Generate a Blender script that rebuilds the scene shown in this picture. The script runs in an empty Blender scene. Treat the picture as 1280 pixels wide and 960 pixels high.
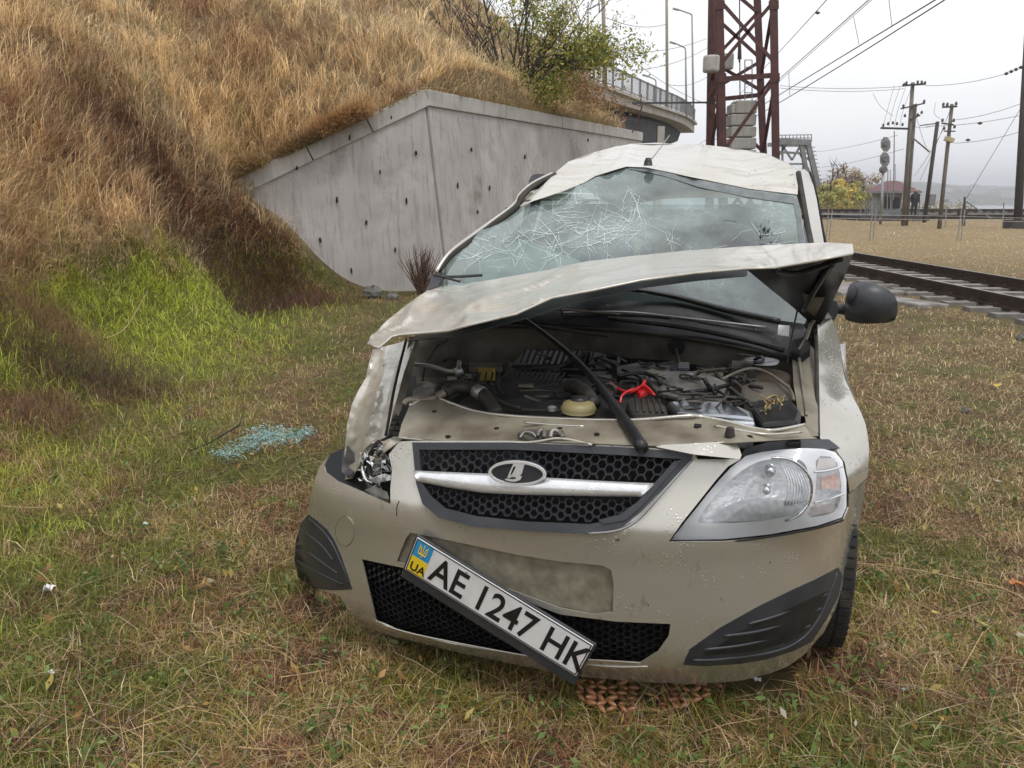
import bpy, math, random
import numpy as np
from mathutils import Vector, noise as mnoise
from mathutils.geometry import delaunay_2d_cdt
random.seed(7); RNG = np.random.default_rng(7)
rad = math.radians
SC = bpy.context.scene
COL = SC.collection
# ---------------------------------------------------------------- camera
F, CH, PITCH, YAW, CX, CY = 985., 1.50, rad(13.3), rad(20.5), .72, -1.93
cam = bpy.data.objects.new('camera', bpy.data.cameras.new('camera'))
COL.objects.link(cam); SC.camera = cam
cam.location = (0, 0, CH); cam.rotation_euler = (math.pi/2 - PITCH, 0, 0)
cam.data.sensor_width = 36; cam.data.lens = 36*F/1280
cam.data.clip_start = .05; cam.data.clip_end = 6000
# ---------------------------------------------------------------- sky and sun (overcast)
SUN_EL, SUN_AZ = rad(66), rad(158)      # azimuth measured from +Y towards +X
w = bpy.data.worlds.new('World'); SC.world = w; w.use_nodes = True
nt = w.node_tree; nt.nodes.clear()
def N(t, typ, **kw):
    n = t.nodes.new(typ)
    for k, v in kw.items(): setattr(n, k, v)
    return n
sky = N(nt, 'ShaderNodeTexSky', sky_type='NISHITA', sun_disc=False)
sky.sun_elevation = SUN_EL; sky.sun_rotation = SUN_AZ; sky.air_density = 2; sky.dust_density = 6
tc = N(nt, 'ShaderNodeTexCoord')
mp = N(nt, 'ShaderNodeMapping'); mp.inputs['Scale'].default_value = (1, 1, 3.2)
ns = N(nt, 'ShaderNodeTexNoise'); ns.inputs['Scale'].default_value = 1.7; ns.inputs['Detail'].default_value = 5
rp = N(nt, 'ShaderNodeValToRGB')
rp.color_ramp.elements[0].position = .32; rp.color_ramp.elements[0].color = (7.3, 7.4, 7.9, 1)
rp.color_ramp.elements[1].position = .72; rp.color_ramp.elements[1].color = (9.7, 9.75, 9.9, 1)
mx = N(nt, 'ShaderNodeMix', data_type='RGBA'); mx.inputs[0].default_value = .93
bg = N(nt, 'ShaderNodeBackground'); bg.inputs[1].default_value = .093
wo = N(nt, 'ShaderNodeOutputWorld')
L = nt.links.new
L(tc.outputs['Generated'], mp.inputs[0]); L(mp.outputs[0], ns.inputs[0]); L(ns.outputs[0], rp.inputs[0])
L(sky.outputs[0], mx.inputs[6]); L(rp.outputs[0], mx.inputs[7]); L(mx.outputs[2], bg.inputs[0]); L(bg.outputs[0], wo.inputs[0])
sun = bpy.data.objects.new('sun', bpy.data.lights.new('sun', 'SUN')); COL.objects.link(sun)
sun.data.energy = 1.0; sun.data.angle = rad(14); sun.data.color = (1, .965, .91)
sun.rotation_euler = (math.pi/2 - SUN_EL, 0, math.pi - SUN_AZ)
sun.rotation_euler = Vector((-math.sin(SUN_AZ)*math.cos(SUN_EL), -math.cos(SUN_AZ)*math.cos(SUN_EL), -math.sin(SUN_EL))).to_track_quat('-Z', 'Y').to_euler()
SC.view_settings.view_transform = 'Standard'; SC.view_settings.look = 'None'
SC.view_settings.exposure = 0.52; SC.view_settings.gamma = 1
SC.cycles.max_bounces = 7; SC.cycles.transparent_max_bounces = 16; SC.cycles.volume_bounces = 0
SC.cycles.volume_step_rate = 8; SC.cycles.caustics_reflective = False; SC.cycles.caustics_refractive = False

# ---------------------------------------------------------------- measuring helpers
cp, sp_ = math.cos(PITCH), math.sin(PITCH)
cyw, syw = math.cos(YAW), math.sin(YAW)
def ray(px, py):
    x = (px-640)/F; y = (480-py)/F
    return x, cp + y*sp_, -sp_ + y*cp
def wp(px, py, D):                      # point at distance D (metres ahead)
    x, f, u = ray(px, py); t = D/f
    return Vector((x*t, D, CH + u*t))
def gp(px, py, z=0.):                   # point at height z
    x, f, u = ray(px, py); t = (z-CH)/u
    return Vector((x*t, f*t, z))
def cray(px, py):
    x, f, u = ray(px, py)
    return x*cyw - f*syw, x*syw + f*cyw, u
def cl(px, py, Y):                      # car-frame point on the cross plane Y
    a, b, c = cray(px, py); t = (Y-CY)/b
    return Vector((CX + a*t, Y, CH + c*t))
def clz(px, py, Z):
    a, b, c = cray(px, py); t = (Z-CH)/c
    return Vector((CX + a*t, CY + b*t, Z))
def car_to_world(p): 
    return Vector((CAR.x + p[0]*cyw + p[1]*syw, CAR.y - p[0]*syw + p[1]*cyw, p[2]))
CAR = Vector((-(CX*cyw + CY*syw), -(-CX*syw + CY*cyw), 0))

def tps(pts):
    """smooth surface through (a, b, value) points"""
    P = np.array([p[:2] for p in pts], float); V = np.array([p[2] for p in pts], float)
    s = max(np.ptp(P[:, 0]), np.ptp(P[:, 1]), 1e-6); o = P.mean(0); P = (P-o)/s; n = len(P)
    def ph(d2): return .5*d2*np.log(d2 + 1e-12)
    d2 = ((P[:, None]-P[None])**2).sum(2)
    A = np.zeros((n+3, n+3)); A[:n, :n] = ph(d2) + 1e-6*np.eye(n)
    A[:n, n] = 1; A[:n, n+1:] = P; A[n, :n] = 1; A[n+1:, :n] = P.T
    k = np.linalg.lstsq(A, np.concatenate([V, [0, 0, 0]]), rcond=None)[0]
    def f(x, y):
        x = (np.asarray(x, float)-o[0])/s; y = (np.asarray(y, float)-o[1])/s
        r = k[n] + k[n+1]*x + k[n+2]*y
        for i in range(n): r = r + k[i]*ph((x-P[i, 0])**2 + (y-P[i, 1])**2)
        return r
    return f
def chaikin(p, it=2, closed=True):
    p = [tuple(q) for q in p]
    for _ in range(it):
        q = []
        n = len(p)
        for i in range(n if closed else n-1):
            a, b = p[i], p[(i+1) % n]
            q += [tuple(.75*u+.25*v for u, v in zip(a, b)), tuple(.25*u+.75*v for u, v in zip(a, b))]
        if not closed: q = [p[0]] + q + [p[-1]]
        p = q
    return p
def inside(poly, X, Y):
    X = np.asarray(X, float); Y = np.asarray(Y, float); r = np.zeros(X.shape, bool); n = len(poly)
    for i in range(n):
        x1, y1 = poly[i][:2]; x2, y2 = poly[(i+1) % n][:2]
        if y1 == y2: continue
        c = ((y1 > Y) != (y2 > Y)) & (X < (x2-x1)*(Y-y1)/(y2-y1) + x1)
        r ^= c
    return r
def seg_dist(poly, X, Y):
    d = np.full(X.shape, 1e9); n = len(poly)
    for i in range(n):
        ax, ay = poly[i][:2]; bx, by = poly[(i+1) % n][:2]
        vx, vy = bx-ax, by-ay; l = vx*vx+vy*vy + 1e-12
        t = np.clip(((X-ax)*vx + (Y-ay)*vy)/l, 0, 1)
        d = np.minimum(d, np.hypot(X-ax-t*vx, Y-ay-t*vy))
    return d
# ---------------------------------------------------------------- object helpers
def tag(o, label=None, cat=None, group=None, kind=None):
    if label: o['label'] = label
    if cat: o['category'] = cat
    if group: o['group'] = group
    if kind: o['kind'] = kind
    return o
def empty(name, loc=(0, 0, 0), rz=0, label=None, cat=None, group=None):
    o = bpy.data.objects.new(name, None); COL.objects.link(o)
    o.location = loc; o.rotation_euler = (0, 0, rz); o.empty_display_size = .1
    return tag(o, label, cat, group)
def link(name, me, mat=None, parent=None, smooth=False, bevel=0, solid=0, soff=-1):
    o = bpy.data.objects.new(name, me); COL.objects.link(o)
    if mat is not None and not len(me.materials): me.materials.append(mat)
    if parent is not None: o.parent = parent
    if smooth: me.shade_smooth() if hasattr(me, 'shade_smooth') else None
    if solid:
        m = o.modifiers.new('solid', 'SOLIDIFY'); m.thickness = solid; m.offset = soff
    if solid and smooth:
        m = o.modifiers.new('split', 'EDGE_SPLIT'); m.split_angle = rad(42)
    if bevel:
        m = o.modifiers.new('bevel', 'BEVEL'); m.width = bevel; m.segments = 2; m.limit_method = 'ANGLE'; m.angle_limit = rad(35)
    return o
class MB:
    def __init__(s): s.v = []; s.f = []
    def add(s, vs, fs):
        b = len(s.v); s.v += [tuple(v) for v in vs]; s.f += [tuple(b+i for i in f) for f in fs]; return s
    def box(s, c, d, R=None):
        c = Vector(c); h = Vector(d)/2; vs = []
        for z in (-1, 1):
            for x, y in ((-1, -1), (1, -1), (1, 1), (-1, 1)):
                q = Vector((x*h.x, y*h.y, z*h.z))
                if R is not None: q = R @ q
                vs.append(c+q)
        return s.add(vs, [(3, 2, 1, 0), (4, 5, 6, 7), (0, 1, 5, 4), (1, 2, 6, 5), (2, 3, 7, 6), (3, 0, 4, 7)])
    def beam(s, a, b, w, h=None, up=(0, 0, 1)):
        a = Vector(a); b = Vector(b); h = h or w; d = (b-a).normalized(); u = Vector(up)
        if abs(d.dot(u)) > .97: u = Vector((0, 1, 0))
        x = d.cross(u).normalized(); y = x.cross(d).normalized(); vs = []
        for p in (a, b):
            for i, j in ((-1, -1), (1, -1), (1, 1), (-1, 1)): vs.append(p + x*i*w/2 + y*j*h/2)
        return s.add(vs, [(3, 2, 1, 0), (4, 5, 6, 7), (0, 1, 5, 4), (1, 2, 6, 5), (2, 3, 7, 6), (3, 0, 4, 7)])
    def tube(s, pts, r, n=8, caps=True):
        pts = [Vector(p) for p in pts]; rs = r if isinstance(r, (list, tuple)) else [r]*len(pts)
        b = len(s.v); up = None
        for i, p in enumerate(pts):
            d = (pts[min(i+1, len(pts)-1)] - pts[max(i-1, 0)])
            d = d.normalized() if d.length > 1e-9 else Vector((0, 0, 1))
            if up is None: up = Vector((0, 0, 1)) if abs(d.z) < .9 else Vector((1, 0, 0))
            x = d.cross(up)
            x = x.normalized() if x.length > 1e-6 else Vector((1, 0, 0))
            y = x.cross(d).normalized(); up = y
            for k in range(n):
                a = 2*math.pi*k/n; s.v.append(tuple(p + (x*math.cos(a) + y*math.sin(a))*rs[i]))
        for i in range(len(pts)-1):
            for k in range(n):
                k2 = (k+1) % n
                s.f.append((b+i*n+k, b+i*n+k2, b+(i+1)*n+k2, b+(i+1)*n+k))
        if caps:
            s.f.append(tuple(b+k for k in reversed(range(n)))); s.f.append(tuple(b+(len(pts)-1)*n+k for k in range(n)))
        return s
    def lathe(s, prof, c=(0, 0, 0), axis='z', n=24):
        b = len(s.v); c = Vector(c)
        for r, h in prof:
            for k in range(n):
                a = 2*math.pi*k/n; x, y = r*math.cos(a), r*math.sin(a)
                q = {'z': (x, y, h), 'x': (h, x, y), 'y': (x, h, y)}[axis]
                s.v.append(tuple(c + Vector(q)))
        for i in range(len(prof)-1):
            for k in range(n):
                k2 = (k+1) % n; s.f.append((b+i*n+k, b+i*n+k2, b+(i+1)*n+k2, b+(i+1)*n+k))
        s.f.append(tuple(b+k for k in range(n))); s.f.append(tuple(b+(len(prof)-1)*n+k for k in range(n)))
        return s
    def build(s, name, mat=None, parent=None, **kw):
        me = bpy.data.meshes.new(name); me.from_pydata(s.v, [], s.f); me.update()
        return link(name, me, mat, parent, **kw)
def smooth_path(pts, k=6):
    P = [Vector(p) for p in pts]
    if len(P) < 3: return P
    out = []
    for i in range(len(P)-1):
        p0, p1, p2, p3 = P[max(i-1, 0)], P[i], P[i+1], P[min(i+2, len(P)-1)]
        for j in range(k):
            t = j/k
            out.append(.5*((2*p1) + (p2-p0)*t + (2*p0-5*p1+4*p2-p3)*t*t + (3*p1-p0-3*p2+p3)*t**3))
    return out + [P[-1]]
# ---------------------------------------------------------------- materials
def mat(name, c, c2=None, scale=8., rough=.6, metal=0., bump=0., bscale=None, coat=0., spec=None, detail=5, thr=(.35, .65), stretch=None, extra=None, obj=True):
    m = bpy.data.materials.new(name); m.use_nodes = True; t = m.node_tree; b = t.nodes['Principled BSDF']; K = t.links.new
    b.inputs['Base Color'].default_value = (*c, 1); b.inputs['Roughness'].default_value = rough
    b.inputs['Metallic'].default_value = metal; b.inputs['Coat Weight'].default_value = coat; b.inputs['Coat Roughness'].default_value = .08
    if spec is not None: b.inputs['Specular IOR Level'].default_value = spec
    co = N(t, 'ShaderNodeTexCoord'); src = co.outputs['Object']
    if stretch:
        q = N(t, 'ShaderNodeMapping'); q.inputs['Scale'].default_value = stretch; K(src, q.inputs[0]); src = q.outputs[0]
    last = None
    if c2 is not None:
        n = N(t, 'ShaderNodeTexNoise'); n.inputs['Scale'].default_value = scale; n.inputs['Detail'].default_value = detail
        K(src, n.inputs['Vector'])
        r = N(t, 'ShaderNodeMapRange'); r.inputs[1].default_value = thr[0]; r.inputs[2].default_value = thr[1]; K(n.outputs[0], r.inputs[0])
        x = N(t, 'ShaderNodeMix', data_type='RGBA'); x.inputs[6].default_value = (*c, 1); x.inputs[7].default_value = (*c2, 1)
        K(r.outputs[0], x.inputs[0]); K(x.outputs[2], b.inputs['Base Color']); last = x.outputs[2]
    if bump:
        n2 = N(t, 'ShaderNodeTexNoise'); n2.inputs['Scale'].default_value = bscale or scale*4; n2.inputs['Detail'].default_value = 4
        K(src, n2.inputs['Vector'])
        bp = N(t, 'ShaderNodeBump'); bp.inputs['Strength'].default_value = 1; bp.inputs['Distance'].default_value = bump
        K(n2.outputs[0], bp.inputs['Height']); K(bp.outputs[0], b.inputs['Normal'])
    if extra: extra(t, b, last, src)
    return m
def layer(t, b, last, src, col, scale, lo, hi, detail=6, stretch=None, tex='noise', rough=None):
    K = t.links.new
    if stretch:
        q = N(t, 'ShaderNodeMapping'); q.inputs['Scale'].default_value = stretch; K(src, q.inputs[0]); src = q.outputs[0]
    n = N(t, 'ShaderNodeTexNoise'); n.inputs['Scale'].default_value = scale; n.inputs['Detail'].default_value = detail; n.inputs['Roughness'].default_value = .65
    K(src, n.inputs['Vector'])
    r = N(t, 'ShaderNodeMapRange'); r.inputs[1].default_value = lo; r.inputs[2].default_value = hi; K(n.outputs[0], r.inputs[0])
    x = N(t, 'ShaderNodeMix', data_type='RGBA'); x.inputs[7].default_value = (*col, 1)
    if last is not None: K(last, x.inputs[6])
    else: x.inputs[6].default_value = b.inputs['Base Color'].default_value
    K(r.outputs[0], x.inputs[0]); K(x.outputs[2], b.inputs['Base Color'])
    return x.outputs[2]
def droplets(t, b, src, scale=120., dist=.0012, base=None):
    K = t.links.new
    v = N(t, 'ShaderNodeTexVoronoi'); v.inputs['Scale'].default_value = scale; K(src, v.inputs['Vector'])
    r = N(t, 'ShaderNodeMapRange'); r.interpolation_type = 'SMOOTHSTEP'; r.inputs[1].default_value = .32; r.inputs[2].default_value = .05; K(v.outputs['Distance'], r.inputs[0])
    n = N(t, 'ShaderNodeTexNoise'); n.inputs['Scale'].default_value = 9; K(src, n.inputs['Vector'])
    r2 = N(t, 'ShaderNodeMapRange'); r2.inputs[1].default_value = .42; r2.inputs[2].default_value = .62; K(n.outputs[0], r2.inputs[0])
    mm = N(t, 'ShaderNodeMath', operation='MULTIPLY'); K(r.outputs[0], mm.inputs[0]); K(r2.outputs[0], mm.inputs[1])
    bp = N(t, 'ShaderNodeBump'); bp.inputs['Strength'].default_value = 1; bp.inputs['Distance'].default_value = dist
    K(mm.outputs[0], bp.inputs['Height'])
    if base is not None: K(base, bp.inputs['Normal'])
    K(bp.outputs[0], b.inputs['Normal']); K(bp.outputs[0], b.inputs['Coat Normal'])
def paint_extra(dirt, dents, fold_streaks=False):
    def f(t, b, last, src):
        if fold_streaks:  # tan and dark streaks: dirt, with fold shading drawn into the colour
            last = layer(t, b, last, src, (.45, .42, .36), 3, .50, .64, detail=5, stretch=(1.2, 5, 5))
            last = layer(t, b, last, src, (.14, .105, .07), 9, .66, .70, detail=7, stretch=(1, 3, 3))
        last = layer(t, b, last, src, (.20, .165, .12), 2.6, .64, .95, detail=8)
        last = layer(t, b, last, src, (.05, .038, .028), 46, .71-dirt, .735-dirt, detail=3)
        last = layer(t, b, last, src, (.30, .26, .20), 26, .60, .80, detail=6, stretch=(1, 1, .4))
        n = N(t, 'ShaderNodeTexNoise'); n.inputs['Scale'].default_value = 5; n.inputs['Detail'].default_value = 3; t.links.new(src, n.inputs['Vector'])
        bp = N(t, 'ShaderNodeBump'); bp.inputs['Distance'].default_value = dents; bp.inputs['Strength'].default_value = 1; t.links.new(n.outputs[0], bp.inputs['Height'])
        droplets(t, b, src, 95., .0009, bp.outputs[0])
    return f
PC = (.52, .50, .44)
m_paint = mat('champagne_paint', PC, (.56, .54, .48), 1.5, rough=.25, metal=.6, coat=1., extra=paint_extra(.0, .003))
m_paintd = mat('dirty_champagne_paint', (.53, .50, .43), (.60, .58, .52), 3, rough=.30, metal=.22, coat=.6, extra=paint_extra(.04, .003, True))
m_inner = mat('inner_body_paint', (.34, .31, .24), (.15, .125, .09), 7, rough=.5, metal=.2, bump=.002, bscale=20, extra=lambda t, b, l, s: layer(t, b, l, s, (.035, .028, .02), 34, .67, .71))
m_bay = mat('dusty_bay_metal', (.13, .115, .09), (.05, .042, .033), 9, rough=.7, bump=.002)
m_plastic = mat('dark_grey_plastic', (.028, .031, .038), (.045, .048, .055), 12, rough=.42, bump=.0004, bscale=300, extra=lambda t, b, l, s: droplets(t, b, s, 110, .001))
m_black = mat('black_plastic', (.010, .010, .012), (.020, .020, .021), 25, rough=.42)
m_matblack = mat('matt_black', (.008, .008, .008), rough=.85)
m_rubber = mat('rubber', (.018, .018, .018), (.05, .042, .032), 12, rough=.8)
m_hose = mat('dusty_hose', (.05, .045, .038), (.022, .02, .018), 30, rough=.65)
m_badge = mat('badge_metal', (.82, .82, .84), rough=.32, metal=.35, coat=.4)
m_chrome = mat('chrome', (.88, .88, .9), (.68, .69, .71), 30, rough=.17, metal=1., extra=lambda t, b, l, s: droplets(t, b, s, 140, .001))
m_steel = mat('galvanised_steel', (.42, .43, .44), (.3, .3, .3), 10, rough=.5, metal=.7)
m_alu = mat('aluminium_shield', (.55, .58, .62), (.4, .41, .42), 12, rough=.28, metal=.95, bump=.002, bscale=14)
m_cast = mat('cast_alloy', (.30, .29, .26), (.13, .12, .10), 15, rough=.5, metal=.6, bump=.001)
m_reflector = mat('lamp_reflector', (.92, .92, .93), (.74, .75, .77), 22, rough=.18, metal=.30, bump=.006, bscale=60)
m_whiteglaze = mat('frosted_lens', (.62, .64, .66), rough=.25, coat=.5)
m_orange = mat('orange_lens', (.66, .27, .17), (.72, .55, .48), 60, rough=.25, coat=.6, bump=.001, bscale=120)
m_red = mat('red_plastic', (.55, .02, .025), rough=.35, coat=.3)
m_yellow = mat('yellow_plastic', (.45, .30, .04), (.28, .2, .05), 20, rough=.45)
m_ivory = mat('aged_tank_plastic', (.30, .25, .12), (.25, .21, .1), 20, rough=.45)
m_white = mat('white_cloth', (.72, .72, .70), (.6, .6, .58), 6, rough=.8)
m_platew = mat('plate_white', (.78, .78, .79), (.62, .60, .58), 14, rough=.35, thr=(.5, .85))
m_blue = mat('plate_blue', (.03, .30, .62), rough=.35)
m_pyellow = mat('plate_yellow', (.85, .62, .03), rough=.35)
m_ink = mat('plate_ink', (.012, .012, .014), rough=.4)
m_seat = mat('seat_cloth', (.10, .11, .12), (.06, .065, .07), 10, rough=.9)
m_rust = mat('red_oxide_steel', (.105, .036, .032), (.055, .024, .022), 7, rough=.65, metal=.1, bump=.002)
m_rail = mat('rail_steel', (.085, .055, .042), (.05, .036, .03), 5, rough=.6, metal=.5)
m_railtop = mat('rail_head', (.30, .29, .28), (.2, .18, .17), 3, rough=.35, metal=.8)
m_woodpole = mat('weathered_pole', (.20, .175, .15), (.11, .095, .08), 3, rough=.9, stretch=(6, 6, .6))
m_darkpole = mat('dark_pole', (.045, .04, .038), (.075, .065, .06), 3, rough=.9, stretch=(6, 6, .6))
m_wire = mat('wire', (.05, .05, .055), rough=.6)
m_insul = mat('insulator', (.05, .035, .03), rough=.3)
m_sleeper = mat('concrete_sleeper', (.30, .285, .27), (.13, .115, .10), 3, rough=.9, bump=.003)
m_ballast = mat('ballast', (.13, .105, .08), (.08, .075, .07), 22, rough=.95, bump=.03, bscale=18)
m_lattice = mat('grey_steel', (.22, .23, .235), (.15, .15, .15), 2, rough=.7)
m_roofred = mat('maroon_sheet', (.15, .06, .07), (.11, .05, .055), 3, rough=.55)
m_kiosk = mat('kiosk_grey', (.50, .52, .53), (.4, .42, .43), 2, rough=.8)
m_cloth = mat('dark_clothing', (.03, .032, .04), rough=.9)
m_skin = mat('skin', (.42, .26, .19), rough=.6)
m_bead = mat('wooden_bead', (.20, .085, .035), (.30, .14, .06), 60, rough=.4, coat=.25)
m_stone = mat('dark_stone', (.09, .09, .085), (.16, .155, .14), 8, rough=.95, bump=.02, bscale=10)
m_bark = mat('shrub_bark', (.085, .065, .055), (.05, .04, .035), 6, rough=.95)
m_leaf = mat('orange_leaf', (.5, .18, .04), (.35, .12, .03), 20, rough=.7)
m_yleaf = mat('yellow_leaf', (.5, .38, .08), rough=.7)
m_paper = mat('white_paper', (.75, .75, .74), rough=.8)
def concrete(name, a, b_, streak=True):
    def ex(t, b, last, src):
        last = layer(t, b, last, src, (a[0]*.5, a[1]*.5, a[2]*.5), 7., .52, .80, detail=12, stretch=(2.6, 2.6, .16))
        last = layer(t, b, last, src, (a[0]*1.22, a[1]*1.22, a[2]*1.22), 6, .56, .72, detail=8, stretch=(2, 2, .16))
        last = layer(t, b, last, src, (a[0]*.7, a[1]*.68, a[2]*.64), 1.1, .52, .75, detail=7)
        last = layer(t, b, last, src, (.09, .10, .05), .9, .60, .78, detail=9)
        return last
    return mat(name, a, b_, 1.2, rough=.92, bump=.006, bscale=7, detail=9, extra=ex)
m_concrete = concrete('cast_concrete', (.34, .32, .305), (.46, .44, .425))
m_cap = concrete('coping_concrete', (.40, .385, .355), (.48, .465, .44))
m_deck = concrete('bridge_concrete', (.40, .38, .34), (.46, .44, .40))
m_underside = mat('girder_void_shade', (.05, .055, .06), (.03, .032, .035), 1, rough=.8)  # near black puts the shade below the deck into the colour
def vcol_mat(name, rough=.75, noise=None, spec=.25):
    m = bpy.data.materials.new(name); m.use_nodes = True; t = m.node_tree; b = t.nodes['Principled BSDF']; K = t.links.new
    a = N(t, 'ShaderNodeAttribute', attribute_name='Col'); b.inputs['Roughness'].default_value = rough; b.inputs['Specular IOR Level'].default_value = spec
    if noise:
        n = N(t, 'ShaderNodeTexNoise'); n.inputs['Scale'].default_value = noise; n.inputs['Detail'].default_value = 8; n.inputs['Roughness'].default_value = .7
        co = N(t, 'ShaderNodeTexCoord'); K(co.outputs['Object'], n.inputs['Vector'])
        r = N(t, 'ShaderNodeMapRange'); r.inputs[1].default_value = .3; r.inputs[2].default_value = .7; r.inputs[3].default_value = .45; r.inputs[4].default_value = 1.5; K(n.outputs[0], r.inputs[0])
        x = N(t, 'ShaderNodeVectorMath', operation='SCALE'); K(a.outputs['Color'], x.inputs[0]); K(r.outputs[0], x.inputs['Scale']); K(x.outputs[0], b.inputs['Base Color'])
        bp = N(t, 'ShaderNodeBump'); bp.inputs['Distance'].default_value = .03; bp.inputs['Strength'].default_value = 1; K(n.outputs[0], bp.inputs['Height']); K(bp.outputs[0], b.inputs['Normal'])
    else: K(a.outputs['Color'], b.inputs['Base Color'])
    if not noise:
        tl_ = N(t, 'ShaderNodeBsdfTranslucent'); K(a.outputs['Color'], tl_.inputs[0]); ms = N(t, 'ShaderNodeMixShader'); ms.inputs[0].default_value = .35
        K(b.outputs[0], ms.inputs[1]); K(tl_.outputs[0], ms.inputs[2]); K(ms.outputs[0], t.nodes['Material Output'].inputs[0])
    return m
m_ground = vcol_mat('earth_and_thatch', .95, 14.)
m_blade = vcol_mat('grass_blades', .5, spec=.4)
# windscreen: laminated glass gone milky where it is crushed, with fine craze lines
def glass_mat(name, tint, milky, gloss, crackscale=None, ior=1.5):
    m = bpy.data.materials.new(name); m.use_nodes = True; t = m.node_tree; t.nodes.clear(); K = t.links.new
    out = N(t, 'ShaderNodeOutputMaterial'); tr = N(t, 'ShaderNodeBsdfTransparent'); tr.inputs[0].default_value = (*tint, 1)
    gl = N(t, 'ShaderNodeBsdfGlossy'); gl.inputs['Roughness'].default_value = .06
    di = N(t, 'ShaderNodeBsdfDiffuse'); di.inputs[0].default_value = (.50, .64, .62, 1)
    a = N(t, 'ShaderNodeMixShader'); b = N(t, 'ShaderNodeMixShader')
    fr = N(t, 'ShaderNodeFresnel'); fr.inputs[0].default_value = ior
    ad = N(t, 'ShaderNodeMath', operation='MULTIPLY_ADD'); ad.inputs[1].default_value = 1; ad.inputs[2].default_value = gloss
    K(fr.outputs[0], ad.inputs[0]); K(ad.outputs[0], b.inputs[0])
    K(tr.outputs[0], a.inputs[1]); K(di.outputs[0], a.inputs[2]); K(a.outputs[0], b.inputs[1]); K(gl.outputs[0], b.inputs[2]); K(b.outputs[0], out.inputs[0])
    a.inputs[0].default_value = milky
    if crackscale:
        co = N(t, 'ShaderNodeTexCoord'); n = N(t, 'ShaderNodeTexNoise'); n.inputs['Scale'].default_value = 3.2; n.inputs['Detail'].default_value = 6
        K(co.outputs['Object'], n.inputs['Vector'])
        r = N(t, 'ShaderNodeMapRange'); r.inputs[1].default_value = .36; r.inputs[2].default_value = .68; r.inputs[3].default_value = milky*.3; r.inputs[4].default_value = milky*2.6; K(n.outputs[0], r.inputs[0])
        v = N(t, 'ShaderNodeTexVoronoi', feature='DISTANCE_TO_EDGE'); v.inputs['Scale'].default_value = crackscale
        dn = N(t, 'ShaderNodeTexNoise'); dn.inputs['Scale'].default_value = 12; K(co.outputs['Object'], dn.inputs['Vector'])
        dv = N(t, 'ShaderNodeMix', data_type='VECTOR'); dv.inputs[0].default_value = .12; K(co.outputs['Object'], dv.inputs[4]); K(dn.outputs['Color'], dv.inputs[5])
        K(dv.outputs[1], v.inputs['Vector'])
        rr = N(t, 'ShaderNodeMapRange'); rr.inputs[1].default_value = .05; rr.inputs[2].default_value = .0; rr.inputs[4].default_value = .5; K(v.outputs['Distance'], rr.inputs[0])
        mk = N(t, 'ShaderNodeMath', operation='MULTIPLY'); K(rr.outputs[0], mk.inputs[0]); K(r.outputs[0], mk.inputs[1])
        sm = N(t, 'ShaderNodeMath', operation='ADD'); sm.use_clamp = True; K(mk.outputs[0], sm.inputs[0]); K(r.outputs[0], sm.inputs[1]); K(sm.outputs[0], a.inputs[0])
        bp = N(t, 'ShaderNodeBump'); bp.inputs['Distance'].default_value = .01; bp.inputs['Strength'].default_value = .7; K(n.outputs[0], bp.inputs['Height']); K(bp.outputs[0], gl.inputs['Normal'])
    return m
m_screen = glass_mat('crazed_screen_glass', (.55, .70, .68), .14, .12, 26)
m_glass = glass_mat('side_glass', (.55, .62, .6), .03, .05)
m_lens = glass_mat('headlamp_lens', (.98, .98, .99), .05, .04, ior=1.22)
m_crack = mat('crack_edge', (.74, .86, .84), rough=.3)
m_shard = mat('glass_crumbs', (.20, .38, .35), (.42, .58, .55), 60, rough=.2, coat=.4)

# ================================================================ TERRAIN
def vnoise(x, y, seed=0):
    g = np.random.default_rng(seed).random((64, 64))
    xi = np.floor(x).astype(int); yi = np.floor(y).astype(int); fx = x-xi; fy = y-yi
    fx = fx*fx*(3-2*fx); fy = fy*fy*(3-2*fy)
    a = g[xi % 64, yi % 64]; b = g[(xi+1) % 64, yi % 64]; c = g[xi % 64, (yi+1) % 64]; d = g[(xi+1) % 64, (yi+1) % 64]
    return (a*(1-fx)+b*fx)*(1-fy) + (c*(1-fx)+d*fx)*fy
def fbm(x, y, seed=0, o=4):
    r = 0; a = .5; t = 0
    for i in range(o): r = r + a*vnoise(x*2**i + 13*i, y*2**i + 7*i, seed+i); t += a; a *= .55
    return r/t
def W3(px, py, D): v = wp(px, py, D); return (v.x, v.y, v.z)
K3 = W3(533, 108, 13.4); R3 = W3(800, 163, 24.4); E3 = W3(306, 214, 12.3)
common = [W3(0, 0, 11), W3(0, 150, 8.7), W3(0, 300, 7.0), W3(0, 430, 5.7), W3(0, 540, 4.6), W3(200, 0, 14.5), W3(200, 150, 11.2),
          W3(200, 300, 9.2), W3(110, 420, 6.9), W3(-250, 0, 8.2), W3(-250, 300, 5.3), W3(-250, 560, 3.7), W3(300, 400, 10.2), W3(240, 470, 6.6),
          W3(258, 335, 9.9), W3(325, 352, 11.2), W3(262, 262, 11.0), W3(170, 350, 8.3), (-9, 0, 3.2), (-4.5, 0, .9), (-2.6, 0, 0), (-2.3, 3, 0), (-14, 8, 7.2), (-16, 16, 8.5)]
front = common + [W3(303, 250, 12.0), W3(345, 285, 12.05), W3(380, 335, 12.1), (-2.6, 12.6, .1), (-1.8, 10, 0), (-2.0, 7, 0), (-1.2, 13.5, 0),
                  (0, 0, 0), (0, 6, 0), (0, 12, 0), (3, 10, 0), (3, 18, 0), (3, 3, 0), (-1, -3, 0)]
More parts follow.
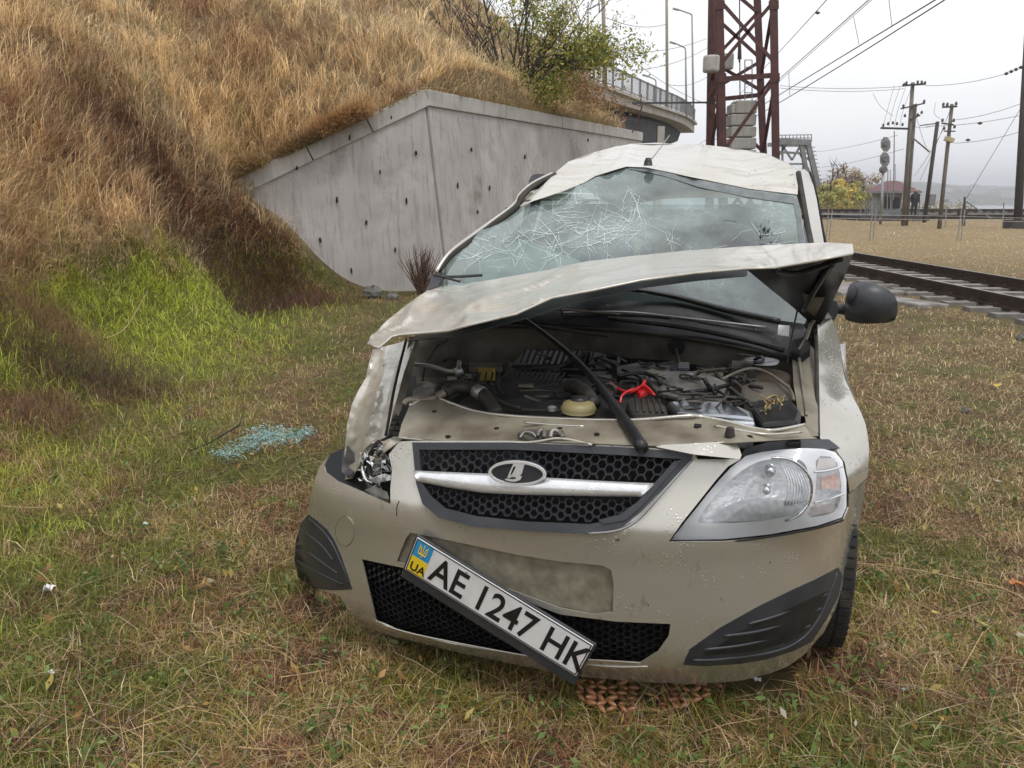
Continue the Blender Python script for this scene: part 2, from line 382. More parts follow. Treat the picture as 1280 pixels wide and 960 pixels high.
back = common + [(E3[0], E3[1]+.3, E3[2]), (K3[0], K3[1]+.4, K3[2]), (R3[0]-.3, R3[1], R3[2]-.1), ((K3[0]+R3[0])/2-.2, (K3[1]+R3[1])/2, (K3[2]+R3[2])/2),
                 ((K3[0]+E3[0])/2, (K3[1]+E3[1])/2+.3, (K3[2]+E3[2])/2-.05),
                 W3(400, 0, 18), W3(400, 100, 14.3), W3(560, -20, 22), W3(545, 55, 16.5), W3(630, 30, 23), W3(700, 95, 26), W3(775, 140, 29), (-10, 26, 8.6), (-6, 36, 8.8), (2.5, 34, 7.2), (6, 40, 5.5)]
fF, fB = tps(front), tps(back)
def left_of(ax, ay, bx, by, x, y): return (bx-ax)*(y-ay) - (by-ay)*(x-ax)
def height(x, y):
    x = np.asarray(x, float); y = np.asarray(y, float)
    zf = fF(np.clip(x, -16, 3), np.clip(y, -3, 18)); zb = fB(np.clip(x, -18, 8), np.clip(y, -3, 42))
    d1 = left_of(E3[0], E3[1]+.25, K3[0], K3[1]+.25, x, y)/math.hypot(K3[0]-E3[0], K3[1]-E3[1])
    d2 = left_of(K3[0]-.25, K3[1], R3[0]-.25, R3[1], x, y)/math.hypot(K3[0]-R3[0], K3[1]-R3[1])
    beh = (d1 > 0) & (d2 > 0)
    bl = np.clip((E3[0]+.0-x)/1.6, 0, 1); bl = bl*bl*(3-2*bl)        # left of the wing both surfaces merge
    t = np.clip(d1/1.4 + .5, 0, 1)*np.clip(d2/.2, 0, 1)
    zz = np.where(x < E3[0], zf*(1-t*bl-(1-bl)*beh) + zb*(t*bl + (1-bl)*beh), np.where(beh, zb, zf))
    flat = np.clip((x+2.3)/.9, 0, 1)
    zz = np.where(beh & (x > E3[0]-.01), zz, zz*(1-flat))
    z = np.clip(zz, 0, 9.2)
    # past the wall's far end the bank falls to the flat ground
    far = np.clip((y-R3[1]+.6)/1.2, 0, 1); side = np.clip((x - (R3[0]-1.9 - (y-R3[1])*.02))/2.2, 0, 1)
    z = z*(1 - far*side)
    z = np.where((y > R3[1]) & (x > 9), 0, z)
    lump = (fbm(x*.9, y*.9, 3)-.5)*.22 + (fbm(x*3.1, y*3.1, 9)-.5)*.10
    z = z + np.where(z > .25, lump*np.clip(z, 0, 1)*1.8, 0) + (fbm(x*1.7, y*1.7, 5)-.5)*.035*(np.abs(x) < 30)
    dry = np.clip((y - 74)/9, 0, 1)*(x > 0)
    return z - dry*7.5
PAL = {k: np.array(v) for k, v in dict(bright=(.52, .58, .08), green=(.21, .23, .045), olive=(.38, .32, .075), straw=(.90, .72, .45), tan=(.60, .43, .24),
       red=(.34, .165, .09), dark=(.11, .075, .045), orange=(.70, .48, .27)).items()}
def zone_weights(x, y, z, u):
    n1 = fbm(x*.55+3, y*.55, 21); n2 = fbm(x*1.6, y*1.6, 33); n3 = fbm(x*4.5, y*4.5, 47)
    hill = np.clip((z-.45)/.7, 0, 1)
    toe = np.exp(-((x+3.7)/1.15)**2)*np.clip((y-4.5)/2, 0, 1)*np.clip((12.6-y)/1.5, 0, 1)
    toe = np.maximum(toe, .22*np.exp(-((x+2.6)/.9)**2)*(y < 6)*(y > 2))
    farr = np.clip((y-13)/8, 0, 1)*(x > 1)
    rt = np.clip((x-1.2)/1.5, 0, 1)*(1-farr)
    W = {}; S_ = sum(a_*np.exp(-((x-cx_)**2 + ((y-cy_)*.8)**2)/r_**2) for cx_, cy_, r_, a_ in SPOTS) if SPOTS else 0*x
    p = np.clip((n2-.38)*4, 0, 1); q = np.clip((n1-.42)*5, 0, 1); s = np.clip((n3-.4)*4, 0, 1)
    W['bright'] = (1-hill)*(toe*3.0 + .08*p*(1-rt)) + hill*.05*(1-q)
    W['green'] = (1-hill)*(1.15*p*(1-farr) + .5*toe) + hill*.10*(1-p) + .10
    W['olive'] = (1-hill)*(.65*(1-p) + .35*farr) + hill*.22*p
    W['straw'] = hill*(1.25+.9*p*(1-q*.5)) + (1-hill)*(.13*s + .9*farr + .22*rt)*(1-toe*.8)
    W['tan'] = hill*(.6+.4*q) + (1-hill)*(.42*(1-p) + .35*rt + .5*farr)*(1-toe)
    W['red'] = hill*(1.1*q*(1-p*.7)) + (1-hill)*(.85*(1-s)*(1-p*.6)*(1-farr))*(1-toe)
    W['dark'] = hill*.30*(1-s) + (1-hill)*.50*(1-s)*(1-farr)*(1-toe)
    W['orange'] = hill*.30*q*p + (1-hill)*(.9*farr + .08)*(1-toe)
    g_ = np.clip(S_*np.clip((fbm(x*2.3, y*2.3, 57)-.34)*3.5, 0, 1), 0, .85); W['red'] = W['red'] + 1.1*g_; W['dark'] = W['dark'] + .3*g_
    for k_ in ('straw', 'tan', 'orange', 'bright'): W[k_] = W[k_]*(1-.6*g_)
    return W
SPOTS = []
def zone_color(x, y, z, mode='pick'):
    W = zone_weights(x, y, z, None); ks = list(W); A = np.stack([np.maximum(W[k], 0) for k in ks], -1); A = A/A.sum(-1, keepdims=True)
    C = np.stack([PAL[k] for k in ks])
    if mode == 'mean': return A @ C
    c = np.cumsum(A, -1); nn_ = np.clip((fbm(x*7.3, y*7.3, 91, 3)-.28)/.44, 0, 1)[..., None]; r = .5*RNG.random(A.shape[:-1] + (1,)) + .5*nn_; idx = (r > c).sum(-1).clip(0, len(ks)-1)
    far_ = np.clip((np.hypot(x, y)-13)/14, 0, .75)[..., None]*(z < .4)[..., None]; return (C[idx]*(1-far_) + (A @ C)*far_)*(1 + RNG.uniform(-.42, .42, idx.shape + (1,))*(1-far_*.8))
def set_col(me, cols):
    a = me.color_attributes.new('Col', 'FLOAT_COLOR', 'POINT')
    c = np.ones((len(cols), 4), np.float32); c[:, :3] = cols; a.data.foreach_set('color', c.ravel())
def axis(a, b, st, lo, hi, g=1.25):
    v = list(np.arange(a, b+1e-6, st)); s = st
    while v[-1] < hi: s *= g; v.append(v[-1]+s)
    s = st
    while v[0] > lo: s *= g; v.insert(0, v[0]-s)
    return np.array(v)
gx = axis(-13, 9, .13, -300, 900); gy = axis(-2.5, 27, .14, -60, 84, 1.10)
GX, GY = np.meshgrid(gx, gy, indexing='ij'); GZ = height(GX, GY)
def grid_mesh(name, X, Y, Z):
    n, m = X.shape; me = bpy.data.meshes.new(name); V = np.stack([X, Y, Z], -1).reshape(-1, 3)
    i = np.arange(n*m).reshape(n, m); q = np.stack([i[:-1, :-1], i[1:, :-1], i[1:, 1:], i[:-1, 1:]], -1).reshape(-1, 4)
    me.vertices.add(len(V)); me.vertices.foreach_set('co', V.ravel().astype(np.float32))
    me.loops.add(q.size); me.loops.foreach_set('vertex_index', q.ravel().astype(np.int32))
    me.polygons.add(len(q)); me.polygons.foreach_set('loop_start', np.arange(0, q.size, 4, dtype=np.int32)); me.update(); me.validate()
    return me
gme = grid_mesh('ground', GX, GY, GZ)
gc = zone_color(GX, GY, GZ, 'mean').reshape(-1, 3); set_col(gme, gc*(.24 + .13*np.clip((GY.reshape(-1, 1)-12)/14, 0, 1)) + np.array([.05, .036, .022])*.45)
tag(link('ground', gme, m_ground, smooth=True), kind='structure')

# ray marching on the height grid for scattering
def hz(x, y):
    i = np.clip(np.searchsorted(gx, x)-1, 0, len(gx)-2); j = np.clip(np.searchsorted(gy, y)-1, 0, len(gy)-2)
    a = (x-gx[i])/(gx[i+1]-gx[i]); b = (y-gy[j])/(gy[j+1]-gy[j])
    return (GZ[i, j]*(1-a)+GZ[i+1, j]*a)*(1-b) + (GZ[i, j+1]*(1-a)+GZ[i+1, j+1]*a)*b
def hits(n, x0, x1, y0, y1):
    px = RNG.uniform(x0, x1, n); py = RNG.uniform(y0, y1, n)
    x = (px-640)/F; y = (480-py)/F; f = cp + y*sp_; u = -sp_ + y*cp; x = x/f; u = u/f
    D = np.geomspace(1.0, 72, 240); hit = np.full(n, np.nan); prev = np.full(n, 1.0); alive = np.ones(n, bool)
    for d in D:
        idx = np.nonzero(alive)[0]
        if not len(idx): break
        below = (CH + u[idx]*d) < hz(x[idx]*d, np.full(len(idx), d))
        k = idx[below]; lo = prev[k].copy(); hi = np.full(len(k), d)
        for _ in range(6):
            mid = (lo+hi)/2; bb = (CH+u[k]*mid) < hz(x[k]*mid, mid); hi = np.where(bb, mid, hi); lo = np.where(bb, lo, mid)
        hit[k] = hi; alive[k] = False; prev[:] = d
    ok = ~np.isnan(hit); d = hit[ok]; return x[ok]*d, d
def hits_at(px, py):
    x = (px-640)/F; y = (480-py)/F; f = cp + y*sp_; u = -sp_ + y*cp; x /= f; u /= f
    D = np.geomspace(1, 80, 3000); b = (CH+u*D) < hz(x*D, D); k = int(np.argmax(b)) if b.any() else -1; return x*D[k], D[k]
for px_, py_, r_, a_ in ((175, 205, .75, 1), (245, 255, .7, 1), (300, 300, .55, .9), (350, 350, .5, .9), (120, 160, .5, .5), (40, 330, .4, .5), (330, 40, .9, .5), (90, 480, .35, .8)):
    c_ = hits_at(px_, py_); SPOTS.append((c_[0], c_[1], r_, a_))
def clear_of_things(x, y, pad=0):
    lx = (x-CAR.x)*cyw - (y-CAR.y)*syw; ly = (x-CAR.x)*syw + (y-CAR.y)*cyw
    under = (np.abs(lx) < .80+pad) & (ly > .30-pad) & (ly < 4.4)
    tr = (x > 6.1) & (x < 9.4)
    tr2 = np.abs(y - 60) < 2.0
    on_wall = (np.abs(left_of(E3[0], E3[1], K3[0], K3[1], x, y)/2.8) < .25) & (x > E3[0]+.1) & (x < K3[0])
    return ~(under | tr | tr2 | on_wall)
def blades(name, x, y, ln, wd, lean, cols, label=None, z0=None, curl=.5, lay=None):
    n = len(x); z = hz(x, y) if z0 is None else z0
    az = RNG.uniform(0, 2*math.pi, n) if lay is None else lay
    dx, dy = np.cos(az), np.sin(az); sl = np.sin(lean); cl_ = np.cos(lean)
    tw = az + math.pi/2 + RNG.uniform(-.6, .6, n); wx, wy = np.cos(tw)*wd/2, np.sin(tw)*wd/2
    P0 = np.stack([x, y, z-.01], -1); P1 = P0 + np.stack([dx*sl*ln*.5, dy*sl*ln*.5, cl_*ln*.55], -1)
    l2 = np.minimum(lean + curl, 1.75); P2 = P1 + np.stack([dx*np.sin(l2)*ln*.5, dy*np.sin(l2)*ln*.5, np.cos(l2)*ln*.5], -1)
    g = hz(P2[:, 0], P2[:, 1]) + .006; P2[:, 2] = np.maximum(P2[:, 2], g); g1 = hz(P1[:, 0], P1[:, 1]) + .008; P1[:, 2] = np.maximum(P1[:, 2], g1)
    Wv = np.stack([wx, wy, np.zeros(n)], -1)
    V = np.stack([P0-Wv, P0+Wv, P1+Wv*.8, P1-Wv*.8, P2], 1).reshape(-1, 3).astype(np.float32)
    b = (np.arange(n)*5)[:, None]; idx = np.concatenate([b+np.array([0, 1, 2, 3]), b+np.array([3, 2, 4])], 1).ravel().astype(np.int32)
    me = bpy.data.meshes.new(name); me.vertices.add(len(V)); me.vertices.foreach_set('co', V.ravel())
    me.loops.add(len(idx)); me.loops.foreach_set('vertex_index', idx)
    st = (np.arange(n)*7)[:, None] + np.array([0, 4]); me.polygons.add(2*n); me.polygons.foreach_set('loop_start', st.ravel().astype(np.int32)); me.update()
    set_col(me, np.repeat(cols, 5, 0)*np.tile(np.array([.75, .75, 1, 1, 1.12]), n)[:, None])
    o = link(name, me, m_blade); tag(o, label, name.replace('_', ' '), kind='stuff'); return o
def spread(x, y, k, r):
    x = np.repeat(x, k); y = np.repeat(y, k); return x + RNG.normal(0, r, len(x)), y + RNG.normal(0, r, len(y))
# low turf
x, y = hits(165000, -120, 1400, 250, 1060)
x, y = spread(x, y, 2, .012); z = hz(x, y); ok = clear_of_things(x, y) & (z < 1.2); x, y, z = x[ok], y[ok], z[ok]
W = zone_weights(x, y, z, None); lush = np.clip(W['bright'], 0, 1)
d = np.hypot(x, y)
ln = RNG.gamma(5, .0085, len(x))*(1 + 1.4*lush) + d*.0012; wd = np.maximum(RNG.uniform(.0020, .0044, len(x)), d*.00075)
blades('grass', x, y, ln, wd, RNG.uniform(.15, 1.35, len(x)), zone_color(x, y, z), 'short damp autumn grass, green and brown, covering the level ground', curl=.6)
# coarser turf outside the view, to either side
for x0_, x1_, n_ in ((-620, -110, 16000), (1390, 1900, 16000)):
    x, y = hits(n_, x0_, x1_, 235, 1060); x, y = spread(x, y, 2, .03); z = hz(x, y); ok = clear_of_things(x, y) & (z < 1.6); x, y, z = x[ok], y[ok], z[ok]
    blades('grass', x, y, RNG.uniform(.05, .14, len(x)), RNG.uniform(.006, .011, len(x)), RNG.uniform(.15, 1.3, len(x)), zone_color(x, y, z), 'short damp autumn grass, green and brown, further along the field', curl=.6)
# lying litter of stalks on the flat
x, y = hits(27000, -120, 1400, 300, 1060); z = hz(x, y); ok = clear_of_things(x, y) & (z < .8); x, y = x[ok], y[ok]; d = np.hypot(x, y)
cc = np.stack([PAL['straw']*.75, PAL['tan'], PAL['red']*1.1, PAL['dark'], PAL['olive']])[RNG.integers(0, 5, len(x))]*RNG.uniform(.6, 1.3, (len(x), 1))
W = zone_weights(x, y, hz(x, y), None); keep = RNG.random(len(x)) > np.clip(W['bright'], 0, .85); x, y, d, cc = x[keep], y[keep], d[keep], cc[keep]
blades('dry_litter', x, y, RNG.gamma(3, .032, len(x))+.02, np.maximum(RNG.uniform(.0015, .0032, len(x)), d*.0006), RNG.uniform(1.2, 1.55, len(x)), cc, 'dead stalks and straw lying matted on the grass', z0=hz(x, y)+RNG.uniform(.01, .045, len(x)), curl=.15)
# tall dry grass of the embankment in tufts, combed downhill
def hillgrass(name, nt_, per, r, l0, l1, label, lean0, lean1, wmul=1., shade=1.):
    tx, ty = hits(nt_, -160, 840, -40, 560); tz = hz(tx, ty); k = (RNG.random(len(tx)) < np.clip((tz-.35)/.5, 0, 1)) & clear_of_things(tx, ty); tx, ty, tz = tx[k], ty[k], tz[k]
    tc = zone_color(tx, ty, tz)*RNG.uniform(.75, 1.25, (len(tx), 1)); e = .3; sx = hz(tx+e, ty)-hz(tx-e, ty); sy = hz(tx, ty+e)-hz(tx, ty-e)
    dn = np.arctan2(-sy, -sx) + RNG.normal(0, .95, len(tx)) + (fbm(tx*.8, ty*.8, 71)-.5)*4; tl = RNG.uniform(l0, l1, len(tx))*(.45 + 1.1*fbm(tx*1.3, ty*1.3, 77)); ws_ = zone_weights(tx, ty, tz, None); tl = tl*(1-.72*np.clip(ws_['bright']*.8, 0, 1)); x = np.repeat(tx, per) + RNG.normal(0, r, len(tx)*per); y = np.repeat(ty, per) + RNG.normal(0, r, len(tx)*per); d = np.hypot(x, y); n = len(x)
    ok = clear_of_things(x, y)
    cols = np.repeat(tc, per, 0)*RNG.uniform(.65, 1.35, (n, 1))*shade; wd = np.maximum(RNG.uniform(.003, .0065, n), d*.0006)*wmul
    blades(name, x[ok], y[ok], (np.repeat(tl, per)*RNG.uniform(.6, 1.2, n))[ok], wd[ok], np.abs(np.repeat(RNG.uniform(lean0, lean1, len(tx)), per) + RNG.normal(0, .38, n))[ok], cols[ok], label, curl=.75, lay=(np.repeat(dn, per) + RNG.normal(0, .85, n))[ok])
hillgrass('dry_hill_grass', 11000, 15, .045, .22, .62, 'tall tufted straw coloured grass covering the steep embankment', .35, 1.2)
hillgrass('stray_straws', 7000, 2, .06, .45, .85, 'long pale straws standing out of the embankment grass', .3, 1.35, .75, 1.25)
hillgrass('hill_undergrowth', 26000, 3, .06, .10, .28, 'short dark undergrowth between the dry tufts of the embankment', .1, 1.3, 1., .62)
# darker weed thickets on the bank: fine twiggy stalks
def thicket(cpx, cpy, r, n, h, col, col2, name='dead_weeds', label='', lean=.5):
    c = hits_at(cpx, cpy); a = RNG.normal(0, r, n); b = RNG.normal(0, r*.8, n); x = c[0]+a; y = c[1]+b
    t = RNG.random((n, 1)); cc = (np.array(col)*t + np.array(col2)*(1-t))*RNG.uniform(.6, 1.3, (n, 1)); d = np.hypot(x, y)
    o = blades(name, x, y, RNG.uniform(.4, 1, n)*h, np.maximum(.003, d*.00035), RNG.uniform(0, lean*2, n), cc, label, curl=.5); return o
RB, RB2 = (.20, .095, .06), (.085, .05, .04)
thicket(175, 215, .6, 4200, .55, RB, RB2, label='dark reddish weed thicket in the middle of the dry embankment', name='weed_thicket')
thicket(240, 262, .55, 3600, .45, RB, RB2, label='reddish brown weed thicket lower down the bank towards the wall', name='weed_thicket')
thicket(352, 352, .42, 6500, .24, (.22, .10, .055), (.12, .065, .045), label='low rusty heap of weeds at the foot of the concrete wall', name='weed_thicket')
thicket(300, 315, .42, 4200, .26, (.20, .11, .055), (.11, .07, .045), label='brown weed heap spilling down beside the concrete wall edge', name='weed_thicket')
thicket(40, 400, .32, 5200, .32, (.42, .27, .13), (.20, .12, .07), label='bleached hay mound at the left edge of the bank', name='weed_thicket', lean=.8)
thicket(100, 470, .36, 5600, .26, (.20, .13, .08), (.09, .075, .035), label='brown and green tangled weeds at the foot of the bank', name='weed_thicket', lean=.8)
thicket(45, 520, .22, 3000, .20, (.34, .20, .11), (.20, .12, .07), label='flattened tan hay clump low at the left', name='weed_thicket', lean=.8)
thicket(325, 160, .38, 3600, .42, (.50, .33, .14), (.32, .2, .09), label='golden grass tuft hanging over the low end of the wall', name='grass_clump')
thicket(30, 30, .9, 3500, .5, (.42, .29, .14), (.24, .15, .08), label='tall pale grass clump at the top left of the bank', name='grass_clump')
thicket(370, 60, .9, 3500, .5, (.36, .2, .11), (.22, .16, .07), label='reddish tall grass clump high on the bank above the wall', name='grass_clump')

# ================================================================ RETAINING WALL
wall = empty('retaining_wall', (K3[0], K3[1], 0), 0, 'tall stained concrete retaining wall with a coping, behind the wrecked car', 'wall')
wo_ = Vector((K3[0], K3[1], 0))
Kb = Vector((K3[0]+.33, K3[1]-.05, -.2)); Kt = Vector(K3); Et = Vector(E3); Rt = Vector(R3)
d_e = (Et-Kt); d_e.z = 0; d_e.normalize(); d_r = (Rt-Kt); d_r.z = 0; d_r.normalize()
EL, ER = 3.2, (Vector(R3)-Vector(K3)).length + .2
slope = (Et.z-Kt.z)/((Et-Kt).xy.length); sr = (Rt.z-Kt.z)/((Rt-Kt).xy.length)
def panel(name, a0, a1, dirv, sl, bottomshift):
    m = MB(); n = 24; th = .45; nv = Vector((-dirv.y, dirv.x, 0)); 
    if nv.y > 0 and dirv.x < 0: nv = -nv
    nv = Vector((0, 0, 0)) + nv
    if nv.dot(Vector((0, -1, 0))) > 0: nv = -nv      # points away from camera
    for side in (0, 1):
        for i in range(n+1):
            s = a0 + (a1-a0)*i/n
            t = Kt + dirv*s; t.z = Kt.z + sl*s - .30
            b = Kb + dirv*s*1.0 ; b.z = -.3
            for k in range(9): m.v.append(tuple((b.lerp(t, k/8) + nv*th*side) - wo_))
    q = 9; S = (n+1)*q
    for i in range(n):
        for k in range(8):
            a = i*q+k; m.f.append((a, a+q, a+q+1, a+1)); m.f.append((S+a, S+a+1, S+a+q+1, S+a+q))
        m.f.append((i*q+8, (i+1)*q+8, S+(i+1)*q+8, S+i*q+8))
    m.f += [(k, k+1, S+k+1, S+k) for k in range(8)] + [(n*q+k+1, n*q+k, S+n*q+k, S+n*q+k+1) for k in range(8)]
    return m.build(name, m_concrete, wall), nv
pl, nl = panel('wing_panel', .03, EL, d_e, slope, 0)
pr, nr = panel('main_panel', .03, ER, d_r, sr, 0)
def coping(dirv, nv, a, b, sl):
    m = MB(); p = Kt + dirv*a - wo_; q = Kt + dirv*b - wo_; p.z = Kt.z + sl*a - .172; q.z = Kt.z + sl*b - .172
    c = nv*.215 - nv*.02
    m.beam(p+c, q+c, .47, .25); return m.build('coping', m_cap, wall, bevel=.012)
nl_seg = [(.0, .95), (.965, 1.9), (1.915, EL)]
for a, b in nl_seg: coping(d_e, nl, a, b, slope)
k = 0.0
while k < ER-.1: coping(d_r, nr, k+.012, min(k+2.9, ER), sr); k += 2.92
# tie-bar pockets: small recessed dark plugs
for px, py in [(437, 172), (489, 147), (371, 210), (475, 215), (520, 191), (421, 250), (508, 251), (458, 278), (494, 312), (439, 338), (559, 130), (602, 137), (639, 142), (670, 148), (589, 187), (656, 196), (572, 232), (612, 235), (597, 265), (633, 262), (640, 320), (735, 175), (400, 300)]:
    left = px < 545; dv, nv = (d_e, nl) if left else (d_r, nr)
    x_, f_, u_ = ray(px, py); o_ = Vector((0, 0, CH)); dr = Vector((x_, f_, u_))
    t_ = ((Kt.lerp(Kb, .5)-o_).dot(nv))/dr.dot(nv)
    # intersect with the sloping face
    up = (Kt-Kb); nn = dv.cross(up).normalized(); t_ = (Kb-o_).dot(nn)/dr.dot(nn); h = o_ + dr*t_ - wo_
    a = random.uniform(-.25, .25); w_, h_ = random.uniform(.025, .04), random.uniform(.06, .10)
    m = MB(); m.tube([h - nv*.004 + Vector((0, 0, h_/2)), h - nv*.004, h - nv*.006 + Vector((a*.05, 0, -h_/2))], [w_*.35, w_*.55, w_*.4], 7); m.build('tie_hole', m_matblack, wall)
def overhang(name, s0, s1, n, l, dv, nv, sl, label, ca, cb, r=.07):
    s_ = np.concatenate([RNG.normal((s0+s1)/2, (s1-s0)/3.2, n//2), RNG.uniform(s0, s1, n-n//2)]); s_ = np.clip(s_, s0-.1, s1+.1); o = RNG.uniform(-.12, .30, n); x = Kt.x + dv.x*s_ + nv.x*o; y = Kt.y + dv.y*s_ + nv.y*o; z = Kt.z + sl*s_ - .05 + np.maximum(o, 0)*.1
    t = RNG.random((n, 1)); blades(name, x, y, RNG.uniform(.35, 1, n)*l*(.5+fbm(s_*3, s_*0, 8)), np.full(n, .0085), RNG.uniform(.3, 1.5, n), (np.array(ca)*t + np.array(cb)*(1-t))*RNG.uniform(.6, 1.3, (n, 1)), label, z0=z, curl=1.1, lay=RNG.normal(-1.8, .8, n))
overhang('hanging_grass', 1.0, 1.75, 3800, .62, d_e, nl, slope, 'golden dry grass falling over the sloping wall top at its middle', (.72, .5, .24), (.5, .3, .15))
overhang('hanging_grass', 1.7, 2.35, 1500, .40, d_e, nl, slope, 'rusty weeds creeping over the sloping wall top', (.55, .36, .17), (.25, .2, .09))
overhang('hanging_grass', 2.6, 3.3, 2600, .5, d_e, nl, slope, 'dry grass covering the low end of the sloping wall', (.6, .42, .2), (.3, .22, .1))
overhang('hanging_grass', .1, .8, 350, .16, d_e, nl, slope, 'short grass behind the coping near the wall corner', (.5, .38, .2), (.3, .22, .1))
overhang('hanging_grass', 1.2, 9.5, 2400, .30, d_r, nr, sr, 'orange and green weeds along the top of the main wall', (.5, .32, .16), (.2, .2, .07))
# ================================================================ WEED AND STONES BY THE WALL
def twig_bush(name, base, n, h, mat_, label, cat, spreadr=.3, sub=2):
    root = empty(name, base, 0, label, cat); m = MB(); rg = random.Random(len(label))
    for i in range(n):
        a = rg.uniform(0, 2*math.pi); l = h*rg.uniform(.5, 1); ln_ = rg.uniform(.05, spreadr*1.6)
        pts = [Vector((rg.uniform(-.05, .05), rg.uniform(-.05, .05), 0))]; p = pts[0].copy(); dirv = Vector((math.cos(a)*ln_, math.sin(a)*ln_*.5, 1)).normalized()
        for k in range(4): p = p + dirv*l/4; dirv = (dirv + Vector((rg.uniform(-.12, .12), rg.uniform(-.1, .1), .02))).normalized(); pts.append(p.copy())
        m.tube(pts, [.011, .009, .007, .005, .002], 4, False)
        for s in range(sub):
            q = pts[rg.randint(1, 3)]; m.tube([q, q + Vector((rg.uniform(-.12, .12), rg.uniform(-.08, .08), rg.uniform(.06, .2)))], [.005, .002], 3, False)
    m.build('stem', mat_, root); return root
m_weed = mat('red_brown_stems', (.14, .075, .05), (.09, .055, .04), 9, rough=.9)
bx, by = hits_at(527, 368)
twig_bush('dead_bush', (bx, by, 0), 70, .85, m_weed, 'dead reddish spiky weed standing against the concrete wall', 'bush', .42)
def rock(name, loc, r, mat_, label, sq=(1, 1, .7)):
    m = MB(); n = 10; rg = random.Random(int(r*1000))
    for i in range(n//2+1):
        th = math.pi*i/(n//2)
        for k in range(n):
            a = 2*math.pi*k/n; rr = r*rg.uniform(.8, 1.12); m.v.append((rr*math.sin(th)*math.cos(a)*sq[0], rr*math.sin(th)*math.sin(a)*sq[1], rr*math.cos(th)*sq[2]))
    for i in range(n//2):
        for k in range(n): k2 = (k+1) % n; m.f.append((i*n+k, i*n+k2, (i+1)*n+k2, (i+1)*n+k))
    o = m.build(name, mat_, None); o.location = loc; tag(o, label, 'rock'); return o
rx, ry = hits_at(467, 372); rock('rock', (rx, ry, .08), .17, m_stone, 'dark boulder lying at the foot of the concrete wall')
rx, ry = hits_at(491, 374); rock('rock', (rx, ry, .03), .10, m_stone, 'small grey stone between the boulder and the dead bush')
rx, ry = hits_at(1206, 516); rock('rock', (rx, ry, .015), .035, m_stone, 'small dark clod in the grass right of the car')
rx, ry = hits_at(1277, 425); rock('rock', (rx, ry, .02), .06, m_stone, 'flat dark stone at the right edge of the grass')
# ================================================================ THE CAR
car = empty('crashed_car', CAR, -YAW, 'wrecked champagne hatchback with bent bonnet, crushed roof and cracked windscreen, on the grass', 'car')
cinv = lambda v: v
def sheet(name, outline, ctrl, mt, parent=car, holes=(), step=9, thick=.0015, smooth=True, disp=None, surf=None, bevel=0, origin=None):
    """a panel: outline and holes triangulated finely, then placed at the depth given by ctrl (or surf)"""
    if surf is None:
        if callable(ctrl): f = ctrl
        elif isinstance(ctrl, (int, float)): f = lambda x, y: ctrl
        else: f = tps(ctrl)
        surf = lambda x, y: cl(x, y, float(f(x, y)) + (disp(x, y) if disp else 0))
    V, Ed = [], []
    def loop(p):
        b = len(V); q = []
        for i in range(len(p)):
            a, c = p[i], p[(i+1) % len(p)]; n = max(1, int(math.hypot(c[0]-a[0], c[1]-a[1])/step))
            q += [(a[0]+(c[0]-a[0])*k/n, a[1]+(c[1]-a[1])*k/n) for k in range(n)]
        V.extend(q); Ed.extend([(b+i, b+(i+1) % len(q)) for i in range(len(q))]); return q
    loop(outline); [loop(h) for h in holes]
    xs = [p[0] for p in outline]; ys = [p[1] for p in outline]
    gx_ = np.arange(min(xs), max(xs), step); gy_ = np.arange(min(ys), max(ys), step*.87)
    A, B = np.meshgrid(gx_, gy_); A = A + (np.arange(len(gy_)) % 2)[:, None]*step*.5
    A, B = A.ravel(), B.ravel(); ok = inside(outline, A, B) & (seg_dist(outline, A, B) > step*.45)
    for h in holes: ok &= ~inside(h, A, B) & (seg_dist(h, A, B) > step*.45)
    V.extend(zip(A[ok], B[ok]))
    r = delaunay_2d_cdt([Vector(v) for v in V], Ed, [], 0, 1e-5); vo, fo = r[0], r[2]
    cxs = np.array([sum(vo[i][0] for i in f)/3 for f in fo]); cys = np.array([sum(vo[i][1] for i in f)/3 for f in fo])
    keep = inside(outline, cxs, cys)
    for h in holes: keep &= ~inside(h, cxs, cys)
    fs = [tuple(f) for f, k in zip(fo, keep) if k]
    P = [surf(v[0], v[1]) for v in vo]
    s = 0; eye = Vector((CX, CY, CH))
    for f in fs[::max(1, len(fs)//60)]:
        a, b, c = (Vector(P[i]) for i in f[:3]); s += 1 if (b-a).cross(c-a).dot(eye-a) > 0 else -1
    if s < 0: fs = [f[::-1] for f in fs]
    used = sorted({i for f in fs for i in f}); mp_ = {u: k for k, u in enumerate(used)}
    me = bpy.data.meshes.new(name); me.from_pydata([tuple(P[u]) for u in used], [], [tuple(mp_[i] for i in f) for f in fs]); me.update()
    return link(name, me, mt, parent, smooth=smooth, solid=thick, bevel=bevel)
def px3(pts): return [cl(*p) for p in pts]
def tub(name, pts, r, mt, parent=car, k=5, n=8):
    sp = smooth_path(px3(pts), k); rr = r
    if isinstance(r, (list, tuple)):
        t = np.linspace(0, len(r)-1, len(sp)); rr = list(np.interp(t, range(len(r)), r))
    return MB().tube(sp, rr, n).build(name, mt, parent, smooth=True)
def slab(name, pts, dz, mt, parent=car, bevel=.004, dy=0):
    """a block: its seen top outline carried down by dz"""
    P = px3(pts); n = len(P); m = MB(); c = sum((Vector(p) for p in P), Vector())/n
    area = sum((P[i].x*P[(i+1) % n].y - P[(i+1) % n].x*P[i].y) for i in range(n))
    if area < 0: P = P[::-1]
    m.add(P + [p - Vector((0, -dy, dz)) for p in P], [tuple(range(n)), tuple(reversed(range(n, 2*n)))] + [((i+1) % n, i, n+i, n+(i+1) % n) for i in range(n)])
    return m.build(name, mt, parent, bevel=bevel)
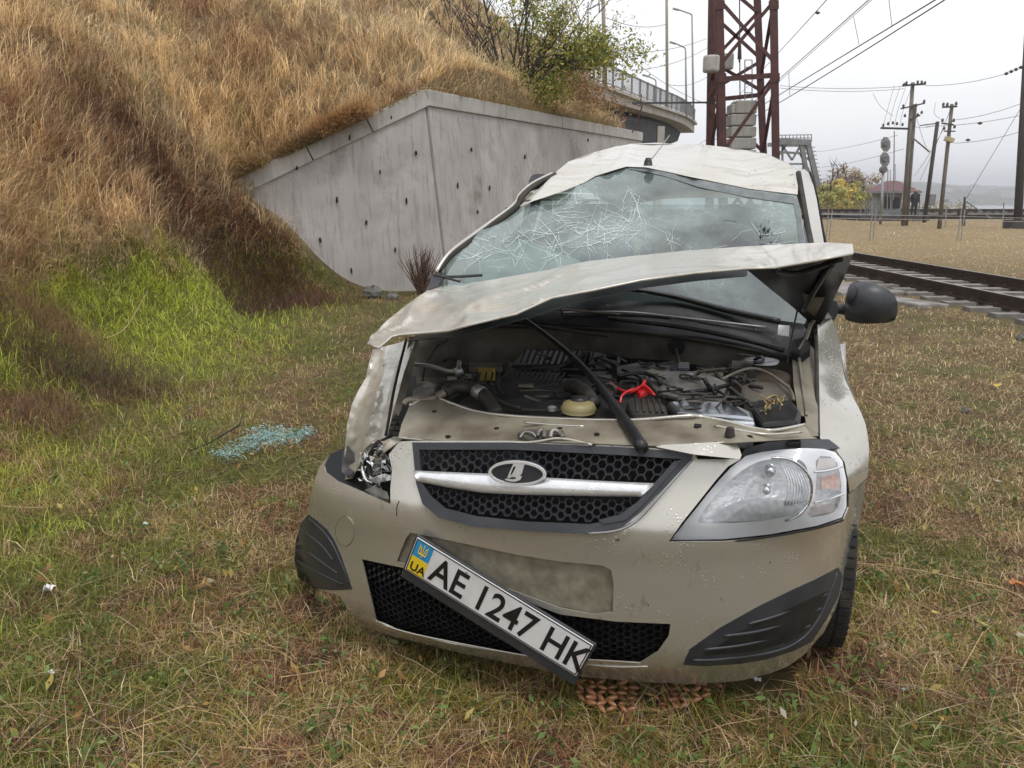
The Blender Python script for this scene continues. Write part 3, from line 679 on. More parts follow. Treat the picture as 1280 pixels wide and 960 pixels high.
def fold(a, s=1., seed=0):
    return lambda x, y: a*(mnoise.noise(Vector((x*.018*s, y*.030*s, seed))) + .5*mnoise.noise(Vector((x*.045*s, y*.06*s, seed+9))))
def ridged(a, ang, fu, fv, seed):
    c_, s_ = math.cos(ang), math.sin(ang)
    def f(x, y):
        u = x*c_ + y*s_; v = -x*s_ + y*c_; w_ = mnoise.noise(Vector((u*fu*3, v*fv*.5, seed+5)))*1.5
        n1 = mnoise.noise(Vector((u*fu, v*fv + w_, seed))); n2 = mnoise.noise(Vector((u*fu*2.3, v*fv*2.1 + w_, seed+3)))
        return a*((.35-abs(n1)*1.6) + .22*(.3-abs(n2)*1.5))
    return f
def crease(lines):
    """sharp creases: each ((x0,y0),(x1,y1), depth, half width)"""
    def f(x, y):
        r = 0
        for (a, b, dd, wd) in lines:
            d = float(seg_dist([a, b], np.array([x]), np.array([y]))[0]); r += dd*max(0, 1-d/wd)
        return r
    return f
# ---- bumper surface: bowed in plan, shelf above a crease; the car sits a little low on the image-left side
KX = .065
def bow(X): 
    q = min(abs(X)/(.91 if X > 0 else 1.05), .999)**2.6; r_ = .60*(1 - math.sqrt(1-q)); return r_ if X > 0 else min(r_, .36)
PZ = list(np.linspace(.05, .92, 88)); _py = np.interp(PZ, [.05, .14, .18, .24, .34, .50, .57, .62, .63, .70, .80, .92], [.14, .07, .035, .012, .0, -.001, -.008, -.004, .0, .038, .085, .13])
PY = list(np.convolve(np.pad(_py, 2, mode='edge'), np.ones(5)/5, 'valid'))
def gsurf(px, py, off=0.):               # the grille's own flatter plane
    a, b, c = cray(px, py); t = 1.9
    for _ in range(12):
        X, Z = CX+a*t, CH+c*t; t = (bow(X)*.95 + .10*(Z-KX*X-.62)/.18*.8 - .012 + off - CY)/b
    return Vector((CX+a*t, CY+b*t, CH+c*t))
def bsurf(px, py, off=0.):
    a, b, c = cray(px, py); best = (9, None); prev = None
    for i in range(90):
        t = 1.6 + i*.022; X, Y, Z = CX+a*t, CY+b*t, CH+c*t
        g = Y - off - bow(X) - float(np.interp(Z-KX*X, PZ, PY))
        if g >= 0:
            if prev is None: return Vector((X, Y, Z))
            t0, g0 = prev; t1 = t
            for _ in range(14):
                tm = (t0+t1)/2; X_ = CX+a*tm; Z_ = CH+c*tm; gm = CY+b*tm - off - bow(X_) - float(np.interp(Z_-KX*X_, PZ, PY))
                if gm < 0: t0 = tm
                else: t1 = tm
            t = t1; return Vector((CX+a*t, CY+b*t, CH+c*t))
        if -g < best[0]: best = (-g, t)
        prev = (t, g)
    t = best[1]; return Vector((CX+a*t, CY+b*t, CH+c*t))
GRILLE_HOLE = [(515, 553), (640, 553), (780, 559), (868, 566), (862, 578), (800, 640), (776, 660), (737, 668), (660, 664), (590, 658), (548, 647), (528, 630), (520, 604)]
LOWER_HOLE = [(452, 699), (500, 709), (560, 722), (640, 745), (700, 768), (770, 777), (838, 780), (836, 795), (822, 815), (800, 829), (734, 825), (640, 818), (560, 804), (500, 789), (470, 776)]
TRIM_R = [(854, 831), (862, 812), (900, 785), (950, 757), (989, 738), (1020, 724), (1048, 709), (1053, 720), (1048, 745), (1036, 770), (1015, 802), (992, 814), (960, 824), (925, 830), (880, 833)]
TRIM_L = [(385, 643), (396, 651), (409, 662), (417, 674), (425, 692), (434, 718), (440, 737), (418, 738), (392, 736), (373, 722), (368, 700), (370, 675), (376, 654)]
HEAD = [(839, 675), (856, 653), (869, 637), (884, 618), (899, 600), (914, 584), (932, 570), (952, 565), (977, 562), (1005, 560), (1030, 561), (1044, 565), (1053, 576), (1058, 600), (1058, 634), (1052, 647), (1022, 657), (962, 668), (906, 674)]
bump_out = [(411, 569), (405, 582), (407, 590), (422, 601), (441, 609), (463, 619), (488, 630), (488, 610), (490, 587), (486, 568), (499, 552), (515, 551), (640, 551), (780, 557), (868, 564), (872, 574), (926, 574),
            (910, 583), (895, 600), (868, 634), (852, 654), (836, 677), (906, 677), (962, 671), (1022, 660), (1055, 649), (1061, 634), (1062, 618), (1072, 607), (1082, 600), (1080, 620), (1077, 640), (1071, 668), (1064, 690), (1055, 712), (1053, 735), (1044, 762), (1030, 790), (1007, 817), (985, 833), (962, 842), (930, 850), (906, 853), (860, 855), (812, 853), (774, 850), (737, 847), (690, 840), (637, 829), (580, 817), (520, 803), (480, 792), (452, 782), (436, 765), (425, 745), (400, 738), (376, 728), (367, 705), (368, 690), (375, 655), (384, 640), (388, 620), (393, 602), (399, 584)]
recess_o = [(508, 672), (513, 666), (540, 671), (644, 693), (700, 702), (754, 707), (764, 713), (767, 730), (766, 765), (740, 768), (700, 760), (640, 738), (560, 716), (496, 702), (501, 688)]
bumper = sheet('bumper', bump_out, None, m_paint, holes=[GRILLE_HOLE, LOWER_HOLE, recess_o, TRIM_R, TRIM_L], step=5.5, thick=.004, surf=lambda x, y: bsurf(x, y))
sheet('plate_recess', recess_o, None, mat('dark_recess_paint', (.30, .28, .22), (.19, .165, .125), 26, rough=.5, metal=.2, bump=.001), bumper, step=12, surf=lambda x, y: bsurf(x, y, .012))  # recess paint is darker than the bumper and mottled
def band(a, b, off0, off1, name, mt, parent, closed=True, r=None):
    """return wall between an outline and the same outline set deeper"""
    m = MB(); n = len(a)
    for p, q in zip(a, b): m.v += [tuple(bsurf(p[0], p[1], off0)), tuple(bsurf(q[0], q[1], off1))]
    for i in range(n if closed else n-1): j = (i+1) % n; m.f.append((2*i, 2*j, 2*j+1, 2*i+1))
    return m.build(name, mt, parent, smooth=True)
band(recess_o, recess_o, 0, .014, 'recess_edge', m_inner, bumper)
def ribs(poly, mt, parent, lines, name='slat', r=.0035, off=.0):
    for ln_ in lines:
        MB().tube(smooth_path([bsurf(x, y, off) for x, y in ln_], 5), r, 6).build(name, mt, parent, smooth=True)
tr = sheet('corner_trim', TRIM_R, None, m_plastic, bumper, step=8, thick=.008, surf=lambda x, y: bsurf(x, y, -.0015))
ribs(0, m_plastic, tr, [[(1046, 716), (1036, 745), (1022, 775), (1000, 800), (965, 815), (900, 824), (866, 825)], [(935, 780), (975, 768), (1034, 742)], [(905, 795), (960, 786), (1026, 760)], [(880, 812), (940, 804), (1012, 782)]], off=-.002, r=.0045)
ti = sheet('trim_inset', [(880, 820), (925, 790), (985, 762), (1036, 738), (1030, 755), (1014, 784), (985, 803), (940, 815)], None, m_black, tr, step=10, thick=.001, surf=lambda x, y: bsurf(x, y, -.0028))
tl = sheet('corner_trim', TRIM_L, None, m_plastic, bumper, step=6, thick=.008, surf=lambda x, y: bsurf(x, y, -.0015))
ribs(0, m_plastic, tl, [[(376, 662), (390, 672), (404, 684), (416, 700)], [(373, 680), (388, 692), (404, 704), (421, 716)], [(371, 700), (388, 711), (410, 722), (428, 730)], [(386, 648), (404, 664), (417, 683), (430, 712), (436, 730)]], off=-.002, r=.004)
# tow eye cover
tow = [(431 + 11.5*math.cos(t), 664 + 18.5*math.sin(t)) for t in np.linspace(0, 2*math.pi, 25)[:-1]]
sheet('tow_cover', tow, None, m_paint, bumper, step=5, thick=.002, surf=lambda x, y: bsurf(x, y, -.0025))
MB().tube([bsurf(x, y, -.001) for x, y in tow + [tow[0]]], .0012, 5).build('cover_seam', m_matblack, bumper)
# lower lip line and seam marks
MB().tube(smooth_path([bsurf(x, y, -.001) for x, y in [(478, 781), (520, 793), (600, 809), (680, 823), (760, 833), (810, 833)]], 4), .003, 5).build('lip_ridge', m_paint, bumper, smooth=True)
band([(p[0], p[1]) for p in LOWER_HOLE], [(p[0], p[1]) for p in LOWER_HOLE], 0, .05, 'grille_surround', m_paint, bumper)
MB().tube(smooth_path([bsurf(x, y, -.001) for x, y in [(499, 626), (496, 634), (496, 645)]], 3), .0012, 5).build('paint_crack', m_matblack, bumper)
# ---- honeycomb panels
def honeycomb(name, poly, mt, parent, cell, off, depth, r=.0011):
    sf = gsurf if parent is not bumper else bsurf; P3 = [sf(x, y, off) for x, y in poly]; xs = [p.x for p in P3]; zs = [p.z - KX*p.x for p in P3]; pl_ = list(zip(xs, zs)); m = MB()
    cw = cell*1.5; ch = cell*math.sqrt(3)
    i0 = int(min(xs)/cw)-1
    for i in range(i0, int(max(xs)/cw)+2):
        for j in range(int(min(zs)/ch)-1, int(max(zs)/ch)+2):
            cx_, cz_ = i*cw, (j + .5*(i % 2))*ch
            H = [(cx_+cell*math.cos(math.pi*k/3), cz_+cell*math.sin(math.pi*k/3)) for k in range(6)]
            for k in range(3):
                a, b = H[k], H[(k+1) % 6]
                if k in (0, 1, 2):
                    mid = ((a[0]+b[0])/2, (a[1]+b[1])/2)
                    if not inside(pl_, np.array([mid[0]]), np.array([mid[1]]))[0]: continue
                    def q(p, o): Z = p[1] + KX*p[0]; return Vector((p[0], o + off + (bow(p[0]) + float(np.interp(p[1], PZ, PY)) if sf is bsurf else bow(p[0])*.95 + .10*(p[1]-.62)/.18*.8 - .012), Z))
                    A, B = q(a, 0), q(b, 0); A2, B2 = q(a, depth), q(b, depth); w_ = Vector((0, 0, r)); n_ = (B-A).cross(Vector((0, 1, 0))).normalized()*r
                    m.add([A+n_, B+n_, B-n_, A-n_, A2+n_, B2+n_, B2-n_, A2-n_], [(0, 1, 2, 3), (0, 4, 5, 1), (3, 2, 6, 7)])
    return tag(m.build(name, mt, parent), kind='stuff')
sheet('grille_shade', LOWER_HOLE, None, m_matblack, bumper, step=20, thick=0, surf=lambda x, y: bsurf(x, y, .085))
lg = honeycomb('lower_grille', [(455, 702), (500, 711), (560, 724), (640, 747), (700, 768), (838, 781), (820, 815), (798, 828), (734, 824), (640, 816), (560, 803), (500, 788), (470, 776)], m_black, bumper, .0135, .03, .02)
# ---- main grille
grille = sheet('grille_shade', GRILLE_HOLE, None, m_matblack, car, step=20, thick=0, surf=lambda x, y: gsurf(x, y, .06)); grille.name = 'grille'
FR_IN = [(524, 562), (640, 562), (780, 569), (852, 574), (800, 630), (775, 648), (737, 655), (660, 652), (595, 645), (556, 635), (538, 620), (527, 603)]
sheet('grille_frame', GRILLE_HOLE, None, m_plastic, grille, holes=[FR_IN], step=7, thick=.012, surf=lambda x, y: gsurf(x, y, -.006))
UP = [(524, 562), (640, 562), (780, 569), (852, 573), (824, 600), (700, 597), (610, 590), (520, 586)]
LO = [(525, 606), (602, 619), (700, 621), (796, 622), (775, 646), (737, 653), (660, 650), (595, 643), (558, 633), (540, 620)]
honeycomb('grille_mesh', UP, m_plastic, grille, .0142, .004, .014, .0010)
honeycomb('grille_mesh', LO, m_plastic, grille, .0130, .010, .014, .0010)
BAR = [(517, 588), (560, 590), (610, 592), (700, 598), (770, 602), (820, 604), (800, 620.5), (720, 619), (660, 618), (602, 617), (560, 610), (521, 602)]
tpx = [(517, 588), (560, 590), (610, 592), (660, 595), (700, 598), (770, 602), (820, 604)]; bpx = [(521, 602), (560, 609.5), (602, 616), (650, 618.5), (700, 619.5), (755, 620.5), (801, 621)]
cbm = MB(); nn2 = 40
for i in range(nn2+1):
    t = i/nn2*(len(tpx)-1); k = min(int(t), len(tpx)-2); u = t-k; A_ = (tpx[k][0]*(1-u)+tpx[k+1][0]*u, tpx[k][1]*(1-u)+tpx[k+1][1]*u); B_ = (bpx[k][0]*(1-u)+bpx[k+1][0]*u, bpx[k][1]*(1-u)+bpx[k+1][1]*u)
    for w_, o_ in ((0, .006), (0, -.006), (.2, -.015), (.5, -.018), (.8, -.015), (1, -.006), (1, .006)): cbm.v.append(tuple(gsurf(A_[0]*(1-w_)+B_[0]*w_, A_[1]*(1-w_)+B_[1]*w_, o_)))
for i in range(nn2):
    for k in range(6): a = i*7+k; cbm.f.append((a, a+1, a+8, a+7))
cbm.f += [tuple(range(7)), tuple(range(nn2*7+6, nn2*7-1, -1))]
cbm.build('chrome_bar', mat('wet_chrome', (.86, .87, .89), (.74, .75, .77), 40, rough=.25, metal=.55, coat=.5, extra=lambda t, b, l, s: droplets(t, b, s, 140, .001)), grille, smooth=True)
sheet('grille_moulding', [(843, 576), (853, 575), (802, 633), (782, 650), (755, 655), (748, 650), (775, 643), (797, 627)], None, m_plastic, grille, step=8, thick=.006, surf=lambda x, y: gsurf(x, y, -.012))
tubp = lambda pts, r, nm, mt, pa: MB().tube(smooth_path([gsurf(x, y, o) for x, y, o in pts], 4), r, 6).build(nm, mt, pa, smooth=True)
tubp([(866, 574, -.01), (840, 602, -.012), (812, 634, -.012), (792, 654, -.012), (768, 664, -.01), (735, 667, -.006)], .0035, 'loose_moulding', m_steel, grille)
# emblem: dark oval, chrome ring, and the boat sign
EC = gsurf(648, 590, -.024)
def eo(u, v, d=0.): # emblem plane, u right v up in millimetres
    return EC + Vector((u*.001*.995, -d + .06*u*.001, v*.001 + KX*u*.001))
emb = MB(); n = 40
for rr_, d in ((1., 0.), (1., .008), (.93, .011)): emb.v += [tuple(eo(84*rr_*math.cos(2*math.pi*k/n), 37*rr_*math.sin(2*math.pi*k/n), d)) for k in range(n)]
for a in range(2): emb.f += [(a*n+k, a*n+(k+1) % n, (a+1)*n+(k+1) % n, (a+1)*n+k) for k in range(n)]
emb.f.append(tuple(2*n+k for k in range(n)))
emblem = emb.build('emblem', m_plastic, grille)
ring = MB()
for rr_, rv, d in ((1., 1., .010), (.985, .97, .015), (.90, .80, .015), (.885, .77, .010)): ring.v += [tuple(eo(84*rr_*math.cos(2*math.pi*k/n), 37*rv*math.sin(2*math.pi*k/n), d)) for k in range(n)]
for a in range(3): ring.f += [(a*n+k, a*n+(k+1) % n, (a+1)*n+(k+1) % n, (a+1)*n+k) for k in range(n)]
ring.build('emblem_ring', m_badge, emblem)
def glyph(polys, name, parent, sc, org, d0, d1, mt):
    m = MB()
    for p in polys:
        p = [((x-org[0])*sc, (org[1]-y)*sc) for x, y in p]; n_ = len(p); b = len(m.v)
        for d in (d0, d1): m.v += [tuple(eo(x, y, d)) for x, y in p]
        r = delaunay_2d_cdt([Vector(q) for q in p], [(i, (i+1) % n_) for i in range(n_)], [], 1, 1e-6)
        if len(r[0]) == n_: m.f += [tuple(b+n_+i for i in f) for f in r[2]]
        m.f += [(b+i, b+(i+1) % n_, b+n_+(i+1) % n_, b+n_+i) for i in range(n_)]
    return m.build(name, mt, parent)
# sail, mast and hull read off the badge (zoomed outline, px of the enlargement)
sail = [(768, 738), (826, 740), (812, 790), (800, 800), (778, 800), (758, 806), (738, 812), (745, 790)]
slot = [(770, 752), (782, 752), (764, 790), (752, 798)]
hull = [(735, 812), (760, 800), (800, 796), (812, 808), (804, 822), (780, 832), (750, 832), (722, 824), (730, 820), (765, 822), (784, 816), (780, 808), (760, 808), (745, 816)]
glyph([sail, hull], 'emblem_boat', emblem, .55, (785, 790), .011, .016, m_badge)
glyph([slot], 'emblem_slot', emblem, .55, (785, 790), .016, .0165, m_matblack)
# ---- number plate and holder, hanging askew
PA, PB, PCo = bsurf(522, 671, -.03), bsurf(742, 806, -.045), bsurf(500, 716, -.03)
u_ = (PB-PA); PL = u_.length; u_.normalize(); v0 = (PCo-PA); v_ = (v0 - u_*v0.dot(u_)).normalized(); nrm = u_.cross(v_)
if nrm.y > 0: nrm = -nrm
PH = PL*.215
def pp(a, b, d=0.): return PA + u_*a*PL + v_*b*PH + nrm*d
def prect(name, a0, a1, b0, b1, d0, d1, mt, parent, bevel=0):
    m = MB(); q = [(a0, b0), (a1, b0), (a1, b1), (a0, b1)]
    m.add([pp(a, b, d0) for a, b in q] + [pp(a, b, d1) for a, b in q], [(0, 1, 2, 3), (7, 6, 5, 4), (0, 4, 5, 1), (1, 5, 6, 2), (2, 6, 7, 3), (3, 7, 4, 0)])
    return m.build(name, mt, parent, bevel=bevel)
plate = prect('number_plate', 0, 1, 0, 1, 0, .003, m_platew, car, .001)
prect('plate_holder', -.012, 1.012, -.03, 1.30, -.010, -.001, m_plastic, plate, .003)
prect('plate_border', .004, .996, .02, .045, .003, .0036, m_ink, plate); prect('plate_border', .004, .996, .955, .98, .003, .0036, m_ink, plate)
prect('plate_border', .990, .996, .045, .955, .003, .0036, m_ink, plate); prect('plate_border', .004, .010, .045, .955, .003, .0036, m_ink, plate)
prect('flag_strip', .010, .105, .045, .50, .003, .004, m_blue, plate); prect('flag_strip', .010, .105, .50, .955, .003, .004, m_pyellow, plate)
def text3(s, size, a, b, d, mt, parent, name='plate_lettering', xs=1., bold=.0):
    cu = bpy.data.curves.new(name, 'FONT'); cu.body = s; cu.size = size; cu.extrude = .0006; cu.offset = bold; cu.align_x = 'LEFT'
    o = bpy.data.objects.new(name, cu); COL.objects.link(o); cu.materials.append(mt)
    dg = bpy.context.evaluated_depsgraph_get(); me = bpy.data.meshes.new_from_object(o.evaluated_get(dg)); bpy.data.objects.remove(o)
    me.name = name; base = pp(a, b, d)
    for v in me.vertices: v.co = base + u_*v.co.x*xs - v_*v.co.y + nrm*v.co.z
    return link(name, me, mt, parent)
text3('AE 1247 HK', PH*1.02, .13, .86, .0038, m_ink, plate, xs=.79, bold=.0018)
text3('UA', PH*.34, .018, .90, .0045, m_ink, plate, xs=.9, bold=.0006)
# trident badge on the blue field
tz = MB()
def tri(a, b, c, d): tz.tube([pp(a, b, .0048), pp(c, d, .0048)], .0016, 5)
tri(.035, .12, .035, .36); tri(.057, .08, .057, .44); tri(.079, .12, .079, .36); tri(.035, .36, .079, .36); tri(.043, .16, .049, .36); tri(.071, .16, .065, .36)
tz.build('trident', m_pyellow, plate)
prect('plate_screw', .30, .308, .10, .16, .003, .005, m_steel, plate)
# ---- headlight (intact one)
head_ctrl = [(839, 675, .07), (906, 675, .10), (962, 668, .15), (1022, 657, .22), (1052, 647, .28), (1058, 634, .30), (1058, 600, .32), (1053, 576, .34), (1044, 565, .35), (1005, 560, .28), (977, 562, .27), (932, 570, .19), (899, 600, .14), (869, 637, .10), (970, 620, .15), (1020, 610, .24)]
headlight = sheet('headlight', HEAD, head_ctrl, m_lens, step=7, thick=.002)
hf = tps(head_ctrl)
def hin(dy): return lambda x, y: float(hf(x, y)) + dy
REFL = [(846, 672), (870, 643), (900, 606), (934, 574), (977, 567), (1028, 566), (1047, 575), (1053, 602), (1052, 632), (1044, 643), (1010, 651), (940, 664), (890, 669)]
sheet('lamp_bowl', REFL, None, m_reflector, headlight, step=7, thick=.001, surf=lambda x, y: cl(x, y, float(hf(x, y)) + .035 + .06*math.exp(-(((x-965)/48)**2+((y-615)/34)**2))))
sheet('lamp_housing', HEAD, None, mat('lamp_rim', (.93, .93, .94), (.86, .87, .88), 9, rough=.3, coat=.4), headlight, holes=[chaikin([(884, 655), (868, 652), (905, 606), (940, 578), (975, 572), (1005, 574), (1012, 596), (1012, 622), (1000, 642), (960, 652)], 2), chaikin([(1019, 570), (1044, 571), (1052, 600), (1050, 632), (1040, 643), (1006, 648), (1018, 622), (1021, 596)], 1)], step=6, thick=.004, surf=lambda x, y: cl(x, y, float(hf(x, y)) + .014))
sheet('lamp_shield', chaikin([(888, 648), (900, 636), (930, 624), (960, 621), (990, 628), (1004, 640), (990, 646), (940, 651), (900, 652)], 2), None, mat('grey_lamp_shield', (.42, .43, .44), (.56, .57, .58), 70, rough=.4, metal=.2), headlight, step=6, thick=.002, surf=lambda x, y: cl(x, y, float(hf(x, y)) + .028 + (y-621)*-.0003))
for cx_, cy_, r_ in ((962, 590, .016), (958, 613, .012)):
    c = cl(cx_, cy_, float(hf(cx_, cy_))+.03); MB().lathe([(r_, .02), (r_, 0), (r_*.8, -.008), (r_*.4, -.010)], c, 'y', 20).build('bulb_cap', m_chrome, headlight, smooth=True)
MB().tube([cl(972 + 43*math.cos(t), 612 + 40*math.sin(t), float(hf(960, 612)) + .012 + .0009*43*math.cos(t)) for t in np.linspace(-1.75, 1.35, 16)], .0035, 6).build('bowl_ring', m_chrome, headlight, smooth=True)
for k in range(9): # flutes
    x = 977 + k*3.6; tub('flute', [(x, 580 + k*1.2, float(hf(x, 590))+.028), (x+9, 604+k*1.0, float(hf(x, 610))+.024), (x+5, 632-k*.6, float(hf(x, 630))+.028)], .0028, m_reflector, headlight, 3, 5)
for pts in ([(1024, 572), (1043, 573), (1046, 583), (1020, 588)], [(1018, 634), (1044, 628), (1040, 640), (1012, 645)]):
    sheet('side_lens', pts, None, mat('pink_lens', (.66, .55, .53), (.7, .62, .6), 40, rough=.2, coat=.6), headlight, step=5, thick=.002, surf=lambda x, y: cl(x, y, float(hf(x, y)) + .010))
sheet('indicator_lens', [(1026, 597), (1046, 591), (1050, 603), (1048, 612), (1027, 611)], None, m_orange, headlight, step=5, thick=.003, surf=lambda x, y: cl(x, y, float(hf(x, y)) + .009))
tub('lens_bar', [(1018, 590, .235), (1036, 588, .27), (1053, 583, .31)], .003, m_whiteglaze, headlight); tub('lens_bar', [(1018, 628, .225), (1036, 624, .265), (1055, 617, .30)], .003, m_whiteglaze, headlight)
tub('lamp_gasket', [(839, 677, .066), (906, 677, .096), (962, 671, .146), (1022, 660, .215), (1054, 650, .278)], .003, m_matblack, headlight)
# strip of front panel over the light and grille
sheet('front_strip', [(812, 557), (870, 554), (921, 551), (924, 560), (927, 569), (925, 574), (868, 568)], [(812, 557, .10), (921, 551, .16), (925, 574, .12), (868, 568, .07)], m_paint, step=8, thick=.002)
sheet('lamp_mount', [(925, 572), (932, 560), (960, 553), (1000, 549), (1036, 549), (1050, 560), (1030, 562), (977, 563), (940, 569)], [(925, 572, .20), (960, 553, .30), (1050, 560, .47), (977, 563, .285)], m_plastic, step=8, thick=.003)
slab('lamp_bracket', [(985, 545, .34), (1000, 544, .36), (1002, 552, .34), (984, 553, .32)], .03, m_black)
# ---- bonnet
fs = MB(); rows_ = [(1050, 430, 1.12), (1054, 455, 1.0), (1060, 482, .88), (1075, 513, .75), (1084, 540, .64), (1086, 565, .58), (1084, 597, .545)]
for q in rows_:
    p = cl(*q); e_ = Vector((.862, 1.17, p.z*.98+.02))
    for k in range(5): t = k/4; c_ = p.lerp(e_, t); c_.x += .012*math.sin(math.pi*t); fs.v.append(tuple(c_))
for i in range(len(rows_)-1):
    for k in range(4): a_ = i*5+k; fs.f.append((a_, a_+5, a_+6, a_+1))
fs.build('fender_flank', m_paint, car, smooth=True, solid=.002)
BON = [(459, 431), (463, 421), (480, 404), (505, 383), (531, 366), (541, 359), (575, 354), (620, 348), (680, 338), (740, 326), (800, 319), (860, 313), (930, 308), (985, 305), (1035, 303), (1066, 305), (1067, 317), (1020, 325), (968, 334), (950, 334), (931, 335), (870, 340), (802, 349), (740, 363), (690, 373), (645, 388), (590, 405), (560, 412), (500, 417), (489, 421), (482, 428), (474, 433), (463, 433)]
bon_c = [(459, 431, .16), (482, 426, .14), (505, 383, .75), (541, 359, 1.12), (560, 412, .12), (620, 348, 1.1), (645, 388, .18), (740, 326, 1.05), (740, 363, .28), (860, 313, 1.0), (870, 340, .42), (985, 305, .85), (968, 334, .58), (1066, 305, .66), (1067, 317, .56), (600, 375, .65), (700, 350, .65), (800, 334, .66), (520, 400, .42)]
dl = crease([((470, 425), (560, 375), .055, 9), ((500, 416), (620, 370), -.05, 8), ((560, 408), (700, 350), .05, 9), ((540, 362), (640, 372), .045, 8), ((620, 392), (740, 345), -.04, 7), ((585, 400), (660, 352), .04, 6), ((690, 372), (800, 330), .03, 8), ((520, 372), (600, 385), -.04, 7), ((700, 340), (780, 338), .03, 6), ((470, 412), (540, 392), -.035, 6)])
fl = fold(.05, 1.6, 3); fl2 = fold(.02, 3.4, 5)
bonnet = sheet('bonnet', BON, None, m_paintd, step=5, thick=.0012, surf=lambda x, y: cl(x, y, float(bonf(x, y)) + (dl(x, y) + fl(x, y)*1.1 + fl2(x, y))*max(.15, min(1, (800-x)/140)))) if False else None
bonf = tps(bon_c); rdg = ridged(.024, -.36, .0035, .046, 4)
def bonsurf(x, y):
    k = max(.10, min(1, (830-x)/160)); e = min(1, float(seg_dist(BON, np.array([x]), np.array([y]))[0])/5 + .35)
    return cl(x, y, float(bonf(x, y)) + (dl(x, y)*.3 + fl(x, y)*.8)*k*e) + Vector((0, 0, rdg(x, y)*k*e))
bonnet = sheet('bonnet', BON, None, m_paintd, step=3.6, thick=.0012, surf=bonsurf)
edge = [(459, 432), (474, 434), (489, 422), (500, 418), (560, 413), (590, 406), (645, 389), (690, 374), (740, 364), (802, 350), (870, 341), (931, 336), (968, 335), (1020, 326), (1066, 317)]
MB().tube([bonsurf(x, y) for x, y in edge], .004, 6).build('bonnet_edge', m_paintd, bonnet, smooth=True)
m_under = mat('bonnet_underside', (.012, .012, .013), (.05, .045, .035), 5, rough=.35, thr=(.6, .75))
# underside: dark inner skin below the visible strip, then the folded-down corner
sheet('bonnet_underside', [(931, 335), (968, 334), (1020, 325), (1067, 317), (1058, 340), (1046, 366), (1034, 392), (1025, 406), (1012, 403), (990, 383), (960, 359)], [(931, 335, .60), (1067, 317, .57), (1025, 406, 1.08), (1012, 403, 1.10), (990, 340, .72), (1046, 366, .86)], m_under, bonnet, step=8, thick=.004, disp=fold(.03, 1.2, 8))
tub('underside_rib', [(968, 338, .60), (992, 342, .68), (1016, 336, .66), (1052, 324, .6)], .008, m_under, bonnet); tub('underside_rib', [(1040, 330, .62), (1020, 360, .82), (1005, 388, 1.0)], .009, m_under, bonnet)
sheet('underside_patch', [(1003, 366), (1020, 372), (1031, 372), (1018, 396), (1008, 388)], [(1003, 366, .88), (1031, 372, .86), (1018, 396, 1.0)], m_inner, bonnet, step=8, thick=.001, surf=None)
hu = MB()   # inner skin following the bonnet 35 mm below, back from its front edge
def bunder(x, y, f):
    p = bonsurf(x, y); return p + Vector((0, .10*f, -.03*f - .02))
st_ = [(500, 417), (560, 412), (645, 388), (740, 363), (802, 349), (870, 340), (931, 335)]; bk = [(560, 362), (600, 356), (680, 342), (770, 326), (830, 318), (880, 314), (935, 310)]
for a, b in zip(st_, bk):
    for k in range(5):
        t = k/4; hu.v.append(tuple(bunder(a[0]+(b[0]-a[0])*t, a[1]+(b[1]-a[1])*t, 1 if 0 < k < 4 else 0.3)))
for i in range(len(st_)-1):
    for k in range(4): a = i*5+k; hu.f.append((a, a+1, a+6, a+5))
hu.build('inner_skin', m_under, bonnet, solid=.002)
# ---- fenders
FR_ = [(1022, 404), (1030, 398), (1039, 397), (1046, 412), (1050, 430), (1052, 450), (1060, 482), (1068, 500), (1075, 513), (1081, 527), (1084, 540), (1086, 556), (1086, 575), (1084, 597), (1062, 616), (1060, 600), (1056, 578), (1046, 564), (1030, 556), (1025, 547), (1023, 500), (1023, 450)]
fr_c = [(1022, 404, 1.16), (1039, 397, 1.22), (1050, 430, 1.12), (1023, 450, .92), (1023, 500, .68), (1025, 547, .48), (1046, 564, .46), (1060, 600, .42), (1062, 616, .44), (1084, 597, .54), (1086, 565, .58), (1081, 527, .66), (1060, 482, .88), (1048, 500, .70), (1052, 545, .55)]
fender = sheet('front_fender', FR_, fr_c, m_paint, step=6, thick=.002, disp=fold(.01, 1, 2))
sheet('fender_channel', [(990, 441), (1000, 436), (1012, 430), (1020, 440), (1021, 460), (1023, 545), (1010, 545), (1006, 520), (998, 519), (992, 480)], [(990, 441, 1.0), (1006, 520, .52), (1023, 545, .45), (1021, 446, 1.0), (1010, 545, .44)], m_inner, step=8, thick=.002)
tub('channel_edge', [(998, 441, .98), (1003, 480, .74), (1008, 519, .52)], .005, m_inner); tub('wing_seal', [(1020, 420, 1.05), (1021, 470, .8), (1022, 545, .46)], .007, m_rubber)
FLo = [(466, 437), (500, 428), (520, 421), (516, 435), (505, 465), (497, 495), (490, 520), (484, 545), (470, 552), (462, 566), (450, 580), (440, 598), (428, 600), (430, 575), (432, 548), (434, 530), (440, 505), (448, 488), (457, 473), (461, 455)]
fl_c = [(466, 437, .62), (520, 421, .62), (505, 465, .42), (490, 520, .28), (484, 545, .22), (440, 598, .30), (428, 600, .38), (432, 548, .42), (440, 505, .48), (457, 473, .54), (470, 500, .34), (462, 545, .27)]
crl = crease([((470, 440), (440, 540), .05, 7), ((485, 440), (455, 560), -.055, 7), ((500, 435), (470, 545), .045, 6), ((450, 500), (490, 470), -.03, 6), ((436, 560), (470, 540), .05, 7), ((445, 590), (465, 560), -.04, 6)])
fl3 = fold(.05, 2.2, 12)
fflt = tps(fl_c); rdf = ridged(.10, 1.93, .0016, .034, 14)
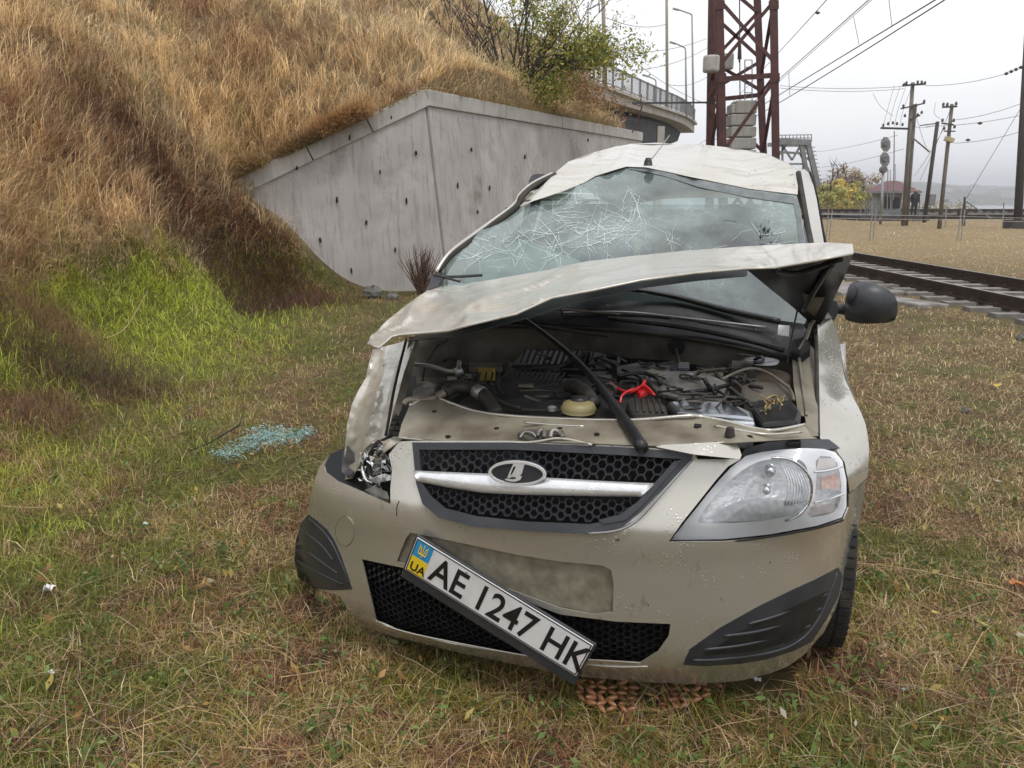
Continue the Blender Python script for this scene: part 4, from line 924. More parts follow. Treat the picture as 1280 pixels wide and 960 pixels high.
def flsurf(x, y): return cl(x, y, float(fflt(x, y)) + crl(x, y)*.35 + rdf(x, y) + fl3(x, y)*.15)
flf = sheet('crumpled_fender', FLo, None, m_paintd, step=4, thick=.0015, surf=flsurf)
tub('fender_seam', [(508, 424, .60), (500, 455, .44), (492, 490, .33), (485, 530, .22), (482, 545, .20)], .005, m_matblack, flf)
sheet('inner_wing', [(512, 421), (524, 420), (522, 440), (514, 470), (506, 500), (498, 520), (492, 515), (500, 480)], [(512, 421, .62), (524, 420, .66), (506, 500, .36), (492, 515, .3), (514, 470, .5)], m_inner, step=6, thick=.002)
sheet('fender_torn_edge', [(433, 556), (428, 566), (427, 590), (436, 598), (445, 585), (442, 566)], [(433, 556, .40), (428, 590, .37), (445, 585, .30)], mat('blue_grey_liner', (.05, .06, .085), (.12, .11, .10), 9, rough=.5), flf, step=5, disp=fold(.04, 3, 4))
# cavity behind the torn bumper corner, its shade painted as a black sheet
sheet('cavity_shade', [(404, 582), (412, 568), (430, 560), (455, 600), (490, 612), (489, 632), (440, 612), (410, 594)], [(404, 582, .42), (430, 560, .47), (489, 632, .26), (455, 600, .36)], mat('cavity_black', (.004, .005, .008), rough=.6), step=8, thick=0)
# smashed headlight: housing, torn chrome, shards
broken = sheet('broken_headlight', [(455, 560), (470, 550), (488, 553), (489, 590), (489, 628), (462, 615), (445, 605), (450, 580)], [(455, 560, .34), (488, 553, .26), (489, 628, .20), (445, 605, .33)], m_matblack, step=9, thick=0)
rg = random.Random(5)
tub('lamp_ring', [(467, 553, .22), (456, 566, .24), (453, 585, .24), (458, 600, .22), (466, 604, .21)], [.004, .007, .008, .007, .004], m_chrome, broken)
tub('lamp_ring', [(474, 552, .21), (464, 566, .21), (461, 583, .21), (464, 598, .20)], .009, m_rubber, broken)
sheet('torn_reflector', [(470, 557), (478, 553), (482, 566), (478, 582), (470, 590), (466, 575)], [(470, 557, .21), (482, 566, .19), (470, 590, .22), (466, 575, .25)], m_chrome, broken, step=4, disp=fold(.03, 4, 21))
sheet('torn_reflector', [(458, 600), (480, 592), (489, 594), (488, 600), (470, 604)], [(458, 600, .19), (489, 594, .16), (470, 604, .17)], m_reflector, broken, step=4, disp=fold(.03, 4, 31))
m = MB()
for i in range(150):
    x, y = rg.gauss(470, 9), rg.uniform(556, 622)
    if not inside([(450, 570), (466, 552), (488, 553), (489, 626), (462, 614), (442, 604)], np.array([x]), np.array([y]))[0]: continue
    c = cl(x, y, .19 + rg.uniform(0, .10)); q = [c + Vector((rg.uniform(-.014, .014), rg.uniform(-.012, .012), rg.uniform(-.014, .014))) for _ in range(3)]
    m.add(q, [(0, 1, 2)])
tag(m.build('lamp_shards', m_reflector, broken, solid=.001), kind='stuff')
for i in range(9):
    x, y = rg.uniform(452, 484), rg.uniform(565, 610); tub('torn_wire', [(x, y, .2), (x+rg.uniform(-12, 12), y+rg.uniform(-8, 10), .18), (x+rg.uniform(-16, 16), y+rg.uniform(-12, 14), .22)], .0018, random.Random(i).choice([m_rubber, m_inner, m_steel]), broken, 4, 5)
slab('lamp_bracket', [(455, 612, .2), (468, 606, .2), (484, 614, .17), (487, 624, .15), (470, 622, .17)], .03, m_cast)
sheet('torn_lip', [(480, 566), (499, 552), (504, 548), (492, 546), (478, 552), (470, 548), (462, 553), (470, 560)], [(480, 566, .17), (504, 548, .15), (470, 548, .25), (462, 553, .28)], m_paintd, step=5, disp=fold(.04, 3, 41))
# ---- front cross panel
CP = [(512, 507), (520, 501), (528, 499), (546, 498), (556, 500), (567, 505), (599, 515), (652, 521), (740, 525), (793, 525), (830, 523), (857, 520), (878, 521), (913, 528), (940, 535), (966, 538), (990, 535), (1006, 531), (1014, 545), (1022, 548), (990, 549), (924, 553), (868, 556), (809, 557), (740, 554), (660, 552), (578, 553), (530, 549), (498, 546), (502, 530)]
cp_c = [(512, 507, .30), (546, 498, .36), (599, 515, .30), (652, 521, .27), (793, 525, .25), (878, 521, .30), (966, 538, .27), (1006, 531, .38), (1022, 548, .36), (924, 553, .14), (809, 557, .09), (740, 554, .075), (578, 553, .10), (498, 546, .17), (560, 530, .20), (700, 540, .14), (880, 540, .2)]
fc = fold(.012, 1.5, 17)
cpf = tps(cp_c)
cross = sheet('cross_panel', CP, None, m_inner, step=6, thick=.002, surf=lambda x, y: cl(x, y, float(cpf(x, y)) + fc(x, y)))
tub('panel_lip', [(512, 507, .30), (528, 499, .34), (546, 498, .36), (567, 505, .33), (599, 515, .30), (652, 521, .27), (740, 525, .255), (793, 525, .25), (857, 520, .28), (878, 521, .30), (913, 528, .285), (940, 535, .275), (966, 538, .27), (1006, 531, .38)], .0055, m_paint, cross)
tub('panel_lip', [(893, 532, .235), (920, 537, .22), (960, 543, .22), (1002, 540, .30)], .004, m_paint, cross); tub('panel_lip', [(498, 547, .165), (530, 550, .135), (578, 554, .095), (660, 553, .078), (700, 548, .09), (740, 556, .07)], .0035, m_paintd, cross)
for x, y, yy in ((543, 514, .26), (621, 535, .17), (746, 542, .12), (871, 533, .22), (560, 545, .12), (937, 545, .2), (700, 535, .16), (655, 545, .12)):
    c = cl(x, y, float(cpf(x, y))-.002); MB().lathe([(.008, -.003), (.008, .001), (.004, .002)], c, 'z', 12).build('panel_hole', m_matblack, cross)
latch = slab('bonnet_latch', [(646, 540, .13), (660, 536, .15), (704, 537, .15), (706, 546, .11), (660, 548, .10)], .03, m_bay, cross)
for pts in ([(672, 545, .10), (675, 538, .12), (680, 539, .12), (680, 546, .09)], [(688, 547, .09), (691, 538, .11), (699, 540, .11), (704, 546, .09)]): tub('latch_claw', pts, .0065, m_cast, latch)
tub('latch_spring', [(650, 547, .11), (656, 540, .12), (665, 541, .11), (670, 546, .1)], .003, m_steel, latch); tub('lock_rod', [(655, 528, .2), (690, 531, .19), (730, 533, .18)], .004, m_paint, latch)
MB().lathe([(.012, 0), (.014, .01), (.010, .03), (.006, .032)], cl(912, 548, .17), 'z', 14).build('rubber_buffer', m_rubber, cross)
slab('panel_slot', [(868, 529, .25), (877, 530, .25), (877, 535, .23), (868, 534, .23)], .01, m_matblack, cross, .001)
# ---- engine bay
sheet('bay_floor', [(490, 500), (560, 400), (1000, 420), (1012, 545), (800, 560), (505, 550)], [(490, 500, .9), (1000, 420, 1.3), (1012, 545, .75), (505, 550, .6), (800, 560, .5), (700, 400, 1.3)], m_matblack, step=40, thick=0)
sheet('bulkhead', [(520, 419), (600, 404), (740, 409), (860, 421), (990, 446), (1003, 470), (1000, 520), (760, 500), (520, 490)], [(520, 419, 1.0), (990, 446, 1.02), (740, 409, 1.06), (1000, 520, 1.0), (520, 490, .95), (760, 500, 1.05)], m_bay, step=20, thick=.003, disp=fold(.02, 1, 3))
tub('bulkhead_seam', [(600, 408, 1.02), (740, 411, 1.03), (860, 423, 1.0), (990, 448, .98)], .007, m_rubber)
m_cowl = mat('cowl_plastic', (.014, .014, .016), (.03, .03, .032), 14, rough=.3, extra=lambda t, b, l, s: droplets(t, b, s, 110, .0012))
cowl = sheet('cowl', [(560, 402), (620, 376), (700, 358), (780, 355), (860, 372), (930, 388), (1000, 402), (1008, 412), (1000, 432), (988, 446), (920, 430), (860, 420), (740, 408), (620, 404)], [(560, 402, 1.05), (700, 358, 1.12), (860, 372, 1.14), (1000, 402, 1.15), (988, 446, .99), (860, 420, 1.01), (740, 408, 1.03), (620, 404, 1.04)], m_cowl, step=12, thick=.004)
for k in range(11):
    x = 944 + k*5.0; y = 412 + k*1.5; yy = 1.055
    slab('cowl_slat', [(x, y, yy+.02), (x+2.4, y+.6, yy+.02), (x-.6, y+22-k*.6, yy-.02), (x-3, y+21.4-k*.6, yy-.02)], -.006, m_black, cowl, 0)
for k in range(12):
    x = 838 + k*3.0; slab('cowl_slat', [(x, 397+k*.5, 1.06), (x+1.4, 397.3+k*.5, 1.06), (x-1, 409+k*.5, 1.03), (x-2.4, 409+k*.5, 1.03)], -.004, m_plastic, cowl, 0)
tub('cowl_trim', [(700, 391, 1.04), (780, 390, 1.06), (850, 397, 1.06), (957, 409, 1.06)], .0045, m_steel, cowl); tub('cowl_trim', [(650, 386, 1.02), (700, 387, 1.02), (775, 393, 1.02)], .004, m_inner, cowl)
tub('wiper_arm', [(700, 372, .98), (780, 362, 1.06), (840, 370, 1.10), (910, 388, 1.09), (975, 402, 1.06)], [.006, .008, .010, .012, .012], m_black, cowl)
tub('wiper_arm', [(760, 398, .97), (850, 408, 1.0), (930, 424, 1.0), (980, 438, .98)], [.008, .011, .011, .009], m_black, cowl)
tub('wiper_blade', [(542, 344, 1.02), (565, 346, 1.04), (603, 344, 1.08)], .006, m_black, cowl); tub('wiper_blade', [(552, 346, 1.02), (575, 352, 1.0)], .005, m_black, cowl); tub('wiper_blade', [(556, 340, 1.05), (550, 356, .98)], .004, m_black, cowl)
tub('bay_strut', [(640, 402, .9), (700, 412, .88), (760, 420, .9)], .006, m_rubber); tub('bay_strut', [(700, 383, 1.0), (705, 398, .98)], .005, m_rubber)
slab('washer_label', [(973, 406, 1.03), (987, 407, 1.03), (986, 420, 1.0), (972, 418, 1.0)], .002, m_paper, cowl, 0)
slab('hinge_bracket', [(990, 425, .98), (1006, 420, 1.0), (1014, 432, .95), (1000, 442, .93), (988, 440, .95)], .04, m_black); tub('bonnet_hinge', [(998, 438, .95), (1008, 422, 1.0), (1014, 405, 1.06), (1022, 398, 1.08)], .007, m_inner); tub('bay_cable', [(997, 386, .96), (992, 410, .95), (986, 440, .92), (984, 455, .9)], .003, m_rubber)
# prop: long black strip hanging across the bay
tub('black_strip', [(655, 398, .90), (690, 424, .78), (722, 452, .62), (755, 490, .42), (780, 525, .22), (803, 560, .05)], [.007, .009, .011, .014, .017, .018], m_black)
# engine top
eng = slab('engine_cover', [(636, 458, .80), (700, 456, .82), (742, 438, .92), (656, 436, .92)], .16, m_black, bevel=.008)
for k in range(13):
    x = 650 + k*7.2; slab('cover_rib', [(x+6, 437.5, .915), (x+8.2, 437.5, .915), (x+1.6, 455, .825), (x-.8, 455, .825)], -.006, m_matblack, eng, .001)
ec2 = slab('intake_cover', [(620, 478, .62), (634, 462, .72), (700, 466, .72), (706, 480, .63), (698, 484, .60), (630, 483, .60)], .10, m_black, bevel=.008)
for k in range(12):
    x = 630 + k*6.2; slab('cover_rib', [(x+7, 464+k*.3, .71), (x+9, 464+k*.3, .71), (x+1, 479, .625), (x-1.2, 479, .625)], -.006, m_hose, ec2, .001)
slab('air_box', [(738, 438, .90), (756, 440, .92), (766, 458, .86), (745, 480, .72), (733, 462, .78)], .14, m_black, bevel=.01)
slab('valve_cover', [(806, 472, .62), (815, 462, .70), (880, 464, .72), (893, 470, .66), (910, 478, .60), (902, 502, .46), (840, 500, .46), (820, 488, .52)], .10, m_cast, bevel=.006)
for x, y in ((854, 492), (895, 498), (862, 470)): MB().lathe([(.016, -.004), (.016, .006), (.008, .010)], cl(x, y, .52 if y > 480 else .66), 'z', 16).build('cover_bolt', m_steel, car, smooth=True)
slab('heat_shield', [(833, 500, .42), (900, 500, .44), (916, 503, .44), (941, 514, .38), (944, 524, .33), (846, 514, .34)], .035, m_alu, bevel=.012)
slab('heat_shield', [(846, 514, .34), (944, 524, .33), (944, 530, .31), (850, 524, .30)], .08, m_alu, bevel=.008)
slab('engine_block', [(560, 510, .42), (620, 470, .65), (850, 470, .75), (900, 505, .5), (800, 522, .33), (600, 515, .36)], .25, mat('oily_block', (.03, .027, .022), (.012, .012, .012), 20, rough=.5), bevel=.02)
# coolant tank with cap, corrugated pipes
MB().lathe([(.050, 0), (.056, .012), (.046, .03), (.026, .036)], cl(723, 515, .33), 'z', 26).build('coolant_tank', m_ivory, car, smooth=True)
MB().lathe([(.026, 0), (.028, .012), (.026, .026), (.012, .030)], cl(724, 507, .34), 'z', 20).build('coolant_cap', m_black, car, smooth=True)
MB().lathe([(.014, -.006), (.014, .006), (.006, .01)], cl(690, 511, .33), 'z', 16).build('round_cap', m_steel, car)
p = smooth_path(px3([(712, 482, .55), (722, 484, .48), (734, 492, .42), (742, 505, .36)]), 7)
MB().tube(p, [.020 + .003*(i % 2) for i in range(len(p))], 14).build('corrugated_pipe', m_hose, car, smooth=True)
p = smooth_path(px3([(546, 497, .36), (556, 491, .38)]), 1); MB().tube([p[0].lerp(p[1], i/12) for i in range(13)], [.013 + .003*(i % 2) for i in range(13)], 12).build('corrugated_pipe', m_inner, car, smooth=True)
tub('intake_hose', [(556, 491, .40), (568, 484, .43), (585, 484, .45), (600, 490, .43), (612, 502, .38), (622, 518, .33)], .022, m_hose, n=14)
tub('hose_clamp', [(595, 488, .435), (604, 493, .42)], .0245, m_steel, n=16)
tub('radiator_hose', [(505, 505, .32), (512, 500, .33), (530, 500, .34), (546, 497, .36)], .011, m_inner)
tub('ac_pipe', [(519, 456, .62), (540, 458, .60), (562, 464, .56), (572, 462, .56), (574, 452, .60)], .008, m_steel); tub('ac_pipe', [(569, 466, .55), (578, 462, .56)], .016, m_steel)
tub('cable', [(528, 476, .6), (533, 455, .64), (545, 435, .7), (561, 424, .74)], .004, m_hose); tub('cable', [(560, 500, .4), (600, 478, .5), (622, 500, .40), (650, 510, .34)], .006, m_rubber)
tub('cable', [(606, 492, .44), (630, 505, .38), (652, 512, .35), (700, 514, .33)], .005, m_rubber)
slab('yellow_cap', [(598, 459, .62), (619, 459, .62), (619, 466, .58), (598, 466, .58)], .03, m_yellow); slab('filler_neck', [(586, 452, .66), (628, 452, .66), (628, 459, .62), (586, 459, .62)], .02, m_bay)
for k in range(5): tub('cable', [(592+k*8, 466, .58), (590+k*8, 480, .50), (596+k*8, 492, .44)], .004, m_rubber, k=4)
slab('compressor', [(516, 486, .42), (524, 478, .46), (544, 479, .47), (544, 490, .40), (530, 497, .36), (516, 494, .37)], .07, m_cast); slab('compressor_bracket', [(520, 478, .47), (536, 476, .48), (546, 481, .46), (530, 484, .43)], .03, m_steel)
MB().lathe([(.075, -.12), (.08, .0), (.07, .02), (.03, .03)], cl(536, 430, .86), 'z', 24).build('strut_tower', m_bay, car, smooth=True)
MB().lathe([(.13, -.16), (.12, -.03), (.09, .01), (.05, .015)], cl(952, 470, .84), 'z', 28).build('strut_tower', mat('rusty_tower', (.13, .085, .055), (.08, .06, .045), 12, rough=.8), car, smooth=True)
MB().lathe([(.055, 0), (.058, .008), (.03, .013)], cl(952, 453, .86), 'z', 22).build('strut_cap', m_steel, car, smooth=True)
MB().lathe([(.030, 0), (.032, .01), (.02, .014)], cl(845, 434, 1.0), 'y', 18).build('grommet', m_matblack, car); tub('cable', [(845, 437, .98), (848, 450, .9), (852, 458, .8)], .006, m_rubber)
slab('coil_pack', [(848, 452, .78), (862, 452, .78), (862, 461, .72), (846, 460, .72)], .05, m_plastic)
# spark leads and red connector
tub('red_cable', [(763, 478, .52), (775, 487, .46), (790, 490, .42), (805, 482, .42), (818, 494, .38)], .0042, m_red); tub('red_cable', [(775, 504, .38), (778, 494, .40), (790, 487, .43), (806, 486, .43)], .004, m_red); tub('red_cable', [(806, 476, .46), (804, 484, .43), (815, 492, .4)], .0055, m_red)
slab('red_connector', [(793, 484, .44), (806, 478, .46), (812, 486, .42), (800, 492, .40)], .02, m_red)
MB().lathe([(.020, -.01), (.024, 0), (.020, .012), (.012, .006)], cl(762, 487, .46), 'y', 18).build('pulley', m_bay, car, smooth=True)
slab('alternator', [(782, 498, .40), (800, 493, .43), (818, 500, .40), (832, 505, .38), (836, 516, .33), (790, 518, .32)], .09, m_rubber, bevel=.012)
for k in range(5): tub('alternator_fin', [(795+k*7, 495+k, .41), (797+k*8, 515, .33)], .004, m_hose)
tub('spark_lead', [(772, 470, .6), (800, 466, .62), (820, 472, .6), (826, 480, .55)], .007, m_black); tub('spark_lead', [(778, 462, .66), (798, 470, .6), (806, 478, .5)], .006, m_black)
slab('throttle_body', [(770, 458, .74), (800, 452, .8), (838, 456, .8), (836, 470, .7), (800, 474, .62), (772, 470, .64)], .08, m_black)
slab('ivory_bracket', [(792, 468, .66), (815, 460, .72), (832, 466, .66), (812, 472, .62)], .02, m_inner); slab('ivory_bracket', [(850, 468, .70), (872, 462, .76), (892, 470, .70), (880, 478, .64)], .02, m_inner)
tub('fuel_pipe', [(890, 460, .8), (905, 478, .62), (925, 495, .50), (940, 508, .44)], .006, m_hose); tub('fuel_pipe', [(895, 478, .66), (930, 462, .76), (955, 464, .74), (985, 484, .62), (992, 500, .54)], .005, m_inner); tub('fuel_pipe', [(915, 476, .62), (928, 486, .56), (926, 500, .5)], .006, m_hose)
bat = slab('fuse_box', [(938, 512, .44), (945, 498, .50), (990, 500, .54), (1002, 514, .46), (998, 526, .38), (952, 530, .35)], .12, m_black, bevel=.01)
slab('battery', [(926, 482, .62), (944, 476, .68), (988, 480, .70), (990, 498, .58), (960, 502, .54), (930, 500, .54)], .12, m_bay)
rg = random.Random(9); m_brass = mat('brass_wire', (.45, .36, .18), (.3, .2, .1), 30, rough=.45, metal=.4)
for k in range(12):
    x, y = rg.uniform(953, 975), rg.uniform(496, 510); pts = [(x, y, .45)]
    for j in range(3): pts.append((pts[-1][0]+rg.uniform(-9, 9), pts[-1][1]+rg.uniform(-7, 9), .44+rg.uniform(-.03, .03)))
    tub('bare_wire', pts, .0022, m_brass, bat, 4, 5)
rg = random.Random(19)
for k in range(64):   # general harness and pipework in the dark part
    x, y = rg.uniform(540, 960), rg.uniform(446, 500); yy = 1.0 - (y-440)/62*.62; pts = [(x, y, yy)]
    for j in range(4): pts.append((pts[-1][0]+rg.uniform(-28, 28), pts[-1][1]+rg.uniform(-8, 10), pts[-1][2]+rg.uniform(-.05, .03)))
    tub('wire_loom', pts, rg.uniform(.0025, .007), rg.choice([m_rubber, m_hose, m_black, m_bay]), k=4, n=6)
for k in range(38):
    x, y = rg.uniform(545, 940), rg.uniform(448, 480); yy = 1.0 - (y-440)/62*.6; w_ = rg.uniform(8, 18); h_ = rg.uniform(4, 8)
    slab('bay_component', [(x, y, yy), (x+w_, y+1, yy), (x+w_+1, y+h_, yy-.06), (x-1, y+h_, yy-.06)], .06, rg.choice([m_bay, m_black, m_hose, m_rubber, m_cast, m_inner]), bevel=.004)
# ---- windscreen
WS = [(548, 345), (552, 335), (562, 317), (600, 288), (644, 264), (667, 252), (700, 241), (731, 229), (744, 222), (783, 209), (807, 210), (878, 225), (937, 237), (996, 244), (1000, 260), (1004, 283), (1008, 310), (1012, 345), (1014, 385), (1006, 405), (930, 394), (860, 377), (780, 362), (700, 364), (620, 368), (556, 366)]
ws_c = [(548, 345, 1.14), (562, 317, 1.22), (644, 264, 1.52), (731, 229, 1.76), (783, 209, 1.90), (878, 225, 1.84), (996, 244, 1.80), (1008, 310, 1.48), (1014, 385, 1.18), (1006, 405, 1.12), (860, 377, 1.10), (700, 364, 1.06), (556, 366, 1.10), (850, 300, 1.42), (720, 300, 1.30)]
wf = tps(ws_c); fw = fold(.035, .9, 33)
def wsurf(x, y, o=0): return cl(x, y, float(wf(x, y)) + fw(x, y)*min(1, max(.1, (960-x)/250)) + o)
screen = sheet('windscreen', WS, None, m_screen, step=11, thick=0, surf=wsurf)
# dark print band round the glass
def ribbon(name, path, wd, mt, parent, o=-.004):
    m = MB()
    for i, (x, y) in enumerate(path):
        a, b = path[max(0, i-1)], path[min(len(path)-1, i+1)]; dx, dy = b[0]-a[0], b[1]-a[1]; l = math.hypot(dx, dy); nx, ny = -dy/l, dx/l
        w0 = wd[i] if isinstance(wd, (list, tuple)) else wd
        m.v += [tuple(wsurf(x, y, o)), tuple(wsurf(x+nx*w0, y+ny*w0, o))]
        if i: m.f.append((2*i-2, 2*i, 2*i+1, 2*i-1))
    return m.build(name, mt, parent, solid=.001)
m_band = mat('glass_edge_band', (.10, .115, .12), (.16, .18, .18), 20, rough=.25, coat=.5)
ribbon('edge_band', [(786, 210), (830, 215), (878, 226), (937, 238), (993, 246)], [1, 5, 9, 9, 9], m_band, screen); ribbon('edge_band', [(997, 248), (1001, 270), (1005, 300), (1009, 340), (1011, 385)], 6, m_band, screen)
# cracks: branching rays from the impact points
def crackset(cx_, cy_, n, lmax, seed, spreadang=(0, 2*math.pi), wd=.32):
    rg = random.Random(seed); m = MB()
    def strip(pts, w0):
        for i in range(len(pts)-1):
            (x0, y0), (x1, y1) = pts[i], pts[i+1]
            if not (inside(WS, np.array([x0, x1]), np.array([y0, y1])).all()): return
            if min(seg_dist(WS, np.array([x0, x1]), np.array([y0, y1]))) < 3: return
            l = math.hypot(x1-x0, y1-y0)+1e-6; nx, ny = -(y1-y0)/l*w0, (x1-x0)/l*w0; w0 *= .88
            m.add([wsurf(x0-nx, y0-ny, -.0065), wsurf(x0+nx, y0+ny, -.0065), wsurf(x1+nx*.8, y1+ny*.8, -.0065), wsurf(x1-nx*.8, y1-ny*.8, -.0065)], [(0, 1, 2, 3)])
    for i in range(int(n*.7)):
        a = rg.uniform(*spreadang); x, y = cx_ + rg.gauss(0, 7), cy_ + rg.gauss(0, 6); pts = [(x, y)]; L_ = lmax*rg.uniform(.25, 1)
        k = 0
        while k < L_:
            st = rg.uniform(3, 8); a += rg.uniform(-.16, .16); x += st*math.cos(a); y += st*math.sin(a)*.75; pts.append((x, y)); k += st
            if rg.random() < .16:
                b = a + rg.choice([-1, 1])*rg.uniform(.4, 1.1); q = [(x, y)]
                for j in range(rg.randint(1, 4)): q.append((q[-1][0]+5*math.cos(b), q[-1][1]+4*math.sin(b))); b += rg.uniform(-.3, .3)
                strip(q, wd*.35)
        strip(pts, wd*rg.uniform(.25, .75))
    return tag(m.build('crack_lines', m_crack, screen), kind='stuff')
for a in ((735, 285, 26, 70, 1), (700, 262, 16, 55, 2), (655, 300, 14, 50, 3), (785, 240, 9, 45, 4, (.9, 2.2)), (800, 255, 14, 80, 5, (.9, 2.0)), (790, 288, 14, 50, 6), (835, 290, 9, 50, 7), (690, 318, 16, 45, 8), (640, 320, 14, 40, 9), (600, 322, 14, 36, 10), (955, 292, 8, 22, 11), (760, 305, 14, 50, 13), (600, 300, 8, 34, 14), (880, 310, 4, 40, 15), (720, 250, 10, 40, 17), (690, 290, 18, 34, 18)): crackset(*a)
m = MB(); rg = random.Random(77)
for i in range(60):
    x, y = 955+rg.gauss(0, 4), 291+rg.gauss(0, 6); c = wsurf(x, y, -.006); m.add([c + Vector((rg.uniform(-.007, .007), -.001, rg.uniform(-.009, .009))) for _ in range(3)], [(0, 1, 2)])
tag(m.build('impact_mark', m_matblack, screen), kind='stuff')
# airbag, dashboard, seats seen through the glass
sheet('airbag', chaikin([(568, 352), (590, 330), (625, 308), (655, 298), (680, 306), (700, 318), (722, 322), (735, 340), (700, 356), (620, 366)], 2), None, m_white, screen, step=9, thick=.01, surf=lambda x, y: wsurf(x, y, .06 + .03*math.sin(x*.13+y*.09)))
dash = MB()
for i, (X, Yf, Yb) in enumerate([(-.72, 1.24, 1.55), (-.3, 1.16, 1.6), (.1, 1.14, 1.6), (.45, 1.16, 1.6), (.72, 1.24, 1.55)]):
    for Y, Z in ((Yf, 1.0), (Yf+.12, 1.03), (Yb, 1.0), (Yb+.06, .85), (Yb, .55)): dash.v.append((X, Y, Z))
for i in range(4):
    for k in range(4): a = i*5+k; dash.f.append((a, a+5, a+6, a+1))
dash.build('dashboard', mat('dash_grey', (.09, .10, .105), rough=.7), car, smooth=True, solid=.01)
for X in (-.36, .36):
    s = MB(); s.box((X, 2.35, .62), (.50, .52, .16)); s.build('seat_cushion', m_seat, car, bevel=.05)
    s = MB(); s.box((X, 2.66, .98), (.48, .14, .62), None); s.build('seat_back', m_seat, car, bevel=.06)
    s = MB(); s.box((X, 2.68, 1.38), (.26, .09, .17)); s.build('head_restraint', m_seat, car, bevel=.04)
tub('seat_belt', [(790, 262, 2.2), (797, 300, 2.0), (796, 320, 1.9)], .016, mat('belt_yellow', (.42, .40, .16), rough=.8))
st = [cl(900, 330, 1.55) + Vector((.19*math.cos(t), .05*math.sin(t), .17*math.sin(t))) for t in np.linspace(0, 2*math.pi, 25)]
MB().tube(st, .014, 8, False).build('steering_wheel', m_black, car, smooth=True)
# ---- roof
RF = [(783, 208), (744, 220), (731, 228), (700, 240), (667, 251), (650, 258), (660, 247), (680, 230), (697, 213), (711, 202), (727, 197), (743, 190), (770, 183), (789, 180), (820, 178), (842, 180), (880, 181), (908, 184), (935, 188), (957, 192), (972, 199), (985, 204), (996, 212), (998, 222), (997, 243), (937, 236), (878, 224), (807, 209)]
rf_c = [(783, 208, 1.90), (731, 228, 1.76), (667, 251, 1.55), (650, 258, 1.50), (680, 230, 1.75), (711, 202, 2.1), (743, 190, 2.4), (789, 180, 2.6), (842, 180, 2.6), (908, 184, 2.5), (957, 192, 2.3), (996, 212, 2.0), (997, 243, 1.80), (937, 236, 1.82), (878, 224, 1.84), (807, 209, 1.90), (880, 200, 2.1), (760, 200, 2.1)]
rff = tps(rf_c); rdr = ridged(.022, -.38, .004, .036, 24); fr1 = fold(.10, 1.4, 51)
cr_r = crease([((790, 182), (850, 205), .12, 8), ((845, 180), (870, 215), -.12, 9), ((870, 183), (930, 196), .10, 7), ((720, 200), (780, 190), .14, 6), ((700, 215), (780, 196), -.14, 6), ((680, 232), (740, 208), .12, 6), ((830, 205), (930, 225), .08, 8)])
def rsurf(x, y): return cl(x, y, float(rff(x, y)) + fr1(x, y)*.3) + Vector((0, 0, rdr(x, y)*max(.3, min(1, (960-x)/140))*min(1, float(seg_dist(RF, np.array([x]), np.array([y]))[0])/7 + .1)))
roof = sheet('crushed_roof', RF, None, m_paintd, step=5, thick=.0015, surf=rsurf)
# roof carried back from its crest over the rest of the car
crest = [(697, 213), (711, 202), (743, 190), (789, 180), (842, 180), (908, 184), (957, 192), (985, 204), (996, 212)]
m = MB(); cr3 = [rsurf(*c) for c in crest]; nX = np.linspace(-.66, .66, len(crest))
for j in range(6):
    t = j/5
    for i, p in enumerate(cr3):
        q = Vector((nX[i], 4.15, 1.50 - .35*(abs(nX[i])/.66)**4*.3)); r = p.lerp(q, t); r.z -= .05*math.sin(math.pi*t)*0 ; m.v.append(tuple(r))
n_ = len(crest)
for j in range(5):
    for i in range(n_-1): a = j*n_+i; m.f.append((a, a+1, a+n_+1, a+n_))
m.build('rear_roof', m_paint, roof, smooth=True, solid=.002, soff=0)
ant = MB().lathe([(.022, 0), (.018, .02), (.012, .035)], cl(810, 207, 1.86), 'z', 14).build('antenna_base', m_black, roof, smooth=True)
MB().tube(px3([(811, 203, 1.86), (824, 187, 1.95), (837, 169, 2.05)]), [.004, .003, .002], 6).build('antenna', m_steel, ant)
# left side rail: torn door frame standing up, seal and pillar
tub('roof_rail', [(548, 338, 1.12), (566, 317, 1.2), (600, 292, 1.36), (644, 261, 1.52), (652, 246, 1.6), (668, 232, 1.72), (694, 219, 1.9)], .014, m_rubber)
tub('pillar_strip', [(545, 340, 1.10), (563, 315, 1.19), (600, 287, 1.36), (641, 257, 1.54), (650, 243, 1.62), (666, 229, 1.75), (690, 217, 1.92)], .008, m_paint)
sheet('wing_quarter', [(531, 365), (540, 347), (550, 336), (556, 346), (554, 356), (541, 360)], [(531, 365, 1.05), (550, 336, 1.16), (554, 356, 1.08)], m_plastic, step=6, thick=.004)
sheet('torn_mirror', chaikin([(660, 233), (662, 222), (668, 217), (684, 218), (690, 221), (676, 228)], 1), [(660, 233, 1.85), (668, 217, 1.9), (690, 221, 1.9)], m_plastic, step=5, thick=.04)
tub('torn_trim', [(652, 254, 1.56), (660, 252, 1.56), (668, 252, 1.56)], .008, m_rubber)
